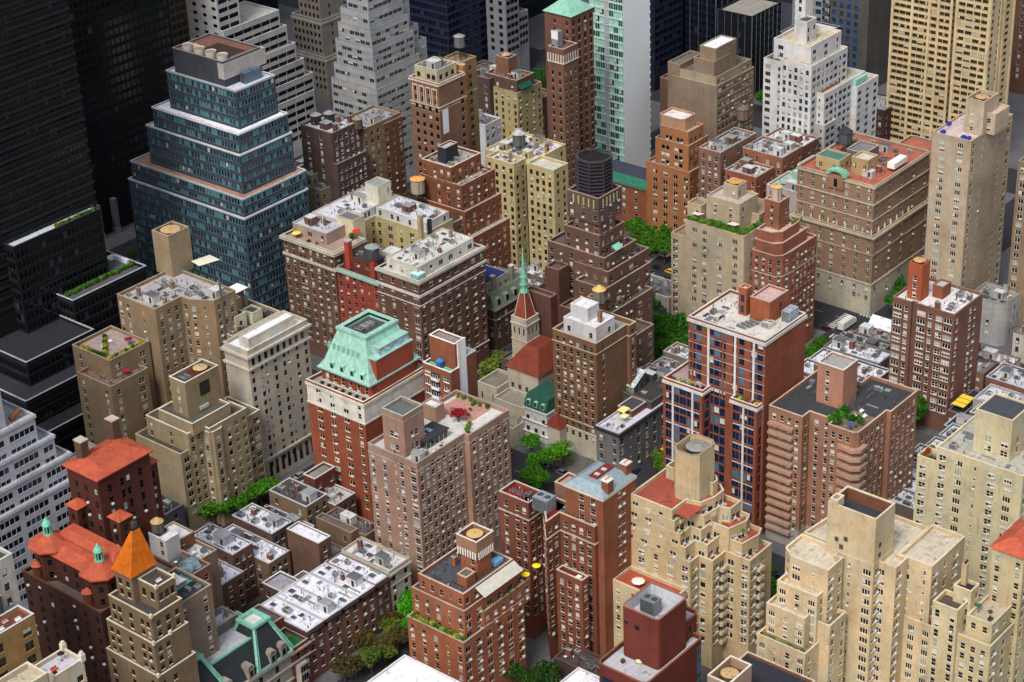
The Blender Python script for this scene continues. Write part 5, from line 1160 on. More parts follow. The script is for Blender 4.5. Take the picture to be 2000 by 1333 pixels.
ac_unit(n[0]+14.5, n[1]+1.2, t['z'], 5, 2.8, 3.6, 'big white cooling tower on grey deck of the modern brick tower', None, c='b9c2c8', fans=3)
for i in range(4): ac_unit(n[0]+3.8+i*1.5, n[1]+9.5-i*.5, t['z'], .7, 3.2, 1.0, 'long silver duct unit in a row of four on the modern tower roof', 'long silver duct units on the modern tower', c='aab0b4')
ac_unit(n[0]+8, n[1]+4, t['z'], 3.2, 3.0, 1.6, 'white rooftop unit between duct row and cooling tower', None, c='d8d8d4')
for i in range(7): m = b.part('parapet_light'); m.box(n[0]+.4, n[0]+.9, n[1]+3+i*3.6, n[1]+3.5+i*3.6, t['z'], t['z']+.8, mat('plain', '2c2c2e'))
clutter(b, t, 133, ac=0, bulk=0, chim=0, pipes=5, avoid=[(n[0]+3, n[1], n[0]+21, n[1]+18)])
nl_ = at((22, 1925, 480), 46)
Pl = [(437.9, 317.4), (437.9, 303), (442.6, 303), (442.6, 294.2), (439.6, 294.2), (439.6, 284.8), (448, 284.8), (458, 292), (458, 317.4)]
lo = b.tier(Pl, 46.4, par=.9, top=1.2, pl='g', pr='g', pitch=2.9, roofc='a08a88', band=[(44.8, .9, .35, 'd2cdc4')])
for (xx, y0_, y1_) in ((437.9, 303, 317.4), (442.6, 294.2, 303), (439.6, 284.8, 294.2)):
    L_ = y1_-y0_; nn = 2 if L_ > 11 else 1
    for i in range(nn): m = b.part('white_pilaster'); yy = y0_+L_*((i+.5)/nn); m.box(xx-.25, xx+.05, yy-.32, yy+.32, .5, 44.8, mat('wall', 'd8d4cc'))
    for yy in [y0_+.5, y1_-.5]: m = b.part('brick_pier'); m.box(xx-.16, xx+.03, yy-.5, yy+.5, .4, 44.7, mat('wall', '8f4430'))
    for i in range(6): b.cor.box(xx-.13, xx+.02, y0_+.1, y1_-.1, 38.3-i*6.6-.28, 38.3-i*6.6+.05, mat('wall', 'c4c4c2'))
shrub_row(line_pts(439.4, 304, 439.4, 316, 1.6)+line_pts(444, 295, 444, 302, 1.4)+line_pts(441, 286, 441, 293, 1.2), lo['z'], 'terrace plant on the lower roof of the modern brick tower', 'terrace plants on the modern brick tower', leafs=('5a7a30', 'a8c02c', '4a5a30', '6a2a34'), r=.7, h=1.1)
b = B('bay fronted grey house', 'grey stucco corner house with white flank, dark cornice and pale roof lounge', '66605e', trim='c4c4cc', roofc='c9c8d0', pl='=n.n', pr='=t.s.t.t.t.t', fh=3.6, win=('a8a6a0', '16181a', 'a8a49c'), name='town_house', cat='town house', cop=None) if False else B('grey corner house', 'grey stucco corner house with white flank, dark cornice and pale roof lounge', '6e6a6a', trim='b9b9c2', roofc='c9c8d0', pl='=n.n', pr='=t.s.t.t.t.t', fh=3.6, win=('a8a6a0', '16181a', 'a8a49c'), name='town_house', cat='town house')
n = at((22, 835, 730), 17.5); l_ = at((22, 665, 655), 17.5); r_ = at((22, 1165, 465), 17.5)
t = b.tier(rect(n[0], n[1], r_[0], l_[1]), 17.6, par=.35, zmin=.6, band=[(16.6, .6, .5, '2a2a2e')])
m = b.part('white_flank_wall'); m.box(n[0]-.05, n[0]+.02, n[1], l_[1], .2, 1.0, mat('wall', 'c4beb0'))
b.tier(rect(n[0]+11, n[1]+3, n[0]+19, n[1]+9), 19.6, z0=16, par=.4, col='7a4038', roofc='4a464c')
for i, c in enumerate(('d8dc9c', 'e4d884')):
    mm = b.part('awning', 'pale yellow canvas canopy'); mm.box(n[0]+6+i*2.4, n[0]+8.6+i*3.4, n[1]+2.2+i*2.2, n[1]+4.6+i*2.6, 19.6+i*.2, 19.7+i*.2, mat('plain', c)); mm.tube((n[0]+6.2+i*2.4, n[1]+2.4+i*2.2, 17.3), (n[0]+6.2+i*2.4, n[1]+2.4+i*2.2, 19.6), .06, mat('metal', '999999'), 4)
bench(n[0]+4.6, n[1]+2, t['z'], 'dark lounge chair on the pale roof of the grey corner house', None)
clutter(b, t, 141, ac=1, bulk=0, sky=1, chim=1, pipes=4, avoid=[(n[0]+5, n[1]+1, n[0]+20, n[1]+10)])
b = B('dark stone house with glazed roof', 'dark stone house with a large white gridded glass skylight', '4e4842', trim='6c645a', roofc='3c3a38', pl='=n.n', pr='=t.t.t', fh=3.8, name='town_house', cat='town house', win=('6c665a', '14161a', None))
t = b.tier(rect(460.5, 338.5, 476, 356.8), 20, par=.6, zmin=.6)
m = b.part('gridded_skylight', 'sloping white gridded glass skylight'); A = [(462.5, 347, 21.5), (462.5, 355, 21.5), (469, 355, 25), (469, 347, 25)]; m.face([A[0], A[3], A[2], A[1]], mat('glass', '9aa4a8', r=.3)); m.face([(462.5, 347, 19), (462.5, 355, 19), (462.5, 355, 21.5), (462.5, 347, 21.5)][::-1], mat('glass', '6a7a5c'))
m.face([(462.5, 347, 19), (469, 347, 19), A[3], A[0]], mat('glass', '3a3c3c'))
for i in range(9): m.tube((462.5, 347+i, 21.56), (469, 347+i, 25.06), .09, mat('plain', 'dcdedc'), 4)
for i in range(7): f = i/6; m.tube((462.5+6.5*f, 347, 21.56+3.5*f), (462.5+6.5*f, 355, 21.56+3.5*f), .09, mat('plain', 'dcdedc'), 4)
clutter(b, dict(t, x0=470), 142, ac=2, pipes=6)
for i, (xa, xb_, h, c, rc, nm) in enumerate(((476.1, 484, 18, '58504a', 'c9c9d2', 'dark'), (484.1, 492, 17, '6c5c50', 'bcbcc6', 'brownish'), (492.1, 500, 19, '7a6a5c', 'd0d0d8', 'buff'))):
    townhouse(xa, xb_, 338.5, 356.8, h, 'town house behind the modern tower', nm+' town house in the row behind the modern brick tower', c, rc, 150+i, trim='a8a49c', ac=2)
b = B('white mansard town house', 'narrow white town house with green dormered mansard and arched windows', 'c6c6c0', trim='d2d2cc', roofc='8a5c50', pl='=t.t.t', pr='', fh=4.2, name='town_house', cat='town house', win=('3a3a38', '101214', 'c6c6c0'))
t = b.tier(rect(443.2, 368, 455, 377.4), 13.8, par=0, zmin=.6, band=[(13.2, .5, .4, None), (9, .4, .5, None), (4.6, .4, .5, None)])
m = b.part('mansard_roof'); gm = mat('patina', '2c5646'); m.loft([rr(rect(443, 367.9, 455, 377.5), 13.85), rr(rect(444.6, 368.2, 455, 377.2), 18)], gm)
for i in range(3): d = b.part('dormer'); yy = 369.6+i*3; d.box(443.1, 445, yy-.6, yy+.6, 14.6, 16.6, mat('patina', '9fc8b4')); d.box(443.04, 443.1, yy-.4, yy+.4, 14.9, 16.4, mat('glass', '14181a'))
b = B('brown sixteen storey block', 'tall brown brick block with limestone base and white painted roof houses', '7a523a', trim='b9a684', roofc='8d8c8a', pl='=n.s.dd.s.dd.s.n', pr='=.s.....', fh=3.0, win=('a8a08c', '14110f', 'a89878'), var=(.66, .1, .06, .12, .06), zones=[(0, 9.5, 'b8ae98')], W={'d': (.95, 1.7, .85, 1, 2), 's': (1, 1.7, .85, 1, 2)})
n = at((22, 655, 60), 42.3); l_ = at((21, 360, 1200), 43); 
x0, y0, y1 = 447.0, 350, 367.6
t = b.tier([(x0, y1), (x0, y0), (463, y0), (463, y0-1.2), (466.5, y0-1.2), (466.5, y1)], 43.6, par=1.6, top=1.9, band=[(39.6, .35, .2, None), (9.3, .5, .3, 'c4b89c'), (12.4, .3, .2, None)], trim='b9a684')
b.tier(rect(463.2, y0-1.3, 466.6, y0+6), 43.4, par=.5, col='a58c5c', pl='', pr='=n') if False else None
t2 = b.tier(rect(x0+2.6, y0+2, x0+12.5, y1-2.5), 47.4, z0=t['z'], par=.5, col='c8c6c6', trim='d6d4d4', roofc='d8d6da', pl='=n..n', pr='=.n')
t3 = b.tier(rect(x0+5, y0+7, x0+11, y1-3.5), 51.5, z0=t2['z'], par=.4, col='cac8c8', trim='d6d4d4', roofc='dcdade', pl='', pr='')
tank(x0+13.6, y0+9, t2['z']+.2, 2.1, 4.4, 3.0, 'weathered wooden water tank on black legs over the white roof houses', wood='746a60', cap='c4a460')
m = b.part('brown_flue'); m.box(x0+7, x0+8.2, y0+3.6, y0+4.8, t2['z'], t2['z']+4, mat('wall', '8a6044'))
# church
b = B('stone church', 'pale stone church with red tiled roofs and a square bell tower under a green spire', 'b4aa94', trim='c0b6a0', roofc='8a8478', pl='=tt.tt.tt', pr='=t.t.t.t', fh=5.2, name='church', cat='church', win=('8c8470', '201c18', 'a89e88'), W={'t': (.7, 2.6, 1.2, 1, 1)}, var=(1, 0, 0, 0, 0))
tb_ = at((21, 60, 1190), 33)
bx0, by0 = 461.0, 390.4
bt = b.tier(rect(bx0, by0-.2, bx0+6.6, by0+6.4), 33.5, par=1.2, pl='=ttt', pr='=ttt', top=2.4, zmin=22, band=[(31, .5, .3, None), (25, .35, .2, None), (18, .35, .2, None)])
m = b.part('tiled_spire', 'steep red tiled pyramid with pale ribs'); e = inset(bt['poly'], .6); a_ = [(bx0+3.3+s_*1.0, by0+3.1+r_*1.0) for s_, r_ in ((-1, 1), (-1, -1), (1, -1), (1, 1))]
m.loft([rr(e, 32.6), rr(a_, 42)], mat('tile', '8a4430'))
for A_, C_ in zip(e, a_): m.tube((A_[0], A_[1], 32.7), (C_[0], C_[1], 42), .16, mat('wall', 'b8ae98'), 5)
l = b.part('green_spire', 'slender mint green copper spire'); cx, cy = bx0+3.3, by0+3.1; G = mat('patina', '7fbf9c')
for z0_, z1_, r0, r1 in ((42, 43, 1.5, 1.3), (43, 44.8, .9, .9), (44.8, 45.3, 1.3, 1.2), (45.3, 47.5, .95, .9), (47.5, 48, 1.2, 1.1), (48, 57.5, .95, .08), (57.5, 58.2, .22, .05)): l.cyl(cx, cy, z0_, z1_, r0, r1, G, 8)
nv = b.tier(rect(452.2, 378.6, 466, 391.8), 20, par=0, top=3.4, pl='=tt.tt.tt', pr='=tt.tt.tt')
m = b.part('red_tiled_roof', 'long red tiled gabled nave roof'); rf = mat('tile', '7a3828')
def gable(m, x0, y0, x1, y1, z0, z1, mt_, ax='x', wall=None, hip=0):
    if ax == 'x':
        ym = (y0+y1)/2; m.face([(x0, y0, z0), (x1, y0, z0), (x1-hip, ym, z1), (x0+hip, ym, z1)], mt_); m.face([(x1, y1, z0), (x0, y1, z0), (x0+hip, ym, z1), (x1-hip, ym, z1)], mt_)
        m.face([(x0, y1, z0), (x0, y0, z0), (x0+hip, ym, z1)], wall or mt_); m.face([(x1, y0, z0), (x1, y1, z0), (x1-hip, ym, z1)], wall or mt_)
    else:
        xm = (x0+x1)/2; m.face([(x0, y1, z0), (x0, y0, z0), (xm, y0+hip, z1), (xm, y1-hip, z1)], mt_); m.face([(x1, y0, z0), (x1, y1, z0), (xm, y1-hip, z1), (xm, y0+hip, z1)], mt_)
        m.face([(x0, y0, z0), (x1, y0, z0), (xm, y0+hip, z1)], wall or mt_); m.face([(x1, y1, z0), (x0, y1, z0), (xm, y1-hip, z1)], wall or mt_)
m.loft([rr(inset(nv['poly'], -.6), 20), rr([(458.4, 388.4), (458.4, 383), (466.4, 383), (466.4, 388.4)], 26.5)], rf)
b.tier(rect(466, 376, 474, 384), 19, par=0, pl='', pr='')
m = b.part('red_tiled_roof', 'small red hipped transept roof'); m.loft([rr(rect(465.6, 375.6, 474.4, 384.4), 19), rr(rect(469, 379, 471, 381), 23)], rf)
def _g(*a): pass
lw = b.tier(rect(443.5, 377.8, 452, 391), 12, par=.8, roofc='8a8478'); lw2 = b.tier(rect(441, 379, 443.5, 385), 9, par=0, pl='=t')
m = b.part('red_tiled_roof', 'small red hipped apse roof'); gable(m, 443, 362.5, 449, 369.5, 9.5, 13.5, rf, 'x', rf, 2.4)
b.tier(rect(443.2, 362.7, 448.8, 369.3), 9.4, par=0, pl='', pr='')
b.tier(rect(437.8, 378, 443.5, 389), 7, par=.8, pl='=t.t', roofc='7a7468'); b.tier(rect(446, 391.4, 457, 400), 14, par=1.0, pl='=t.t', roofc='7a7468')
# stepped brown tower with dark tank screen
b = B('stepped brown ziggurat tower', 'stepped brown brick tower with a dark louvred tank screen on top', '664638', trim='a8897a', roofc='5c5450', pl='=d.n.n.d', pr='=n.d.s.n.d.n.a', fh=3.1, win=('b0a598', '14110f', '8a6a5a'), var=(.46, .16, .06, .22, .1))
X, Y = 479.4, 373.2
t0 = b.tier(rect(466.5, 357.2, 487.5, 372), 31, par=1.1, pl='=n.n', pr='n.d.'); t0b = b.tier(rect(470, 364.5, 497, 376), 38.5, par=1.1, pl='=n.n', pr='n.d.s')
t1 = b.tier(rect(X-4.5, 367.6, 500, 380), 46, par=1.1, pl='=n.n', pr='n.d.'); t1b = b.tier(rect(X-.1, 369.6, 502, 384), 50, par=1.1, pr='n.s.d')
t2 = b.tier(rect(X, Y-2, X+17.5, Y+22), 54.5, z0=0, par=1.1, pl='=d.s.n.s.n.n')
t3 = b.tier(rect(X+.3, Y, X+14, Y+15), 62, z0=53, par=1.1); t4 = b.tier(rect(X+.6, Y, X+9, Y+11.5), 68, z0=60, par=1.1, pl='=n.n.n')
t5 = b.tier(rect(X-.2, Y-.2, X+12.4, Y+13), 75.5, z0=66, par=1.2, col='5e4a42', pl='=n.n.n', pr='=n.n.n')
for i in range(5): m = b.part('decorated_pier', 'yellow brick relief strip under the parapet'); yy = Y+1.6+i*2.1; m.box(X-.3, X-.05, yy, yy+.5, 71.6, 74.6, mat('wall', 'b8a850')); m.box(X+2+i*1.9, X+2.5+i*1.9, Y-.3, Y-.05, 71.6, 74.6, mat('wall', 'a8a070'))
oc = [(X+.5+(p[0])*5.6+5.6, Y+.7+(p[1])*5.6+5.6) for p in [(math.cos(math.pi*(2*i+1)/8)/.924, math.sin(math.pi*(2*i+1)/8)/.924) for i in range(8)]]
sc = b.part('tank_screen', 'dark octagonal louvred tank screen'); dk = mat('metal', '46424a', m=.2)
sc.prism(inset(oc, .35), 74.3, 86, mat('plain', '1c1a1c'))
for i in range(9): sc.ring(inset(oc, -.05), inset(oc, .34), 75.4+i*1.25, 75.75+i*1.25, dk)
for p in oc: sc.tube((p[0], p[1], 74.3), (p[0], p[1], 87.2), .22, dk, 5)
sc.ring(inset(oc, -.15), inset(oc, .5), 86.6, 87.2, mat('metal', '54504a'))
b.tier(rect(X-7, 385, X-1.2, 391), 49, z0=0, par=1.0, pl='', pr='', col='5e3a32', trim='8a6a5a'); b.tier(rect(X-10.4, 386, X-7, 397), 40, z0=0, par=1.0, pl='=n..', pr='', col='5e3a32', trim='8a6a5a'); b.tier(rect(X-7, 378, X-.5, 385), 36, par=1, pl='', pr='', col='5a3830', trim='8a6a5a')
b.tier(rect(X-7.4, 367, X-4.6, 373), 43, par=.9, col='7e4634', pl='', pr='')
m = b.part('green_awning'); m.face([(X+5, Y-1.2, 57), (X+9, Y-1.2, 57), (X+9, Y-3, 55.6), (X+5, Y-3, 55.6)], mat('patina', '8fc8a8'))
for (tt, k) in ((t0, 1), (t0b, 2), (t1b, 3), (t2, 4), (t3, 5)): clutter(b, dict(tt, y1=tt['y0']+5), 160+k, ac=2, sky=0, chim=1, pipes=3, bulk=0, margin=.7)
shrub_row(line_pts(474, 365.6, 494, 365.6, 4), t0b['z'], 'small dark shrub on a terrace of the stepped brown tower', 'shrubs on the stepped brown tower', r=.7, h=1.2)
# ---------- block between second and third cross streets, east of the avenue
b = B('white banded brown block', 'broad brown brick block with a pale penthouse and white stone string courses', '6e4a3c', trim='c2b8a8', roofc='c8c4bc', pl='=n.n.n.d', pr='=n.d.n.d.d.n.d.n', fh=3.15, win=('b8b4a8', '14110f', 'a89888'), var=(.46, .16, .1, .18, .1))
n = at((11, 1270, 870), 45); l_ = at((11, 940, 755), 45)[1]; r_ = at((11, 1775, 590), 45)[0]
t = b.tier(rect(n[0], n[1], r_, l_), 45, par=1.0, trim='c6c4b4', band=[(43.9, .9, .5, 'bcb8a8'), (38.9, .9, .45, 'd0ccc6'), (35.6, .35, .2, 'd0ccc6'), (8, .5, .3, None)])
t2 = b.tier(rect(t['x0']+2.2, t['y0']+2.4, t['x1']-2.6, t['y1']-2.5), 48.4, z0=t['z'], par=.35, col='d0ccbc', trim='b9b6a8', roofc='c6c4bc', pl='=n.n.n', pr='=d.n.d.d.n.d', top=.6, fh=3)
m = b.part('glass_porch'); m.box(t['x0']+.9, t['x0']+4, t['y0']+.9, t['y0']+4.4, t['z'], t['z']+2.5, mat('glass', '7fa8a4')); m.box(t['x0']+.7, t['x0']+4.2, t['y0']+.7, t['y0']+4.6, t['z']+2.5, t['z']+2.8, mat('plain', 'b4dcd4'))
clutter(b, t2, 171, ac=3, sky=4, pipes=12, chim=2, bulk=1)
c = b.part('chimney'); c.box(t['x1']-14, t['x1']-12.4, t['y1']-3, t['y1']-1.6, 44, 57, mat('wall', 'a8905c')); c.box(t['x1']-9.4, t['x1']-8.2, t['y1']-3, t['y1']-1.8, 44, 54, mat('metal', '3a3c3e'))
tank(t['x0']+3.2, t['y1']+4.6, 46, 2.4, 4.2, 0, 'dark grey water tank with a pale conical cap behind the pale penthouse', wood='4a4c4c', cap='8a9090', cone=.25)
b = B('red brick infill block', 'narrow bright red brick block with mint green cornice and two red chimneys', '9c3428', trim='8fb49c', roofc='3c3c40', pl='=n.d.n.n.s.n', pr='', fh=3.1, win=('a8a092', '140e0e', '9c5444'), var=(.56, .12, .04, .16, .12))
t = b.tier(rect(n[0]+.3, l_+.1, n[0]+16, 462), 39.2, par=.9, trim='9cb8a4', band=[(38, 1.0, .8, '9cc4aa')])
t2 = b.tier(rect(n[0]+2.8, l_+.5, n[0]+15, 461), 43.5, z0=t['z'], par=.4, col='6e2824', roofc='3a3a3e', trim='6e2824', pl='=n.d.d.n', top=.8)
for yy in (l_+2.8, l_+14.5): c = b.part('chimney', 'tall bright red chimney'); c.box(n[0]+1.6, n[0]+3.4, yy, yy+2, 39, 49.5, mat('wall', 'b02c22')); c.box(n[0]+1.4, n[0]+3.6, yy-.2, yy+2.2, 49.5, 50, mat('wall', 'a8a09a'))
m = b.part('tank_room', 'white painted tank room'); m.box(n[0]+9, n[0]+14, l_+1, l_+6, 42.9, 46, mat('wall', 'd0d0cc'))
clutter(b, t2, 172, ac=1, bulk=0)
b = B('brown courtyard block', 'brown corner block with heavy stone cornice around a yellow walled court', '6e4c3c', trim='bcb49a', roofc='c6c6ca', pl='=n.n.dn.n.n.d.n', pr='=n.n.n', fh=3.15, win=('b0a896', '14110f', 'a89880'), var=(.5, .14, .06, .18, .12))
yl = at((11, 190, 510), 45)[1]; y0 = 462.1
lw = b.tier(rect(n[0]-.3, y0, n[0]+14, yl), 45, par=.7, trim='c2ba9c', band=[(43.6, 1.2, .9, 'bcb49a'), (37.6, .9, .4, 'c2baa8')], roofc='a08a7c')
pt1 = b.tier(rect(n[0]+3.5, y0+7, n[0]+13.6, yl-1.5), 48.6, z0=lw['z'], par=.3, col='a88c7c', roofc='b9b9c0', pl='=n.d.n', pr='', top=.6, trim='b4aca0')
b.tier(rect(n[0]+13, y0+3, n[0]+19, y0+11), 51, z0=0, par=.5, col='d0c69c', roofc='6a6c6e', pl='', pr='')
bw = b.tier(rect(n[0]+14, y0+9, n[0]+44, yl), 45, par=.3, col='bcaa68', roofc='c6c6cc', pl='', pr='=n.d.n.n.d.n.n', trim='d0d0d4'); b.tier(rect(n[0]+14.4, y0+9.3, n[0]+43, yl-.4), 48.2, z0=44.6, par=.25, col='c9c8c4', roofc='c9c9d0', pl='', pr='=nn.n.nn.n.n.nn', top=.6)
rw = b.tier(rect(n[0]+30, l_+4, n[0]+44, y0+9), 45, par=.3, col='b8a664', roofc='c9c9d0', pl='=n.d.n.d.n', pr='=n..n'); b.tier(rect(n[0]+30.4, l_+4.4, n[0]+43, y0+8.9), 48.2, z0=44.6, par=.25, col='c6c5c0', roofc='c6c6ce', pl='=n.nn.n.n', pr='=n.n', top=.6)
th = b.tier(rect(n[0]+33, y0+9.4, n[0]+40, y0+16), 55, z0=48, par=.3, col='d0cbb0', roofc='8c9294', pl='', pr='=..n')
clutter(b, b.tiers[-2], 173, ac=2, pipes=6); clutter(b, b.tiers[-4], 174, ac=2, pipes=6); clutter(b, pt1, 175, ac=1, pipes=4)
umbrella(n[0]+1.8, yl-5, lw['z'], 'e8cc4c', 'yellow parasol on the cornice terrace of the brown courtyard block', 1.7); umbrella(n[0]+13.4, y0+2.2, 45.5, 'd8281c', 'red parasol beside the court of the brown courtyard block', 1.6)
bench(n[0]+1.8, yl-11, lw['z'], 'dark sofa on the cornice terrace of the brown courtyard block', None); table_set(n[0]+2, yl-14.5, lw['z'], 'dark round table on the cornice terrace of the brown courtyard block', None)
shrub_row([(n[0]+12+i*.7, y0+3+i*.5) for i in range(5)], 44.5, 'leafy roof shrub near the red parasol', 'roof shrubs near the red parasol', r=1.1, h=1.8)
tp = at((11, 1290, 190), 52)
tank(n[0]+48, y0+4, 42, 2.6, 5.2, 7, 'beige water tank with orange cap on a tall black stand', wood='a8957c', cap='d89c50', cone=.2)
b.tier(rect(n[0]+44.1, l_+6, n[0]+52, yl), 42, par=.6, col='7a5a48', roofc='44444a', pl='', pr='=n.n.n')
# glass ziggurat
GW = ('98a6b0', '0e2e38', '3e4854', '3e8484')
b = B('blue green glass ziggurat', 'blue green glass office ziggurat with white setback ledges and four round fans', '3e4858', name='office_building', cat='office building', trim='c4c8cc', roofc='dcdce0', pl='g', pr='g', pitch=1.5, fh=3.55, win=GW, W={'g': (1.25, 2.25, .7, 1, 1)}, var=(.66, 0, .31, 0, .03), top=.7, zmin=3)
def hx(p, X): return CH*(1-X/at(p, 0)[0])
zz_ = []
for (N_p, L_p, R_p, X_, rc) in (((477, 428), (250.5, 349), (608, 371), 440.6, 'dadcde'), ((475, 390), (258, 313), (600, 333), 441.7, 'a8806c'), ((468.4, 304), (285.6, 244), (572.6, 259), 445.2, 'e4e6ea'), ((466, 263), (297, 209), (565, 222), 446.2, 'eceef2'), ((461, 179), (325.6, 137), (541, 148), 449.8, 'c4c8d0')):
    hh_ = hx(N_p, X_); pn = at(N_p, hh_); dl = at(L_p, hh_)[1]; wr = at(R_p, hh_)[0]
    zz_.append(b.tier(rect(X_, pn[1], wr, dl), hh_, z0=0 if not zz_ else zz_[-1]['z']-.01, par=.3, roofc=rc))
zt1, zt2, zt3, zt4, zt5 = zz_
HT = hx((434, 122), 450.6); ntp = at((0, 1735, 490), HT); ltp = at((0, 1355, 370), HT); rtp = at((0, 1996, 360), HT); dz_ = HT-108
zt6 = b.tier(rect(ntp[0], ntp[1], rtp[0], ltp[1]), HT, z0=zt5['z']-8, par=.5, col='40444e', roofc='7a5448', pl='', pr='', trim='8a8c8e')
fx_ = (ltp[1]-ntp[1]-2)/4
for i in range(4):
    f = b.part('round_fan', 'large round white fan housing'); cy = ntp[1]+2.0+i*fx_*.98+.8; cx = ntp[0]+2.6
    f.cyl(cx, cy, zt6['z'], zt6['z']+2.2, 1.7, 2.1, mat('plain', 'c4bcb0'), 18, cap=False); f.cyl(cx, cy, zt6['z']+.01, zt6['z']+1.8, 1.68, 2.0, mat('plain', 'c4bcb0'), 18, top=mat('roof', '8c8478'))
f = b.part('cone_cap'); f.cyl(ntp[0]+7, ltp[1]-4.5, zt6['z'], zt6['z']+.9, 1.9, .4, mat('plain', 'c8a074'), 18)
m = b.part('sunken_well'); m.box(ntp[0]+6, ntp[0]+14, ntp[1]+3, ltp[1]-9, zt6['z']+.01, zt6['z']+.06, mat('roof', '3c2c26'))
m = b.part('rooftop_plant', 'pale tan plant box'); m.box(ntp[0]+.1, rtp[0]+2, ntp[1]-.06, ntp[1]+3, HT-6.5, HT-.6, mat('wall', 'b4aca4'))
ac_unit(ntp[0]+6.5, ntp[1]-3.6, zt5['z'], 8, 2.6, 4, 'long grey blue cooling unit on the shoulder of the glass ziggurat', None, c='6a8090', fans=3)
for tt_, cc in ((zt1, 'c9cdd2'), (zt2, 'b4b8be'), (zt3, 'd6d8dc'), (zt4, 'e0e0e4'), (zt5, 'a8acb2')): b.cor.ring(inset(tt_['poly'], -.15), inset(tt_['poly'], .05), tt_['z1']-.5, tt_['z1']+.16, mat('wall', cc))
for tt_ in b.tiers[:5]:
    k = 1
    while tt_['z1']-k*3.55 > max(2, tt_['z']-17): b.cor.ring(inset(tt_['poly'], -.16), inset(tt_['poly'], .01), tt_['z1']-.75-k*3.55, tt_['z1']-.45-k*3.55, mat('wall', '4c5662')); k += 1
# ---------- around the avenue further back
b = B('grey brown cluttered roof block', 'grey brown brick block with a pale cluttered roof and two black striped tanks', '5c4640', trim='8a7c70', roofc='bcbcc0', pl='=.n..n..', pr='=d.n.d.d.n.d', fh=3.1, win=('d8d6cc', '15171a', 'a0948a'), var=(.3, .3, .08, .2, .12))
n = at((10, 590, 1045), 62); l_ = at((10, 300, 990), 62); r_ = at((10, 870, 960), 62)
t = b.tier(rect(n[0], n[1], r_[0], l_[1]), 62, par=.9)
for i in range(2): tank(n[0]+5.5+i*4.2, n[1]+13.5-i*3.0, t['z'], 2.0, 3.6, 0, ('left', 'right')[i]+' black and white striped water tank on the grey brown block', wood='3a3436', cap='8c8c8c', cone=.3)
clutter(b, t, 181, ac=3, pipes=14, sky=2, chim=3, bulk=1)
b.tier(rect(n[0]-.0, n[1]-1.6, r_[0]+1, n[1]+.5), 50, par=.5, pl='', pr='=d.n.d.d.n.d')
b = B('brown tan slab pair', 'brown and tan brick block beside the grey brown block with glazed parapet', '8a6e4c', trim='9c8a74', roofc='8c8c8c', pl='=n.n', pr='=n.d.n.n..n.n', fh=3.1, win=('b4a88c', '15171a', 'a08a6c'))
t = b.tier(rect(r_[0]+1.1, n[1], r_[0]+22, n[1]+14), 58, par=1.0, roofc='9a9aa0'); clutter(b, t, 182, ac=3, pipes=6)
b.tier(rect(r_[0]+12, n[1]-.4, r_[0]+22.4, n[1]+5), 56.5, par=.9, col='7a4a3a', pl='', pr='=n.s.n', roofc='5c5450')
# light tan small building right of ziggurat
b = B('small grey tan building', 'small grey tan building wedged right of the glass ziggurat', '8c8068', trim='9a8f78', roofc='6a6e72', pl='=n.n.n', pr='=n.n.n', fh=3.2)
p = at((11, 510, 160), 40); t = b.tier(rect(p[0], p[1], p[0]+10, p[1]+18), 40, par=.8); b.tier(rect(p[0]+1, p[1]+6, p[0]+9, p[1]+16), 44, z0=39, par=.5, roofc='9aa0a6'); clutter(b, t, 183, ac=3)
# red stepped
b = B('rust red stepped block', 'rust red brick stepped block with white cornice and rooftop fan boxes', '7e402c', trim='b99a84', roofc='a8a098', pl='=n..n.n.n', pr='=n.e.n.e.n', fh=3.1, win=('b4aa98', '140f0e', 'a07058'))
n = at((10, 1520, 1310), 60); l_ = at((10, 1310, 1230), 60); r_ = at((10, 1740, 1190), 60)
t = b.tier(rect(n[0], n[1], r_[0], l_[1]), 60, par=1.0, trim='d0c8bc')
tb_ = b.tier(rect(n[0]+.0, n[1]-4.5, r_[0]+2, l_[1]+1), 54, par=1.0); tc_ = b.tier(rect(n[0]-1.6, n[1]-7, r_[0]+3.2, l_[1]+2), 45, par=1.0, pr='=n.d.n.d.n.d'); td_ = b.tier(rect(n[0]-2.4, n[1]-10.6, r_[0]+4, l_[1]+2), 36, par=1.0, pr='=n.d.n.d.n.d.n')
pz = b.tier(rect(n[0]+3, n[1]+5, n[0]+10, n[1]+9), 65, z0=t['z'], par=.5, col='2c3038', pl='', pr='', roofc='b4b4b8')
clutter(b, t, 184, ac=2, pipes=6, bulk=0, avoid=[(n[0]+3, n[1]+5, n[0]+10, n[1]+9)]); clutter(b, dict(tb_, y1=tb_['y0']+4.5), 185, ac=1, bulk=0, margin=.6)
# tall brown tower with arched top
b = B('tall brown arcade tower', 'tall narrow brown tower with white framed attic windows and cream roof house', '805844', trim='c9b8a4', roofc='9a988c', pl='=.n.n.n.n', pr='=.....n', fh=3.35, win=('6a5a4c', '160f0d', '9a7e68'), var=(.93, .02, .02, .02, .01), zones=[(71.5, 71.9, 'c4b49c')], W={'n': (1.7, 1.9, .8, 1, 1)})
n = at((10, 1420, 660), 82); l_ = at((10, 1190, 600), 82); r_ = at((10, 1600, 560), 82)
t = b.tier(rect(n[0], n[1], r_[0], l_[1]), 82, par=1.0, band=[(72.6, .5, .25, 'b8a88c'), (81, .6, .3, 'c8b8a8')], top=2.6)
t2 = b.tier(rect(n[0]+2, n[1]+2.2, r_[0]-1.6, l_[1]-1), 86, z0=t['z'], par=.5, col='b4aa84', pl='=n.nn', pr='=nnn', roofc='6c6c6c', trim='c4bc98')
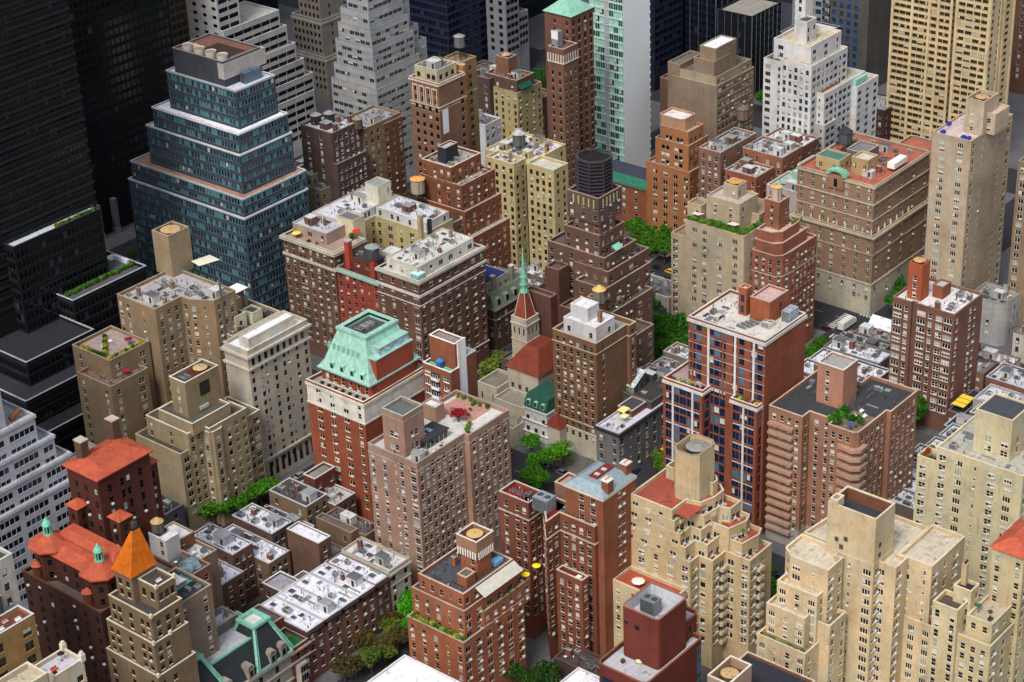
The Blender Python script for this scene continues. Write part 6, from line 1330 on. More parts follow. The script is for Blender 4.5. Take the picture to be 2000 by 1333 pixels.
for i in range(4):
    m = b.part('attic_frame', 'tall white arched attic frame'); L_ = l_[1]-n[1]; yy = n[1]+L_*(1-(i*2+1.5)/9+.0)-.2
    for o in (-1.1, 1.1): m.box(n[0]-.14, n[0]+.02, yy+o-.14, yy+o+.14, 73.2, 79.6, mat('wall', 'd0c4b4'))
    m.box(n[0]-.14, n[0]+.02, yy-1.2, yy+1.2, 79.4, 79.8, mat('wall', 'd0c4b4'))
m = b.part('white_panel', 'blank white painted wall panel'); m.box(n[0]+1.5, n[0]+4.6, n[1]-.06, n[1]+.05, 62, 71.4, mat('plain', 'd0d0d4'))
clutter(b, t2, 186, ac=4, pipes=14, sky=0, chim=2, bulk=1)
b2 = at((10, 1700, 545), 84)
b.tier(rect(r_[0]-.05, n[1]+.6, r_[0]+1.6, n[1]+9), 84.5, par=.3, col='a8622c', pl='', pr='')
w2 = b.tier(rect(r_[0]+3.5, n[1]+3.5, r_[0]+11, n[1]+13), 84, z0=0, par=.8, col='86683c', pl='..n', pr='=n', roofc='8c7a60', trim='a08458')
tank(r_[0]+7, n[1]+8, w2['z'], 2.0, 4.0, 5.0, 'grey domed water tank on a tall steel stand above the brown arcade tower', wood='6c6e70', cap='8a8c8c', cone=.25)
# yellow pair
b = B('yellow brick pair', 'yellow brick block with dark vertical recesses and pale parapets', 'b8a468', trim='c8b87c', roofc='c4c0b4', pl='=n.n.n.n.n', pr='=n.nn.nn.', fh=3.05, win=('4c4638', '14120f', 'b49c5c'), var=(.6, .12, .04, .16, .08))
n = at((20, 325, 1333), 58); l_ = at((20, 135, 1260), 58); r_ = at((20, 455, 1290), 58)
t = b.tier(rect(n[0], n[1], r_[0]+1, l_[1]), 58, par=1.0, trim='d2c898')
n2 = at((20, 20, 1280), 58); P = [(l_[0]-.6, l_[1]+16), (l_[0]-.6, l_[1]-.6), (r_[0]+14, l_[1]-.6), (r_[0]+14, l_[1]+16)]
t2 = b.tier([(n2[0]-.5, n2[1]+13), (n2[0]-.5, n2[1]), (n2[0]+6.5, n2[1]), (n2[0]+6.5, n2[1]+13)], 58, par=1.0, trim='d2c898', pr='=n.n.n.', pl='=n.n.n.n')
t3 = b.tier(rect(n2[0]+6, l_[1]+.4, r_[0]+16, l_[1]+22), 57, par=.6, roofc='ccc8c8', pl='', pr='=n.n.n')
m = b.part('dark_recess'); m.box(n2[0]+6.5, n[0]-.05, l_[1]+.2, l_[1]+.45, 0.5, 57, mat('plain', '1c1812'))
clutter(b, t3, 187, ac=6, pipes=20, sky=4, chim=4, bulk=3); clutter(b, t2, 188, ac=1, bulk=0)
tp = at((20, 55, 1110), 60); tank(tp[0], tp[1], 57, 2.4, 4.2, 2.2, 'grey water tank with a pale cone between the yellow blocks', wood='6a6860', cap='a8a8a4')
# brown tower left of the glass tower with mint hip roof
b = B('slender brown tower', 'slender brown tower with white arcaded top storey beside the glass tower', '765044', trim='b8a490', roofc='6a5c54', pl='=..n.n.n..', pr='=s.n.s', fh=3.3, win=('4a3a34', '120f0e', None), W={'n': (1.0, 1.8, .8, 1, 1)}, var=(.94, .02, .02, .01, .01))
n = at((20, 400, 390), 78); l_ = at((20, 280, 360), 78); r_ = at((20, 475, 330), 78)
t = b.tier(rect(n[0], n[1], r_[0], l_[1]), 78, par=1.4, zones=None) if False else b.tier(rect(n[0], n[1], r_[0], l_[1]), 78, par=1.4, band=[(72, .4, .3, 'd0c4b0')], top=9)
for i in range(7): m = b.part('attic_colonnette'); f = i/6; m.box(n[0]-.12, n[0]+.05, n[1]+(l_[1]-n[1])*f-.25, n[1]+(l_[1]-n[1])*f+.25, 72.4, 75.6, mat('wall', 'd8cdb8')); m.box(n[0]+(r_[0]-n[0])*f-.25, n[0]+(r_[0]-n[0])*f+.25, n[1]-.12, n[1]+.05, 72.4, 75.6, mat('wall', 'd8cdb8'))
m = b.part('arched_top', 'white arched roof frame'); m.box(n[0]+3, n[0]+6, n[1]+5, n[1]+8, 77, 83, mat('wall', '8d8c90')); m.box(n[0]+2.9, n[0]+3.1, n[1]+4.9, n[1]+8.1, 80, 83.4, mat('plain', 'd8d8dc'))
w = b.tier(rect(r_[0]+.1, n[1]+3, r_[0]+14, n[1]+16), 88, par=0, pl='=.n.n', pr='=t.t.t.t', col='73483a')
m = b.part('mint_roof', 'mint green copper hipped roof'); m.loft([rr(inset(w['poly'], -.6), 88), rr([(w['x0']+6, w['y0']+7.5), (w['x0']+6, w['y0']+7), (w['x1']-6, w['y0']+7), (w['x1']-6, w['y0']+7.5)], 93)], mat('patina', '8fbfa8'))
# glass tower
b = B('mint glass slab tower', 'very tall slim tower with mint green glass face and blank grey concrete side', '7a9a94', trim='dfe6e4', roofc='9a9a9a', name='office_tower', cat='apartment tower', pl='=ggg.ggg', pr='', fh=3.25, win=('b4d4c8', '14403c', 'cdd8d4', '8cc4b0'), W={'g': (2.25, 2.9, .25, 2, 1)}, var=(.42, 0, .46, 0, .12), top=.4, zmin=4)
gb = at((1222, 378), 0); wl = 17.4
t = b.tier(rect(gb[0], gb[1], gb[0]+17.5, gb[1]+wl), 150, par=.8, col='a3acb0')
m = b.part('blank_side_wall', 'smooth blue grey blank side wall'); m.box(gb[0]+.1, gb[0]+17.4, gb[1]-.06, gb[1]+.05, .1, 149.5, mat('smooth', 'dce2e4'))
for i in range(45): b.cor.box(gb[0]-.22, gb[0]+.02, gb[1]+.1, gb[1]+wl, 149.5-i*3.25, 149.62-i*3.25, mat('plain', 'b4ccc4'))
for i in range(45): m = b.cor; m.box(gb[0]+17.2, gb[0]+17.75, gb[1]-.2, gb[1]+.2, 148-i*3.25, 148.9-i*3.25, mat('plain', 'c8ced0'))
# teal roofed low building and orange brick tower beyond second avenue
b = B('teal roofed red block', 'low red brick block with a teal green mansard edge beside the glass tower', '8c4636', trim='2f7a68', roofc='3a3e4c', pl='=n.n.n.n.n', pr='=n.n', fh=3.3)
p = at((1268, 400), 20); t = b.tier(rect(592, 434.3, 604, 462), 22, par=0, band=[(20.6, 1.3, .5, '2f8a70')], top=2.4)
m = b.part('mansard_roof'); m.loft([rr(t['poly'], 22.01), rr(inset(t['poly'], 1.2), 24.4)], mat('patina', '2f7a62')); m.face(rr(inset(t['poly'], 1.21), 24.41), mat('roof', '3c4050'))
b = B('orange brick setback tower', 'orange brick tower with setbacks and an octagonal tank house on top', 'a4603c', trim='b08c70', roofc='a89a94', pl='=.e.e.e.e', pr='=n.n.n.n.n', fh=3.45, win=('b8a894', '14100e', 'a47c60'), var=(.4, .2, .04, .22, .14))
n = at((21, 1385, 30), 34); 
t = b.tier(rect(n[0], n[1], n[0]+18, n[1]+20.5), 34.5, par=1.0)
t = b.tier(rect(n[0]+2.4, n[1]+2.2, n[0]+15.5, n[1]+18), 44, z0=33, par=1.0, pl='=.ee.ee.'); t = b.tier(rect(n[0]+3.6, n[1]+3.2, n[0]+14, n[1]+16.5), 49, z0=42.8, par=1.0, pl='=.ee.ee.')
h_ = hx((1334, 237), n[0]+4.4); ob_ = at((20, 1335, 945), h_); lb = at((20, 1195, 870), h_); rb = at((20, 1440, 900), h_)
x0, y0, x1, y1 = ob_[0], ob_[1], rb[0]+1.5, lb[1]+.5
t = b.tier([(x0, y1-1.5), (x0, y0+1.5), (x0+1.5, y0), (x1-1, y0), (x1, y0+1), (x1, y1), (x0+1, y1)], h_, z0=46, par=.8, pl='=.n.n', pr='=n.n', top=4.5, roofc='d8d2d0', col='b0805c')
# beige slab with roof garden
b = B('beige slab with roof garden', 'beige apartment slab with four window columns and a lush rooftop garden', 'b39f7c', trim='c0ac8c', roofc='8c7a64', pl='=.w.w..w..w.', pr='=..n.n.', fh=3.0, win=('ccc4b4', '16181a', 'a08c6c'), var=(.4, .24, .14, .12, .1))
n = at((21, 1810, 520), 47); l_ = at((21, 1345, 390), 47)
t = b.tier(rect(n[0], n[1], n[0]+12, l_[1]), 47, par=.8); b.tier(rect(n[0]+.4, l_[1], n[0]+10, l_[1]+6.5), 40, par=.8, pl='=D.')
ph = b.tier(rect(n[0]+4.5, n[1]+5, n[0]+16, n[1]+19), 56, z0=t['z'], par=.8, col='b8a27e', pl='=.n..n.', pr='=n..', roofc='b4aca0'); b.tier(rect(n[0]+12.2, n[1]+2, n[0]+24, n[1]+22), 50, par=.8, col='b09a78', pl='', pr='=n.n.n')
p3 = b.tier(rect(n[0]+9, n[1]+9, n[0]+15, n[1]+15), 60, z0=55, par=1.0, col='b8a27e', roofc='6a4c3c'); tank(n[0]+12, n[1]+12, p3['z'], 2.3, 1.4, 0, 'round ochre tank top above the beige slab garden', wood='8a6a4a', cap='c8964c', cone=.04)
b.tier(rect(n[0]+3, n[1]+20, n[0]+9, n[1]+26), 52, z0=t['z'], par=.8, col='b8a27e')
shrub_row(line_pts(n[0]+1.2, n[1]+1.2, n[0]+1.2, l_[1]-1, 1.0)+line_pts(n[0]+2.2, n[1]+1.2, n[0]+11.4, n[1]+1.2, 1.1)+line_pts(n[0]+3.0, n[1]+2.6, n[0]+3.0, n[1]+17, 1.3), t['z'], 'lush green bush in the rooftop garden of the beige slab', 'bushes in the beige slab roof garden', leafs=('3c7a1c', '4f9426', '2c5a18', '5a8a2c'), r=1.25, h=2.1)
for i in range(2): mm = b.part('sun_sail', 'pale pink sun sail'); mm.face([(n[0]+1.5, n[1]+5+i*15, 49.2), (n[0]+3.4, n[1]+4+i*15, 49.4), (n[0]+4, n[1]+7.4+i*15, 49.3), (n[0]+1.6, n[1]+8.4+i*15, 49.1)], mat('plain', 'dcc4bc'))
# reddish pink stepped block
b = B('pinkish red terraced block', 'pinkish red brick terraced block with cream decks and a tank on a brick tower', '8e4c3e', trim='c49c8c', roofc='bca894', pl='=n.t.t.n', pr='=n.s.d.s.n.d.a.s.n', fh=3.0, win=('c0b4a4', '150f0f', 'a87868'), var=(.36, .16, .06, .3, .12))
X, Y = 536.5, 339.2
t = b.tier([(X, Y+12), (X, Y+2.5), (X+2, Y+.6), (X+6, Y), (559, Y), (559, Y+12)], 41, par=1.0, band=[(33, .3, .15, 'a8b49c')])
t2 = b.tier([(X+1.6, Y+12.2), (X+1.6, Y+4.5), (X+4, Y+2), (556, Y+2), (556, Y+12.2)], 44.4, z0=40, par=.6, pl='=t.t.t', pr='=n.n.d.n', roofc='c9b8a0')
t3 = b.tier([(X+3, Y+12.4), (X+3, Y+6.5), (X+6, Y+3.4), (553, Y+3.4), (553, Y+12.4)], 47.6, z0=43.8, par=1.0, roofc='c8b498', pl='=.nnn.', pr='=n.d.n')
nt2 = at((31, 180, 345), 56); tw = b.tier(rect(X+8, Y+6.4, X+14.5, Y+12.6), 57, z0=46, par=.5, col='8a4c38', pl='=.n.', pr='=.n', roofc='a8a09c')
tank(X+10.6, Y+9.4, tw['z'], 1.9, 5.0, 0, 'cream painted water tank with yellow cap on the brick tower', wood='c4a890', cap='d8a860', cone=.2)
shrub_row([(X+14+i*1.2, Y+4.6) for i in range(5)], t3['z'], 'round green shrub on the cream deck of the pinkish red block', 'shrubs on the cream deck of the pinkish red block', leafs=('5c9a24', '4a7a26'), r=.8, h=1.2)
b = B('old brick block by the beige slab', 'older red brick block with arched parapet beside the cream tank tower', '8a4a3c', trim='c8c0b0', roofc='9a9490', pl='=t.t.t.t', pr='', fh=3.2)
t = b.tier(rect(545, 352, 560, 364), 44, par=.9); b.tier(rect(549, 356, 558, 362), 49, z0=43, par=.4, col='b49c5c', roofc='c4c0b8', pl='=n'); clutter(b, t, 191, ac=4)
b = B('yellow house behind beige slab', 'cluster block of mixed brick roofs right of the orange setback tower', '80503c', trim='a89a8c', roofc='b0aeb2', pl='=n.n.n.n', pr='=n.n.n', fh=3.2)
for i, (x, y, w_, d_, h, c, rc) in enumerate(((590, 385, 12, 14, 40, '9a4c3c', 'c4bcb8'), (603, 382, 14, 18, 44, '8a5040', 'b4b4b8'), (618, 384, 14, 18, 42, '7a4c3c', 'c9c8cc'), (590, 401, 24, 10, 46, '84584a', '9a9c9e'))):
    t = b.tier(rect(x, y, x+w_, y+d_), h, par=.8, col=c, roofc=rc); clutter(b, t, 192+i, ac=4, pipes=8, chim=2, bulk=2)
b = B('mint shed block', 'low pale block with a mint green roof shed and white parapets', 'b4a49c', trim='d0ccc4', roofc='9ab4a8', pl='=n.n.n', pr='=n.n', fh=3.2)
t = b.tier(rect(591, 364, 606, 381), 38, par=.8); b.tier(rect(597, 367, 603, 374), 43, z0=37, par=0, col='8fbfa4', roofc='9cd0b4', pl='', pr=''); clutter(b, t, 197, ac=3)
b.tier(rect(607, 362, 618, 378), 41, par=.8, col='c8beb4', roofc='6c7074')
# ornate corner block
b = B('statue corniced corner block', 'big ornate tan brick corner block with green pediment and rows of roof statues', '94705a', trim='bca688', roofc='a4685a', pl='=n.n.n.n.n.n.n', pr='=n.n.n.n.n', fh=3.15, win=('c0b498', '1c2c2c', 'a08868'), var=(.5, .1, .1, .2, .1), zones=[(0, 13, 'b0a890')], W={'n': (1.5, 1.9, .8, 2, 2)})
X, Y = 585.4, 332.0
base = b.tier(rect(X-.2, Y-.3, X+40, Y+34), 32.4, par=.9, band=[(12.8, .5, .3, 'c0b498'), (31.2, .8, .7, 'b8a888'), (24.5, .35, .25, 'b0987a')], trim='b0a084')
m2_ = b.tier(rect(X+.9, Y+.9, X+40, Y+33), 51, z0=31.6, par=.9, top=1.3, band=[(43.5, .5, .4, 'b8a888'), (50, .7, .4, 'b8a888'), (37.4, .35, .25, 'b8a888')], roofc='a8604e')
pd = b.part('pediment', 'mint green rounded pediment over an arched window'); yy = Y+16.5; pd.box(X+.3, X+2.6, yy-3.2, yy+3.2, 46.6, 51.6, mat('wall', '9a6a4a'))
for i in range(9): a_ = math.pi*(i+.5)/9; pd.box(X+.1, X+3.2, yy+math.cos(a_)*3.4-.7, yy+math.cos(a_)*3.4+.7, 51.5+math.sin(a_)*1.9-.3, 51.9+math.sin(a_)*1.9, mat('patina', '8fc4a8'))
pd.box(X+.2, X+.3, yy-.7, yy+.7, 47.4, 50.4, mat('glass', '141618'))
for i in range(15):
    sx, sy = (X-.1, Y+.6+i*3.6) if i < 9 else (X+3.6+(i-9)*4.2, Y-.15)
    s_ = b.part('roof_statue', 'small pale stone urn statue'); s_.cyl(sx+.2, sy+.2, 32.5, 33.3, .35, .25, mat('wall', 'c8bca0'), 7); s_.cyl(sx+.2, sy+.2, 33.3, 34.4, .42, .2, mat('wall', 'c8bca0'), 7); s_.cyl(sx+.2, sy+.2, 34.4, 34.8, .2, .05, mat('wall', 'c8bca0'), 7)
clutter(b, m2_, 201, ac=6, pipes=16, sky=5, chim=4, bulk=4, margin=3)
pk = b.tier(rect(X+8, Y+8, X+15, Y+15), 56.5, z0=50, par=.6, col='ae8c54', pl='=n.n', pr='=n', roofc='c4bcae'); b.tier(rect(X+5, Y+18, X+13, Y+28), 55, z0=50, par=.5, col='c2a45c', pl='=n.n', roofc='4c7a6a'); b.tier(rect(X+16, Y+14, X+26, Y+22), 55, z0=50, par=.4, col='6e6c68', roofc='77777a')
tank(X+22, Y+26, 50.1, 2.6, 4.2, 4.5, 'dark slate water tank with slanted cap above the ornate corner block', wood='4c5054', cap='30343a')
m = b.part('white_sheet', 'bright white roof canopy'); m.box(X+17, X+26, Y+2.4, Y+5.4, 51.5, 53.6, mat('plain', 'e6e4dc'))
b.tier(rect(X+40.1, Y, X+60, Y+20), 46, par=.9, pl='', pr='=n.n.n.n.n.n', roofc='a8604e')
# tan tower with pink roof
b = B('tall tan tower with pink roof', 'tall tan apartment tower with pink roof deck, blue awnings and square tank tower', 'b5a080', trim='bcaa88', roofc='c8b4b0', pl='=.w..w.', pr='=n.s...s.e', fh=2.95, win=('dcd6c8', '18191a', 'b5a080'), var=(.46, .2, .16, .04, .14))
n = at((30, 1585, 1105), 72); l_ = at((30, 1260, 1045), 72); r_ = at((30, 1900, 890), 72)
t = b.tier(rect(n[0], n[1], r_[0], l_[1]), 72, par=.6, top=1.6)
nt2 = at((30, 1690, 800), 84); lt2 = at((30, 1550, 760), 84); rt2 = at((30, 1805, 730), 84)
tw = b.tier(rect(nt2[0], nt2[1], rt2[0], lt2[1]), 84, z0=t['z'], par=1.4, pl='=.n..', pr='', roofc='6a4c38', top=5); tank((nt2[0]+rt2[0])/2, (nt2[1]+lt2[1])/2, tw['z']-.6, 2.2, 1.6, 0, 'dark drum tank with tan top in the square tower over the pink deck', wood='3a2c24', cap='c09a70', cone=.04)
b.tier(rect(nt2[0]+3, nt2[1]-3, rt2[0]+3, nt2[1]+2), 79, z0=t['z'], par=.6, pl='=n', pr='')
for i, (dx, dy) in enumerate(((1.2, 1.6), (1.0, 3.4), (1.4, 11.5), (9, 13.5), (22, 2), (24, 3.5))): mm = b.part('blue_awning'); mm.box(n[0]+dx, n[0]+dx+1.8, n[1]+dy, n[1]+dy+1.3, t['z']+.02, t['z']+1.1, mat('plain', '3436a0'))
# big yellow slab
b = B('huge yellow slab', 'huge yellow apartment slab with long dark ribbon windows rising out of the picture', 'd2b884', trim='d6be8c', roofc='b0a890', pl='Q', pr='Q.', pitch=3.05, fh=2.9, win=('6a5c40', '16120e', 'b89c68', 'b4a888'), var=(.66, .08, .06, 0, .2), W={'Q': (2.95, 1.55, .8, 4, 1), 'P': (1.9, 1.35, .9, 2, 1), 'q': (3.2, 1.35, .9, 4, 1), 'n': (1, 1.3, .9, 1, 1)}, zmin=4, maxw=100)
x_ = 719; yL = 404.5
t = b.tier([(x_, yL), (x_, yL-27.6), (x_+3, yL-27.6), (x_+3, yL-29.6), (x_, yL-29.6), (x_, yL-44.5), (x_+21, yL-44.5), (x_+21, yL)], 125, par=.9)
for i, yy in enumerate((yL-.4, yL-9.6, yL-17.4, yL-21.6, yL-27.4, yL-29.8, yL-44.1)): m = b.part('yellow_pier'); m.box(x_-.4, x_+.05, yy-.55, yy+.55, .5, 124, mat('wall', 'd6ba80'))
for i, xx in enumerate((x_+.5, x_+9, x_+12, x_+20.5)): m = b.part('yellow_pier'); m.box(xx-.5, xx+.5, yL-44.9, yL-44.45, .5, 124, mat('wall', 'd6ba80'))
# brown mid block with roof house
b = B('sand brown stepped block', 'sand brown block with stepped shoulders and a white roofed attic tower', '86705a', trim='a08c70', roofc='6c645c', pl='=.....', pr='=n.e.n.e.n.e.n', fh=3.2, win=('d8d0c4', '14110f', '9a8468'), var=(.3, .4, .04, .14, .12))
n = at((20, 1600, 640), 58)
t = b.tier(rect(n[0], n[1], n[0]+26, n[1]+22), 56, par=.6, top=1.0, pr='=eeeeeeeee')
t = b.tier(rect(n[0]+.4, n[1]+.8, n[0]+25, n[1]+20), 59.4, z0=55, par=.7, pl='', pr='=dd.....dd', top=.8, col='9c8c6c')
h_ = hx((1395, 122), n[0]+1.2); nn_ = at((1395, 122), h_); t2 = b.tier(rect(nn_[0], nn_[1], nn_[0]+11, at((1355, 112), h_)[1]), h_, z0=58.8, par=.8, pl='', pr='')
h_ = hx((1398, 97), n[0]+2.4); nn_ = at((1398, 97), h_); t3 = b.tier(rect(nn_[0], nn_[1], at((1440, 76), h_)[0], at((1367, 89), h_)[1]), h_, z0=58.8, par=.3, pl='', pr='', roofc='e4e4ee', col='8f7c60')
b.tier(rect(n[0]+.3, n[1]+18, n[0]+16, n[1]+24), 61, z0=0, par=.6, pl='', pr='')
# white tower
b = B('white stepped tower', 'white painted brick tower with stepped roof terraces and a square white lift tower', 'c9c7c4', trim='d0cecc', roofc='b0a48c', pl='ww.s', pr='wwnw', pitch=3.1, fh=3.0, win=('6c6e74', '181a20', 'c0bebc'), var=(.62, .1, .14, .02, .12), W={'w': (2.4, 1.7, .85, 3, 1)})
n = at((30, 440, 740), 58); 
t = b.tier(rect(n[0], n[1], n[0]+30, n[1]+16), 58, par=.9, pl='=..n.s'); 
f = b.tier(rect(n[0]-1.2, n[1]-1.4, n[0]+7, n[1]+11), 46, par=.9, pl='=..n.s', col='a8a6a4'); 
nu = at((30, 370, 520), 70); t2 = b.tier(rect(nu[0]-1, nu[1]+1, nu[0]+25, nu[1]+15), 70, z0=0, par=1.0, pl='=s.w.s.n.w', top=2.0)
t2b = b.tier(rect(nu[0]+1, nu[1]+14, nu[0]+22, nu[1]+24), 68, z0=0, par=1.0, pl='=w.w', roofc='4a5a3a')
t3 = b.tier(rect(nu[0]+3, nu[1]+4, nu[0]+25, nu[1]+21), 76, z0=68, par=1.0, pl='=w..', pr='=w.w.n', roofc='c0b496')
t4 = b.tier(rect(nu[0]+6, nu[1]+8, nu[0]+13, nu[1]+13), 84, z0=75, par=.4, pl='', pr='=n.n', roofc='4c4a48'); t5 = b.tier(rect(nu[0]+11, nu[1]+12, nu[0]+17, nu[1]+17), 93, z0=75, par=.4, pl='=nnn', pr='', roofc='c09a74', top=2)
t6 = b.tier(rect(n[0]+20, n[1]-2.6, n[0]+36, n[1]+10), 55, par=.9, pl='=w', pr='=w.w.w'); m = b.part('green_roof', 'mint green glass roof house'); m.box(n[0]+21, n[0]+29, n[1]-1.4, n[1]+2.2, 54.6, 57.4, mat('patina', 'a4ccb8'))
m = b.part('brown_deck', 'rust brown terrace deck'); m.box(n[0]+3, n[0]+16, n[1]+3, n[1]+8, t['z']+.01, t['z']+.7, mat('roof', '7a4a3a'))
# pinkish brick block at the right with white roof
b = B('pinkish brick white roofed block', 'pinkish brown brick block with white cluttered roof and orange brick tank tower', '7a4e42', trim='8f6456', roofc='d6d2d2', pl='wndw', pr='n..n', pitch=3.0, fh=3.0, win=('f0ece4', '15171a', 'c4b4a8'), var=(.4, .24, .12, .12, .12))
n = at((31, 1455, 1130), 44); l_ = at((31, 1050, 930), 44); r_ = at((31, 1695, 965), 44)
t = b.tier([(n[0], l_[1]), (n[0], l_[1]-7), (n[0]+.8, l_[1]-7), (n[0]+.8, l_[1]-8.4), (n[0], l_[1]-8.4), (n[0], n[1]), (r_[0], n[1]), (r_[0], l_[1])], 44, par=.8)
t2 = b.tier(rect(n[0]+3.2, n[1]+14, n[0]+8.4, n[1]+19.2), 56, z0=t['z'], par=.7, col='a4482c', pl='=.n..', pr='', trim='a4482c', top=4); tank(n[0]+5.8, n[1]+16.6, t2['z']-.2, 1.9, 1.5, 0, 'round tan topped tank in the orange brick tower', wood='5c3c2c', cap='c49a64', cone=.08)
b.tier(rect(n[0]+8.6, n[1]+9, n[0]+14, n[1]+13), 47.5, z0=t['z'], par=.4, col='8c4634', pl='=n.', pr='', roofc='b4b4b8'); clutter(b, t, 211, ac=6, pipes=12, chim=1, bulk=0, avoid=[(n[0]+3, n[1]+8, n[0]+15, n[1]+20)])
for (px_, z_, r_, lg, lab, w_, c_) in (((700, 262), 57, 1.9, 2.5, 'small brown water tank on the brown tan slab pair', '6a5648', '8c7c68'), ((1450, 245), 45.2, 2.2, 2.6, 'brown water tank among the mixed brick roofs left of the white tower', '7c6456', '6a625c'), ((1600, 330), 40, 1.8, 2.0, 'dark blue grey water tank near the mint shed', '5a6068', '4a5058'), ((1470, 632), 17.5, 0, 0, '', '', '')):
    if lab: p_ = at(px_, z_); tank(p_[0], p_[1], z_, r_, r_*1.9, lg, lab, wood=w_, cap=c_)
# ---------- far towers and the back row
def hy(p, Y): return CH*(1-Y/at(p, 0)[1])
def hx(p, X): return CH*(1-X/at(p, 0)[0])
b = B('white stepped balcony block', 'white office block with black ribbon windows stepping down to the right', 'b9b7b4', name='office_building', cat='office building', trim='c9c8c4', roofc='b4b0a8', pl='=.s.s.s', pr='G', pitch=5.2, fh=3.7, win=('1c1e24', '0a0c12', 'b9b7b4'), W={'G': (5.1, 2.0, .9, 3, 1), 's': (2.4, 1.5, 1.1, 1, 1)}, var=(1, 0, 0, 0, 0), zmin=6)
Y0 = 611; xl = at((452, 60), hy((452, 60), Y0))[0]
for k, (p, dy) in enumerate((((455+90, 20), 5), ((560, 50), 3.6), ((577, 84), 2.4), ((594, 114), 1.6), ((612, 142), .6), ((614, 176), 0))):
    h = hy(p, Y0+dy); xr = at(p, h)[0]; t = b.tier(rect(xl+k*3.0 if k else xl, Y0+dy, xr, Y0+26), h, par=.9)
b.tier(rect(xl-.5, Y0+7, xl+12, Y0+26), 130, par=.9)
b = B('limestone gothic tower', 'pale limestone tower with grouped windows in recessed vertical bays', '8c8478', name='office_tower', cat='office tower', trim='b0a698', roofc='6e6c6a', pl='=p.ppp.ppp.ppp.p', pr='=.p..', fh=3.7, win=('3c3832', '0e0e10', '8c8478'), W={'p': (1.0, 2.1, .8, 1, 1)}, var=(1, 0, 0, 0, 0), zmin=5)
h1 = hy((636, 114), 640); p = at((636, 114), h1)
b.tier(rect(p[0], p[1], p[0]+20, p[1]+19), h1, par=1.0, band=[(h1-2, 1, .3, 'b0a698')]); h2 = hy((651, 32), 643)
b.tier(rect(p[0]+2, 643, p[0]+20, 662), h2, par=1.0, band=[(h2-2, 1, .3, 'b0a698')]); b.tier(rect(p[0]+5, 646, p[0]+20, 660), 170, par=1)
b = B('silver stepped office', 'silver white office ziggurat with many thin setback ledges and window bands', 'a6a8aa', name='office_building', cat='office building', trim='8c8d8a', roofc='4a4642', pl='g', pr='g', pitch=2.7, fh=3.5, win=('8c9090', '23282c', '9a9a9a', '8c9494'), W={'g': (2.6, 1.7, .8, 2, 1)}, var=(.55, .06, .35, 0, .04), zmin=4)
rs = ((941, 176), (740, 130), (737, 93), (731, 59), (730, 24)); prev = 0
yb = 552; hs_ = [hy((736, 177), yb), hy((736, 143), yb+1.5), hy((730, 94), yb+3), hy((726, 59), yb+4.5), hy((730, 24), yb+6)]
x0 = at((736, 177), hs_[0])[0]
for k, h in enumerate(hs_): b.tier(rect(x0+k*1.1, yb+k*1.5, x0+30-k*1.2, yb+26-k), h, z0=0 if k == 0 else hs_[k-1]-1, par=.6)
for k, h in enumerate(hs_): b.tier(rect(x0+22-k, yb+6+k*2, x0+38-k*2.4, yb+26), h+10, z0=0, par=.6)
b.tier(rect(x0+6.5, yb+8, x0+24, yb+20), hs_[-1]+40, z0=hs_[-1]-1, par=.6)
def glasstower(short, label, x0, y0, x1, y1, h, c, gl, pitch=2.4, trim='2a2d34', bands=None, pl='g', pr='g', lines=None, top=None, roofc='6a6c70'):
    b = B(short, label, c, name='office_tower', cat='office tower', trim=trim, roofc=roofc, pl=pl, pr=pr, pitch=pitch, fh=3.8, win=(trim, gl, c, '26303c'), W={'g': (pitch-.35, 2.5, .7, 1, 1), 'G': (pitch-.1, 1.6, 1.2, 1, 1)}, var=(.93, 0, .07, 0, .0), zmin=5)
    t = b.tier(rect(x0, y0, x1, y1), h, par=.6, top=.5)
    if bands:
        for i in range(int(h/3.8)): b.cor.ring(inset(t['poly'], -.2), inset(t['poly'], .01), h-.9-i*3.8, h-.2-i*3.8, mat('wall', bands))
    if lines:
        m = b.part('mullion_strip', 'thin pale vertical mullions')
        n = int((y1-y0)/lines)
        for i in range(n+1): m.box(x0-.25, x0+.02, y0+i*(y1-y0)/n-.09, y0+i*(y1-y0)/n+.09, .3, h, mat('metal', '7c8488'))
        n = int((x1-x0)/lines)
        for i in range(n+1): m.box(x0+i*(x1-x0)/n-.09, x0+i*(x1-x0)/n+.09, y0-.25, y0+.02, .3, h, mat('metal', '7c8488'))
    return b, t
glasstower('navy glass slab', 'tall navy blue glass slab with darker window bands behind the arcade tower', 668, 606, 704, 640, 190, '141c34', '0a1022', bands='222c48', trim='1a2238')
glasstower('dark green glass tower', 'nearly black green glass tower behind the slender brown tower', 726, 640, 790, 700, 220, '0c1418', '081216', trim='101a1c')
glasstower('dark glass tower far left of centre', 'dark glass tower seen between the black tower and white balcony block', 648, 742, 690, 790, 230, '1c2030', '0c1018', bands='262a38')
b = B('grey gridded slab', 'light grey slab with a bold grid of deep dark windows', '7e8088', name='office_tower', cat='office tower', trim='8a8c92', roofc='8c8c90', pl='=gg', pr='=GGG', fh=3.8, win=('26282c', '12141a', '8a8c92'), W={'G': (2.9, 2.2, .8, 1, 1), 'g': (2.2, 2.2, .8, 1, 1)}, var=(1, 0, 0, 0, 0), zmin=12)
b.tier(rect(693, 592, 702.5, 604), 110, par=.6); b.tier(rect(702.6, 592.4, 709.6, 604), hy((1036, 18), 592), par=.6)
b = B('yellow flanked brown block', 'brown block with yellow side wall, green awning and square tank tower behind yellow pair', '60463e', trim='a89884', roofc='7a5c52', pl='=n.n.s.n', pr='=n.n.n', fh=3.1, win=('9a9282', '14110f', 'a09060'))
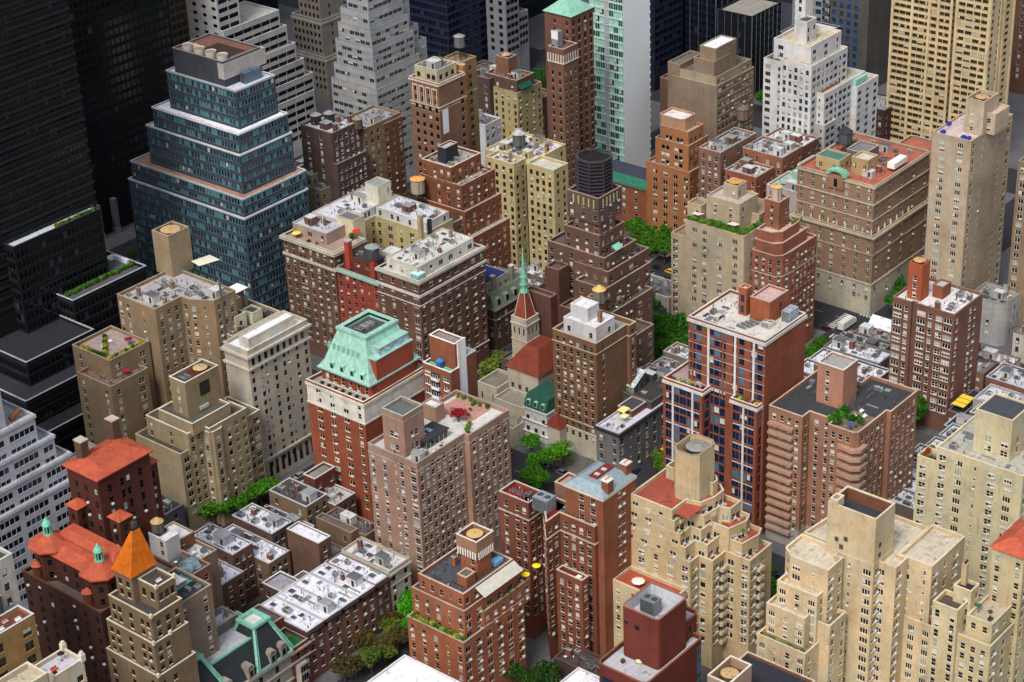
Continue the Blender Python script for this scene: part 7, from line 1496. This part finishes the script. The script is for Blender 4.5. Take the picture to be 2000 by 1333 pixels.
p = at((1010.5, 183), 40); L = at((969, 177), 40); b.tier(rect(p[0], p[1], p[0]+16, p[1]+13), 40, par=.7, col='b09c5c', pr='=a.n.a.n')
t = b.tier(rect(p[0]+.8, p[1]+.8, p[0]+12, p[1]+18), 45, z0=39.3, par=.8, roofc='8a5a50', pl='=.n.n', pr=''); b.tier(rect(p[0]+16.1, p[1]+1, p[0]+26, p[1]+12), 32, par=.7, col='5c3c38')
t2 = b.tier(rect(p[0]+4.5, p[1]+8, p[0]+10, p[1]+15), 52, z0=44, par=.8, col='7c5440', pl='', pr=''); tank(p[0]+7, p[1]+11.5, t2['z'], 1.8, 1.2, 0, 'tan cone topped tank above the yellow flanked brown block', wood='7a5c40', cap='c8a078', cone=.3)
clutter(b, t, 301, ac=3, bulk=1, avoid=[(p[0]+4, p[1]+7, p[0]+11, p[1]+16)]); m = b.part('awning', 'dark green awning'); m.face([(p[0]+1, p[1]+.7, 43), (p[0]+9, p[1]+.7, 43), (p[0]+9, p[1]-1.2, 41.4), (p[0]+1, p[1]-1.2, 41.4)], mat('plain', '14503a'))
h = hy((978, 231), 503); p2 = at((978, 231), h); p3 = at((945, 245), h)
b = B('white low block', 'low block with a bright white side wall and small windows', 'd2d2d6', trim='d8d8da', roofc='6c6468', pl='', pr='=n.n.s', fh=3.1, name='low_building', cat='building')
t = b.tier(rect(p3[0], 503, p2[0], 518), h, par=.4); clutter(b, t, 302, ac=2)
b = B('dark mixed brick block', 'dark brown brick block in shade between arcade tower and yellow flanked block', '55403c', trim='7c6c60', roofc='6c5c58', pl='=n.n.n', pr='=n.n', fh=3.1)
t = b.tier(rect(p[0]-2, p[1]+13.2, p[0]+14, p[1]+30), 44, par=.8); clutter(b, t, 303, ac=3)
b = B('brown brick edge block', 'narrow brown brick block peeking out right of the glass slab tower', '5c4038', trim='8c7468', roofc='6c5c58', pl='', pr='=n.n', fh=3.1)
b.tier(rect(641, 452, 652, 466), 46, par=.8); b.tier(rect(652.1, 452, 659, 464), 38, par=.8)
glasstower('low black glass block', 'black glass block with a pale flat roof and thin vertical mullions', 741, 487.5, 765, 506, 38.5, '0a0e1a', '060a14', lines=3.2, roofc='98948c')
glasstower('tall black glass tower', 'tall black blue glass tower with fine pale mullions', 748, 512, 800, 560, 200, '0c1220', '080e1a', lines=4.5)
glasstower('slate blue glass tower', 'dark slate blue glass tower with faint checkered windows right of the mint glass slab', 722, 528, 744, 552, 200, '161c30', '0c1224', bands='1c2338', pitch=3.2)
glasstower('charcoal low block', 'low charcoal block with a pale roof corner behind the white tower', 737, 452, 758, 470, 36, '22262e', '12161e', trim='8a8c90', roofc='c4c4c8')
glasstower('pale framed glass block', 'pale grey framed blue glass block at the top behind the white tower', 772, 466, 796, 486, 90, '8a929a', '1c3040', trim='a0a6aa', pitch=3.6)
b, t = glasstower('grey brown slab with blue windows', 'grey brown blank slab with blue glass windows on its left side', 772, 446, 797, 470, 160, '57524e', '14365c', pr='', pl='=ggggg.', trim='2c5a80', pitch=2.6)
b = B('low dark red block', 'low dark red brick block with blue grey roof beside the huge yellow slab', '4c2c2c', trim='7a6a68', roofc='8a8e98', pl='=n.n.n.n', pr='=n.n.n', fh=3.4, name='low_building', cat='building')
t = b.tier(rect(713, 402, 729, 424), 22, par=.7); clutter(b, t, 304, ac=3)
b = B('rust brown tower at top right', 'rust brown apartment tower cut off by the top right corner', '6e4838', trim='9a8070', roofc='6c5c58', pl='=n.n.n.n', pr='=n.n.n', fh=3.1)
b.tier(rect(812, 372, 850, 402), 120, par=.8)
for i, (x, y, w_, d_, h, c, rc, nm) in enumerate(((835, 345, 20, 14, 20, '8a8478', '9aa0a8', 'grey roofed'), (770, 330, 18, 16, 17, '6a5850', '6a7078', 'slate roofed'), (745, 318, 18, 14, 15, '8a4438', 'a09a94', 'red brick'), (720, 300, 16, 16, 16, '7a7068', 'b4b4b8', 'pale roofed'), (668, 296, 18, 15, 16, '6e3a34', '5c6068', 'dark red'))):
    townhouse(x, x+w_, y, y+d_, h, 'low house by the right edge avenue', nm+' low house beyond the tall tan tower at the right edge', c, rc, 310+i, name='low_building', cat='building', ac=2, pl='=n.n.n')
b = B('right edge tan tower', 'tan and brown brick tower with stacked white windows cut by the right edge', '8c7254', trim='a08c6c', roofc='8c8478', pl='=e.D', pr='=q.q.q', fh=2.95, win=('dcd8cc', '1a1c1e', '8c7254'), var=(.35, .3, .16, .02, .17))
b.tier(rect(603.5, 277, 628, 287.5), 66, par=.8)
b = B('curved pale house', 'pale grey house with a curved bay end and dark tar roof', 'a4a29c', name='town_house', cat='town house', trim='8c8a84', roofc='8a8880', pl='n', pr='n', fh=4.2, pitch=2.6)
cv = [(591, 296)]+[(595+4*math.cos(R(a)), 286+4*math.sin(R(a))) for a in range(180, 271, 15)]+[(604, 282), (604, 296)]
t = b.tier(cv, 17, par=.6, zmin=.6); clutter(b, t, 305, ac=2)
# low rows in the avenue block
lows = [(462, 470, 299, 317.5, 18, '7a6a5c', 'd6d6e0', 'buff'), (470.1, 478, 300, 317.5, 15, '5c4038', 'c0c0cc', 'dark brick'), (478.1, 486, 299, 317.5, 16, '8a7a68', 'd0d0d8', 'sandstone'), (486.1, 494, 301, 317.5, 15.5, '6a4a40', 'cfcfda', 'brownstone'), (494.1, 502, 299, 317.5, 16, '5e4c44', 'd4d4dc', 'grey brown'), (502.1, 511, 298, 317.5, 15, '7c5c4c', 'd2d2dc', 'tan brick'), (511.1, 520, 292, 317.5, 16.5, '6e5850', 'd0d1da', 'taupe'), (520.1, 530, 291.5, 317.5, 16, '4c3c38', 'd4d5dd', 'very dark'), (530.1, 540, 296, 317.5, 16.5, '6c645c', 'd2d2db', 'mousy'), (540.1, 548, 301, 317.5, 15, '5a4c44', '8c8e94', 'soot coloured'), (548.1, 556.6, 299, 317.5, 13.5, '7a746c', '9c9ca2', 'smoky grey')]
for i, (x0, x1, y0, y1, h, c, rc, nm) in enumerate(lows):
    townhouse(x0, x1, y0, y1, h, 'low house by the zebra crossing street', nm+' low house in the row behind the modern brick tower', c, rc, 330+i, pl='=n.n', chim=3, trim='b4b4b4' if i < 8 else '77777a', ac=3, pipes=9, maxw=40)
b = B('white gabled house', 'small house with cream walls and a white peaked roof by the crossing', 'c4bca8', name='town_house', cat='town house', trim='d0ccc0', roofc='d8d8dc', pl='=n', pr='', fh=3.4)
b.tier(rect(557, 305, 565, 316.5), 12.5, par=0, top=1); m = b.part('gabled_roof'); gable(m, 556.8, 304.8, 565.2, 316.7, 12.5, 16, mat('roof', 'dcdce2'), 'y', mat('wall', 'c4bca8'))
souths = [(462, 470.5, 238, 258, 15, '6a5a50', 'c4c4d0', 'dim brick'), (470.6, 479, 239, 260, 14, '3c4260', 'bcbcc8', 'navy painted'), (479.1, 487, 238, 258, 14, '7a6a5c', 'd6d6dc', 'buff fronted'), (487.1, 496, 239, 261, 15, '5c4038', 'dedee2', 'white topped'), (496.1, 504, 238, 260, 14, '705c50', 'e0e0e4', 'bright roofed'), (504.1, 513, 238, 259, 15, '8a8478', 'c0c0c8', 'grey stone'), (513.1, 522, 239, 262, 13, '54484a', '3c3e44', 'tar topped'), (522.1, 532, 238, 258, 15, '7a5444', 'b4b4bc', 'rust brick'), (532.1, 544, 238, 262, 14, 'a09c94', 'c9c9d2', 'white fronted'), (544.1, 556, 240, 264, 16, '7a4c40', 'b9b9c0', 'red corner')]
for i, (x0, x1, y0, y1, h, c, rc, nm) in enumerate(souths):
    bb, tt = townhouse(x0, x1, y0, y1, h, 'low house between the brown and cream blocks', nm+' low house in the cluttered row between the brown and cream blocks', c, rc, 350+i, pl='=n.n', trim='b4b4b4', ac=4, pipes=12, maxw=40)
b = B('yellow canopy house', 'dark roofed low house with bright yellow slatted canopies', '6a4a44', name='town_house', cat='town house', trim='7a7470', roofc='2c2e34', pl='=n.n', pr='=n.n', fh=3.4)
t = b.tier(rect(526, 262.2, 543, 267.6), 10.5, par=.4)
for i in range(3): m = b.part('yellow_canopy', 'bright yellow slatted canopy'); m.box(527+i*2.6, 529.2+i*2.6, 262.6, 267, 12.6+i*.1, 12.8+i*.1, mat('plain', 'e8c23c')); m.tube((527.2+i*2.6, 262.8, 10), (527.2+i*2.6, 262.8, 12.6), .07, mat('metal', '7a7a7a'), 4)
for i, (x0, x1, y0, y1, h, c, rc, nm) in enumerate(((546.5, 557, 266, 282, 15, '7a5c48', '6c6c6c', 'rusty walled'), (547, 557, 283, 297, 13, 'b4b0a4', 'a8a8ac', 'cream walled'), (557.2, 565, 262, 276, 14, 'a8a498', 'd0d0d8', 'light fronted'), (557.2, 565, 277, 290, 15, '7a5444', 'b4b4ba', 'rusty fronted'), (557.2, 565, 291, 304, 12, 'b8b4aa', 'c4c4cc', 'chalky'))):
    townhouse(x0, x1, y0, y1, h, 'low house beside the pinkish brick block', nm+' low house right of the pinkish brick white roofed block', c, rc, 370+i, pl='=n.n.n', ac=4, maxw=40)
# pieces behind the church, beside the brown blocks
b = B('slate dormered brownstone', 'brownstone row building with grey green slate mansard, dormers and blue roof', '5c4038', name='town_house', cat='town house', trim='9a9484', roofc='2c3470', pl='=n.n.n', pr='=t.t.t.t.t', fh=3.5, win=('a8a090', '14110f', '8c8470'))
t = b.tier(rect(485.2, 424.8, 505, 440), 17, par=0, band=[(16.4, .5, .5, '8a8a78'), (12.6, .3, .25, '9a9484')])
m = b.part('slate_mansard'); m.loft([rr(rect(485, 424.6, 505, 440), 17.01), rr(rect(485.4, 427.4, 505, 439.9), 22)], mat('roof', '6e7464'))
for i in range(4): d = b.part('dormer'); x = 487.6+i*4.6; d.box(x-.9, x+.9, 425.0, 427.6, 17.6, 20.6, mat('patina', '8a9c84')); d.box(x-.6, x+.6, 424.94, 425, 17.9, 20.2, mat('glass', '12161a'))
b.tier(rect(486, 429, 498, 439.5), 25.5, z0=17, par=.1, col='a8a490', pl='', pr='=n.n.n.n', roofc='26306e', zmin=18)
for x in (489, 499.5): c = b.part('chimney'); c.box(x-.7, x+.7, 428.2, 429.6, 20, 27.5, mat('wall', '8c8a78')); c.box(x-.85, x+.85, 428, 429.8, 27.5, 27.8, mat('wall', 'c4c4c0'))
for i, (x0, x1, y0, y1, h, c, rc, nm) in enumerate(((505.1, 514, 425, 441, 16, '6a5c54', 'c4c4cc', 'lilac roofed'), (514.1, 524, 426, 443, 17, '74645a', 'c9c9d4', 'white roofed'), (524.1, 534, 425, 440, 16, '5e4a42', '9a9a9e', 'grey roofed'), (534.1, 545, 425, 442, 17, '6a4a40', 'b0b0b8', 'plum brick'), (486, 500, 441, 452, 15, '5a4c48', '8a888c', 'dusty roofed'))):
    townhouse(x0, x1, y0, y1, h, 'low house behind the church', nm+' low house behind the church spire', c, rc, 380+i, pl='=n.n.n', ac=3, maxw=40)
b = B('cream cube house', 'plain cream house with a dazzling white roof behind the church spire', 'b0a27c', name='low_building', cat='building', trim='c9c0a0', roofc='f0f0f2', pl='=..n', pr='', fh=3.2)
t = b.tier(rect(500, 395, 509, 403.5), 26, par=.6)
for i, (x0, x1, y0, y1, h, c, rc, nm) in enumerate(((462, 472, 386, 403, 15, '5c4844', '5a5860', 'shadowed'), (472.1, 484, 390, 403, 16, '6c5850', '8c8a90', 'dusty'), (484.1, 499, 397, 403.5, 17, '64504a', 'a4a2a8', 'shallow'))):
    townhouse(x0, x1, y0, y1, h, 'low house beside the church', nm+' low house tucked between the church and the stepped brown tower', c, rc, 390+i, pl='=n.n.n', ac=2, maxw=40)
b = B('teal glass fronted house', 'white rear house with a teal glazed bay and black steel balcony', 'b4b0a4', name='town_house', cat='town house', trim='d0d0cc', roofc='6c7074', pl='=.n.', pr='=n.n', fh=3.4)
t = b.tier(rect(536, 386, 548, 403), 12, par=.5); m = b.part('teal_glazing', 'teal glass bay'); m.box(533.4, 535.9, 387, 395, .3, 7.4, mat('glass', '1f5a5c')); m.box(533.2, 535.95, 386.8, 395.2, 7.4, 7.7, mat('roof', '3c4448')); clutter(b, t, 395, ac=2)
for i, (x0, x1, y0, y1, h, c, rc, nm) in enumerate(((509.5, 517, 390, 403, 13, '5a4c46', '4a4c52', 'dark topped'), (517.1, 526, 391, 403, 14, '6a5c50', '3c3e46', 'black roofed'), (526.1, 535.9, 392, 403, 13, '7a6c60', '54565c', 'charcoal roofed'), (507, 520, 339, 352, 16, '6c5c50', '9a9890', 'old grey'), (520.1, 530, 339, 350, 17, '7a5c4c', 'a4a2a0', 'faded red'))):
    townhouse(x0, x1, y0, y1, h, 'low house near the green courtyard', nm+' low house near the leafy courtyard of the beige slab', c, rc, 400+i, pl='=n.n.n', ac=2, maxw=40)
b = B('low block by the maroon tower', 'low dark courtyard building between orange brick block and maroon tower', '4a3836', name='low_building', cat='building', trim='5c4c48', roofc='4c3c3c', pl='=n.n', pr='=n.n', fh=3.3)
t = b.tier(rect(349, 270, 357, 290), 8, par=.5); clutter(b, t, 410, ac=3)
c = b.part('chimney', 'tall tan chimney'); c.box(338.4, 340, 258.6, 260.2, .2, 30, mat('wall', 'b09a7c')); c.box(337, 341.6, 257.4, 261.6, .2, 18, mat('wall', '8c8270'))
# ---------- the ground
g = MB(); g.face([(-700, -700, 0), (6000, -700, 0), (6000, 6000, 0), (-700, 6000, 0)], mat('road', '2e2e32')); struct(g, 'ground')
XS = [(-120, 222), (256, 398), (437, 566), (585, 712), (735, 860), (885, 1100)]; YS = [(60, 156), (168, 226), (238, 318), (338, 404), (424.5, 488), (500, 590), (606, 700), (716, 820)]
for xa, xb_ in XS:
    for ya, yb_ in YS:
        m = MB(); m.box(xa, xb_, ya, yb_, 0, .14, mat('road', '5c5b5f')); struct(m, 'pavement')
        for (cx, cy) in (): pass
def ground_patch(name, x0, y0, x1, y1, c, z=.15, k='road'):
    m = MB(); m.face([(x0, y0, z), (x1, y0, z), (x1, y1, z), (x0, y1, z)], mat(k, c)); return struct(m, name)
ground_patch('lawn', 401, 340, 420, 402, '34552a', .02) if False else None
ground_patch('backyard', 462, 262, 524, 297, '4c5044'); ground_patch('backyard', 480, 340, 530, 396, '4a5442', .148); ground_patch('backyard', 291, 364, 372, 383.5, '4c4a48'); ground_patch('churchyard', 437.4, 350, 446.5, 368, '5a5a52'); ground_patch('lawn', 441, 391, 453, 403, '4c6a34', .152)
mk = MB(); wl_ = mat('plain', 'a8a8a4')
for cxa, cxb in ((398, 437), (566, 585)):
    for ya, yb_ in YS:
        n = int((yb_-ya)/9)
        for l in range(1, 4 if cxb-cxa > 30 else 3):
            xx = cxa+(cxb-cxa)*l/(4 if cxb-cxa > 30 else 3)
            for i in range(n): mk.face([(xx-.08, ya+i*9, .006), (xx+.08, ya+i*9, .006), (xx+.08, ya+i*9+4, .006), (xx-.08, ya+i*9+4, .006)], wl_)
struct(mk, 'lane_markings')
mk = MB(); zw = mat('plain', 'c4c4c0')
for cxa, cxb in ((398, 437), (566, 585)):
    for (ya, yb_) in zip([y[1] for y in YS[:-1]], [y[0] for y in YS[1:]]):
        n = int((cxb-cxa-3)/1.3)
        for yy in (ya-2.4, yb_-.8):
            for i in range(n): x = cxa+1.6+i*1.3; mk.face([(x, yy, .007), (x+.6, yy, .007), (x+.6, yy+3.2, .007), (x, yy+3.2, .007)], zw)
        n = int((yb_-ya-2)/1.3)
        for xx in (cxa-2.6, cxb-.6):
            for i in range(n): y = ya+1.2+i*1.3; mk.face([(xx, y, .007), (xx+3.2, y, .007), (xx+3.2, y+.6, .007), (xx, y+.6, .007)], zw)
struct(mk, 'crosswalk')
# planted medians on the wide avenue
for ya, yb_ in YS[1:6]:
    m = MB(); m.box(415, 420, ya+4, yb_-4, 0, .22, mat('road', '8a8a86'), top=mat('road', '3c5a26')); struct(m, 'median')
# ---------- trees
TI = 0
def TT(p, label, group, leaf='4a8a1c', r=4.5, h=11, s=1.0, hh=6.5, kind=None):
    global TI
    TI += 1; x, y = at(p, hh*s); tree(x, y, label, group, leaf, h, r, 20+TI % 4, TI*1.9 % 6.28, s, .14)
def cluster(pts, label, group, leaf, s=1.0, rs=.15, **k):
    rng = random.Random(label)
    for p in pts: TT(p, label, group, leaf, s=s*rng.uniform(1-rs, 1+rs), **k)
cluster([(398, 1004), (418, 998), (440, 990), (462, 986), (484, 976), (508, 962), (530, 952)], 'bright green street tree in the row below the tan stepped block', 'street trees below the tan stepped block', '3a7a14', s=.8)
cluster([(955, 722), (978, 706), (958, 748)], 'yellow green tree in the church garden', 'trees in the church garden', '6a8a34', s=.75)
cluster([(1038, 868), (1050, 905), (1082, 893), (1052, 942), (1036, 936), (1100, 884)], 'leafy avenue tree between the pinkish slab and the church block', 'avenue trees by the church block', '3f8214', s=.8)
cluster([(1238, 448), (1256, 462), (1276, 452), (1270, 482), (1294, 466), (1298, 490), (1312, 476), (1250, 478), (1312, 452)], 'street tree in the green clump before the orange brick tower', 'trees before the orange brick tower', '3c7a16', s=.85)
cluster([(1292, 626), (1312, 640), (1290, 655), (1328, 655), (1306, 676), (1336, 632), (1286, 690), (1300, 608), (1322, 690), (1280, 600), (1340, 670)], 'dark green courtyard tree left of the modern brick tower', 'courtyard trees left of the modern brick tower', '2f6a14', s=.85)
cluster([(1588, 690), (1608, 680), (1580, 706)], 'garden tree behind the modern brick tower', 'garden trees behind the modern brick tower', '3a7a14', s=.7)
tree(521, 279.5, 'large bright green tree beside the pinkish brick block', None, '2f7a14', 12, 5.5, 31, 0, 1.15, .14, n=3400)
cluster([(1748, 770), (1800, 782)], 'smaller bright green tree flanking the large one by the pinkish brick block', 'flanking trees by the pinkish brick block', '2f8a10', s=.95)
cluster([(1716, 742), (1730, 752)], 'bare twiggy tree beside the large green one', 'bare twiggy trees', '6a6258', s=.7)
cluster([(800, 1172), (797, 1196), (806, 1226)], 'vivid green street tree left of the orange brick block', 'vivid street trees by the orange brick block', '3f9a14', s=.8)
cluster([(772, 1212), (776, 1250), (740, 1262), (710, 1258), (694, 1302), (672, 1306)], 'olive brown budding street tree in front of the brownstones', 'budding street trees before the brownstones', '4a4a26', s=.75)
cluster([(724, 1288), (765, 1232), (752, 1280)], 'fresh green street tree among the budding brownstone street trees', 'fresh green brownstone street trees', '4a6a22', s=.75)
cluster([(1752, 556), (1758, 578), (1750, 596)], 'street tree beside the statue corniced block', 'street trees beside the statue corniced block', '2c6a1c', s=.75)
cluster([(1292, 912), (1288, 896)], 'small tree behind the cream octagon tower', 'small trees behind the cream octagon tower', '4a8220', s=.6)
cluster([(1498, 1118), (1500, 1150), (1494, 1180)], 'avenue tree between the two cream stepped blocks', 'avenue trees between the cream blocks', '3a7018', s=.8)
cluster([(1000, 1318), (1066, 1322), (1040, 1330)], 'dark courtyard tree at the bottom edge', 'dark courtyard trees at the bottom', '244c16', s=.8)
cluster([(1830, 1215), (1836, 1236)], 'small tree in the gap between the big cream blocks', 'small trees between big cream blocks', '2c6a18', s=.6)
cluster([(1500, 188), (1514, 192), (1490, 196)], 'far street tree below the black glass block', 'far street trees below the black glass block', '2c6a1c', s=.9)
cluster([(1986, 98), (1980, 150), (1984, 120)], 'far street tree at the top right edge', 'far street trees at top right', '2c5a1c', s=1)
cluster([(1240, 492), (262, 500)], 'plaza tree at the foot of the black tower', None, '3a6a28', s=.6) if False else None
cluster([(1052, 150), (1066, 158), (1046, 168)], 'far tree left of the slender brown tower', 'far trees left of the slender brown tower', '2c5a28', s=.9)
cluster([(262, 498), (252, 505)], 'plaza tree at the foot of the black tower', 'plaza trees', '3f6a30', s=.5)
cluster([(1990, 800), (1982, 812)], 'street tree at the right edge behind the pale cream block', 'street trees at the right edge', '3f7a24', s=.6)
# ---------- vehicles
cols = [('1a1c20', 'black'), ('8c8e92', 'silver'), ('c9c9c6', 'white'), ('2a3450', 'navy'), ('d8a418', 'yellow'), ('4a1418', 'dark red'), ('5c6064', 'grey')]
protos = []
for c, nm in cols: protos.append((car_proto(c, taxi=(nm == 'yellow')), nm))
spots = []; rng = random.Random(4)
for (xa, xb_, y0, y1, nm) in ((439-3.2, None, 244, 300, 'the wide avenue near the modern tower'), (436-1.6, None, 340, 402, 'the wide avenue near the church'), (399.4, None, 344, 402, 'the wide avenue near the pinkish slab'), (567.4, None, 296, 345, 'the far avenue near the crossing'), (583.2, None, 296, 330, 'the far avenue near the statue block'), (567.4, None, 392, 440, 'the far avenue near the beige slab'), (583, None, 392, 440, 'the far avenue near the orange tower'), (572.5, None, 398, 436, 'the middle lane near the beige slab'), (409, None, 250, 300, 'the avenue lane between the cream blocks'), (427, None, 246, 306, 'the avenue lane by the long brown block')):
    y = y0
    while y < y1:
        if rng.random() < .75: spots.append((xa, y, math.pi/2, nm))
        y += rng.uniform(6, 9)
for (yk, x0, x1, nm) in ((341.0-1.6-1.6, 286, 352, 'the brownstone street'), (319.4, 300, 372, 'the brownstone street'), (422.4, 345, 392, 'the street below the tan block'), (336.6, 440, 470, 'the cross street by the grey corner house'), (319.2, 440, 556, 'the cross street by the modern tower'), (405.4, 512, 556, 'the street behind the courtyard'), (422.8, 512, 556, 'the street behind the courtyard')):
    x = x0
    while x < x1:
        if rng.random() < .75: spots.append((x, yk, 0 if rng.random() < .5 else math.pi, nm))
        x += rng.uniform(6, 9)
used = set()
for i, (x, y, a, nm) in enumerate(spots):
    k = rng.randrange(len(protos)); o, cn = protos[k]; lb = cn+' car on '+nm; gp = 'cars along the streets'
    if k not in used: used.add(k); o.location = (x, y, .004); o.rotation_euler = (0, 0, a); o['label'] = lb; o['group'] = gp
    else: copy_tree(o, (x, y, .004), a, lb, gp)
for k, (o, cn) in enumerate(protos):
    if k not in used: o.location = (404, 300+k*8, .004); o['label'] = cn+' car on the avenue beside the pinkish slab'; o['group'] = 'cars along the streets'
tx, ty = 574, 334
t = thing('box_truck', 'white box truck turning at the zebra crossing below the statue block', 'truck', (tx, ty, 0)); m = MB()
m.box(tx-5, tx+2, ty-1.25, ty+1.25, .9, 3.6, mat('plain', 'c9c8c2'), bottom=True); m.build('cargo_box', t)
m = MB(); m.loft([[(tx+2.2, ty-1.1, .6), (tx+4.3, ty-1.1, .6), (tx+4.3, ty+1.1, .6), (tx+2.2, ty+1.1, .6)], [(tx+2.2, ty-1.1, 1.6), (tx+4.3, ty-1.1, 1.6), (tx+4.3, ty+1.1, 1.6), (tx+2.2, ty+1.1, 1.6)], [(tx+2.2, ty-1.05, 2.7), (tx+3.7, ty-1.05, 2.7), (tx+3.7, ty+1.05, 2.7), (tx+2.2, ty+1.05, 2.7)]], mat('paint', 'd8d8d4')); m.build('cab', t)
m = MB(); m.face([(tx+4.28, ty-1, 1.65), (tx+4.28, ty+1, 1.65), (tx+3.8, ty+.95, 2.55), (tx+3.8, ty-.95, 2.55)], mat('glass', '101418')); m.build('windscreen', t)
for sx in (-3.6, -2.4, 3.2):
    for sy in (-1, 1):
        m = MB(); ring = lambda y, r: [(tx+sx+r*math.cos(k*.628), y, .5+r*math.sin(k*.628)) for k in range(10)]
        m.loft([ring(ty+sy*.85, .48), ring(ty+sy*1.15, .48)], mat('plain', '141518')); m.build('wheel', t)
def lamp(x, y, a, label):
    t = thing('street_lamp', label, 'street lamp', (x, y, .14), 'street lamps'); g = mat('metal', '4c5054'); dx, dy = math.cos(a), math.sin(a)
    m = MB(); m.tube((x, y, .14), (x, y, 8), .11, g, 6, .07); m.cyl(x, y, .14, .7, .22, .18, g, 8); m.build('post', t)
    m = MB(); m.tube((x, y, 8), (x+dx*1.8, y+dy*1.8, 8.5), .06, g, 5); m.build('arm', t)
    m = MB(); m.box(x+dx*2.0-.35, x+dx*2.0+.35, y+dy*2.0-.15, y+dy*2.0+.15, 8.4, 8.6, g, bottom=True); m.build('lamp_head', t)
for (x, y, a) in ((438.2, 270, math.pi), (438.2, 246, math.pi), (438, 345, math.pi), (565.2, 316, 0), (586, 336, math.pi), (397, 380, 0), (397, 350, 0), (586, 402, math.pi), (565, 402, 0)): lamp(x, y, a, 'grey street lamp on the avenue pavement')
for (x, y, a) in ((320, 339.2, -math.pi/2), (346, 339.2, -math.pi/2), (480, 339, -math.pi/2), (370, 425, -math.pi/2)): lamp(x, y, a, 'grey street lamp on a cross street pavement')
glasstower('tan and black corner tower', 'dark tan brick tower sliver between the black tower and the glass ziggurat', 560, 690, 600, 730, 200, '5c4e38', '0c0c0c', trim='4a4030', pitch=3.0)
for i, (x0, x1, y0, y1, h, c, rc, nm) in enumerate(((586, 600, 262, 275.5, 11, 'b8b4a6', '8a8c8c', 'cream walled'), (586, 597, 244, 261, 13, '8c6450', '77787a', 'rusty'), (598, 610, 243, 261.5, 14, 'a8a498', 'b9bac2', 'pale'), (586, 600, 300.5, 317, 15, '7a7670', 'a8a8ac', 'ash grey'))):
    if i < 3: townhouse(x0, x1, y0, y1, h, 'low house below the right edge tan tower', nm+' low house below the right edge tan tower', c, rc, 420+i, pl='=n.n.n', ac=3, maxw=40)
for _b in BLDS: _b.finish()
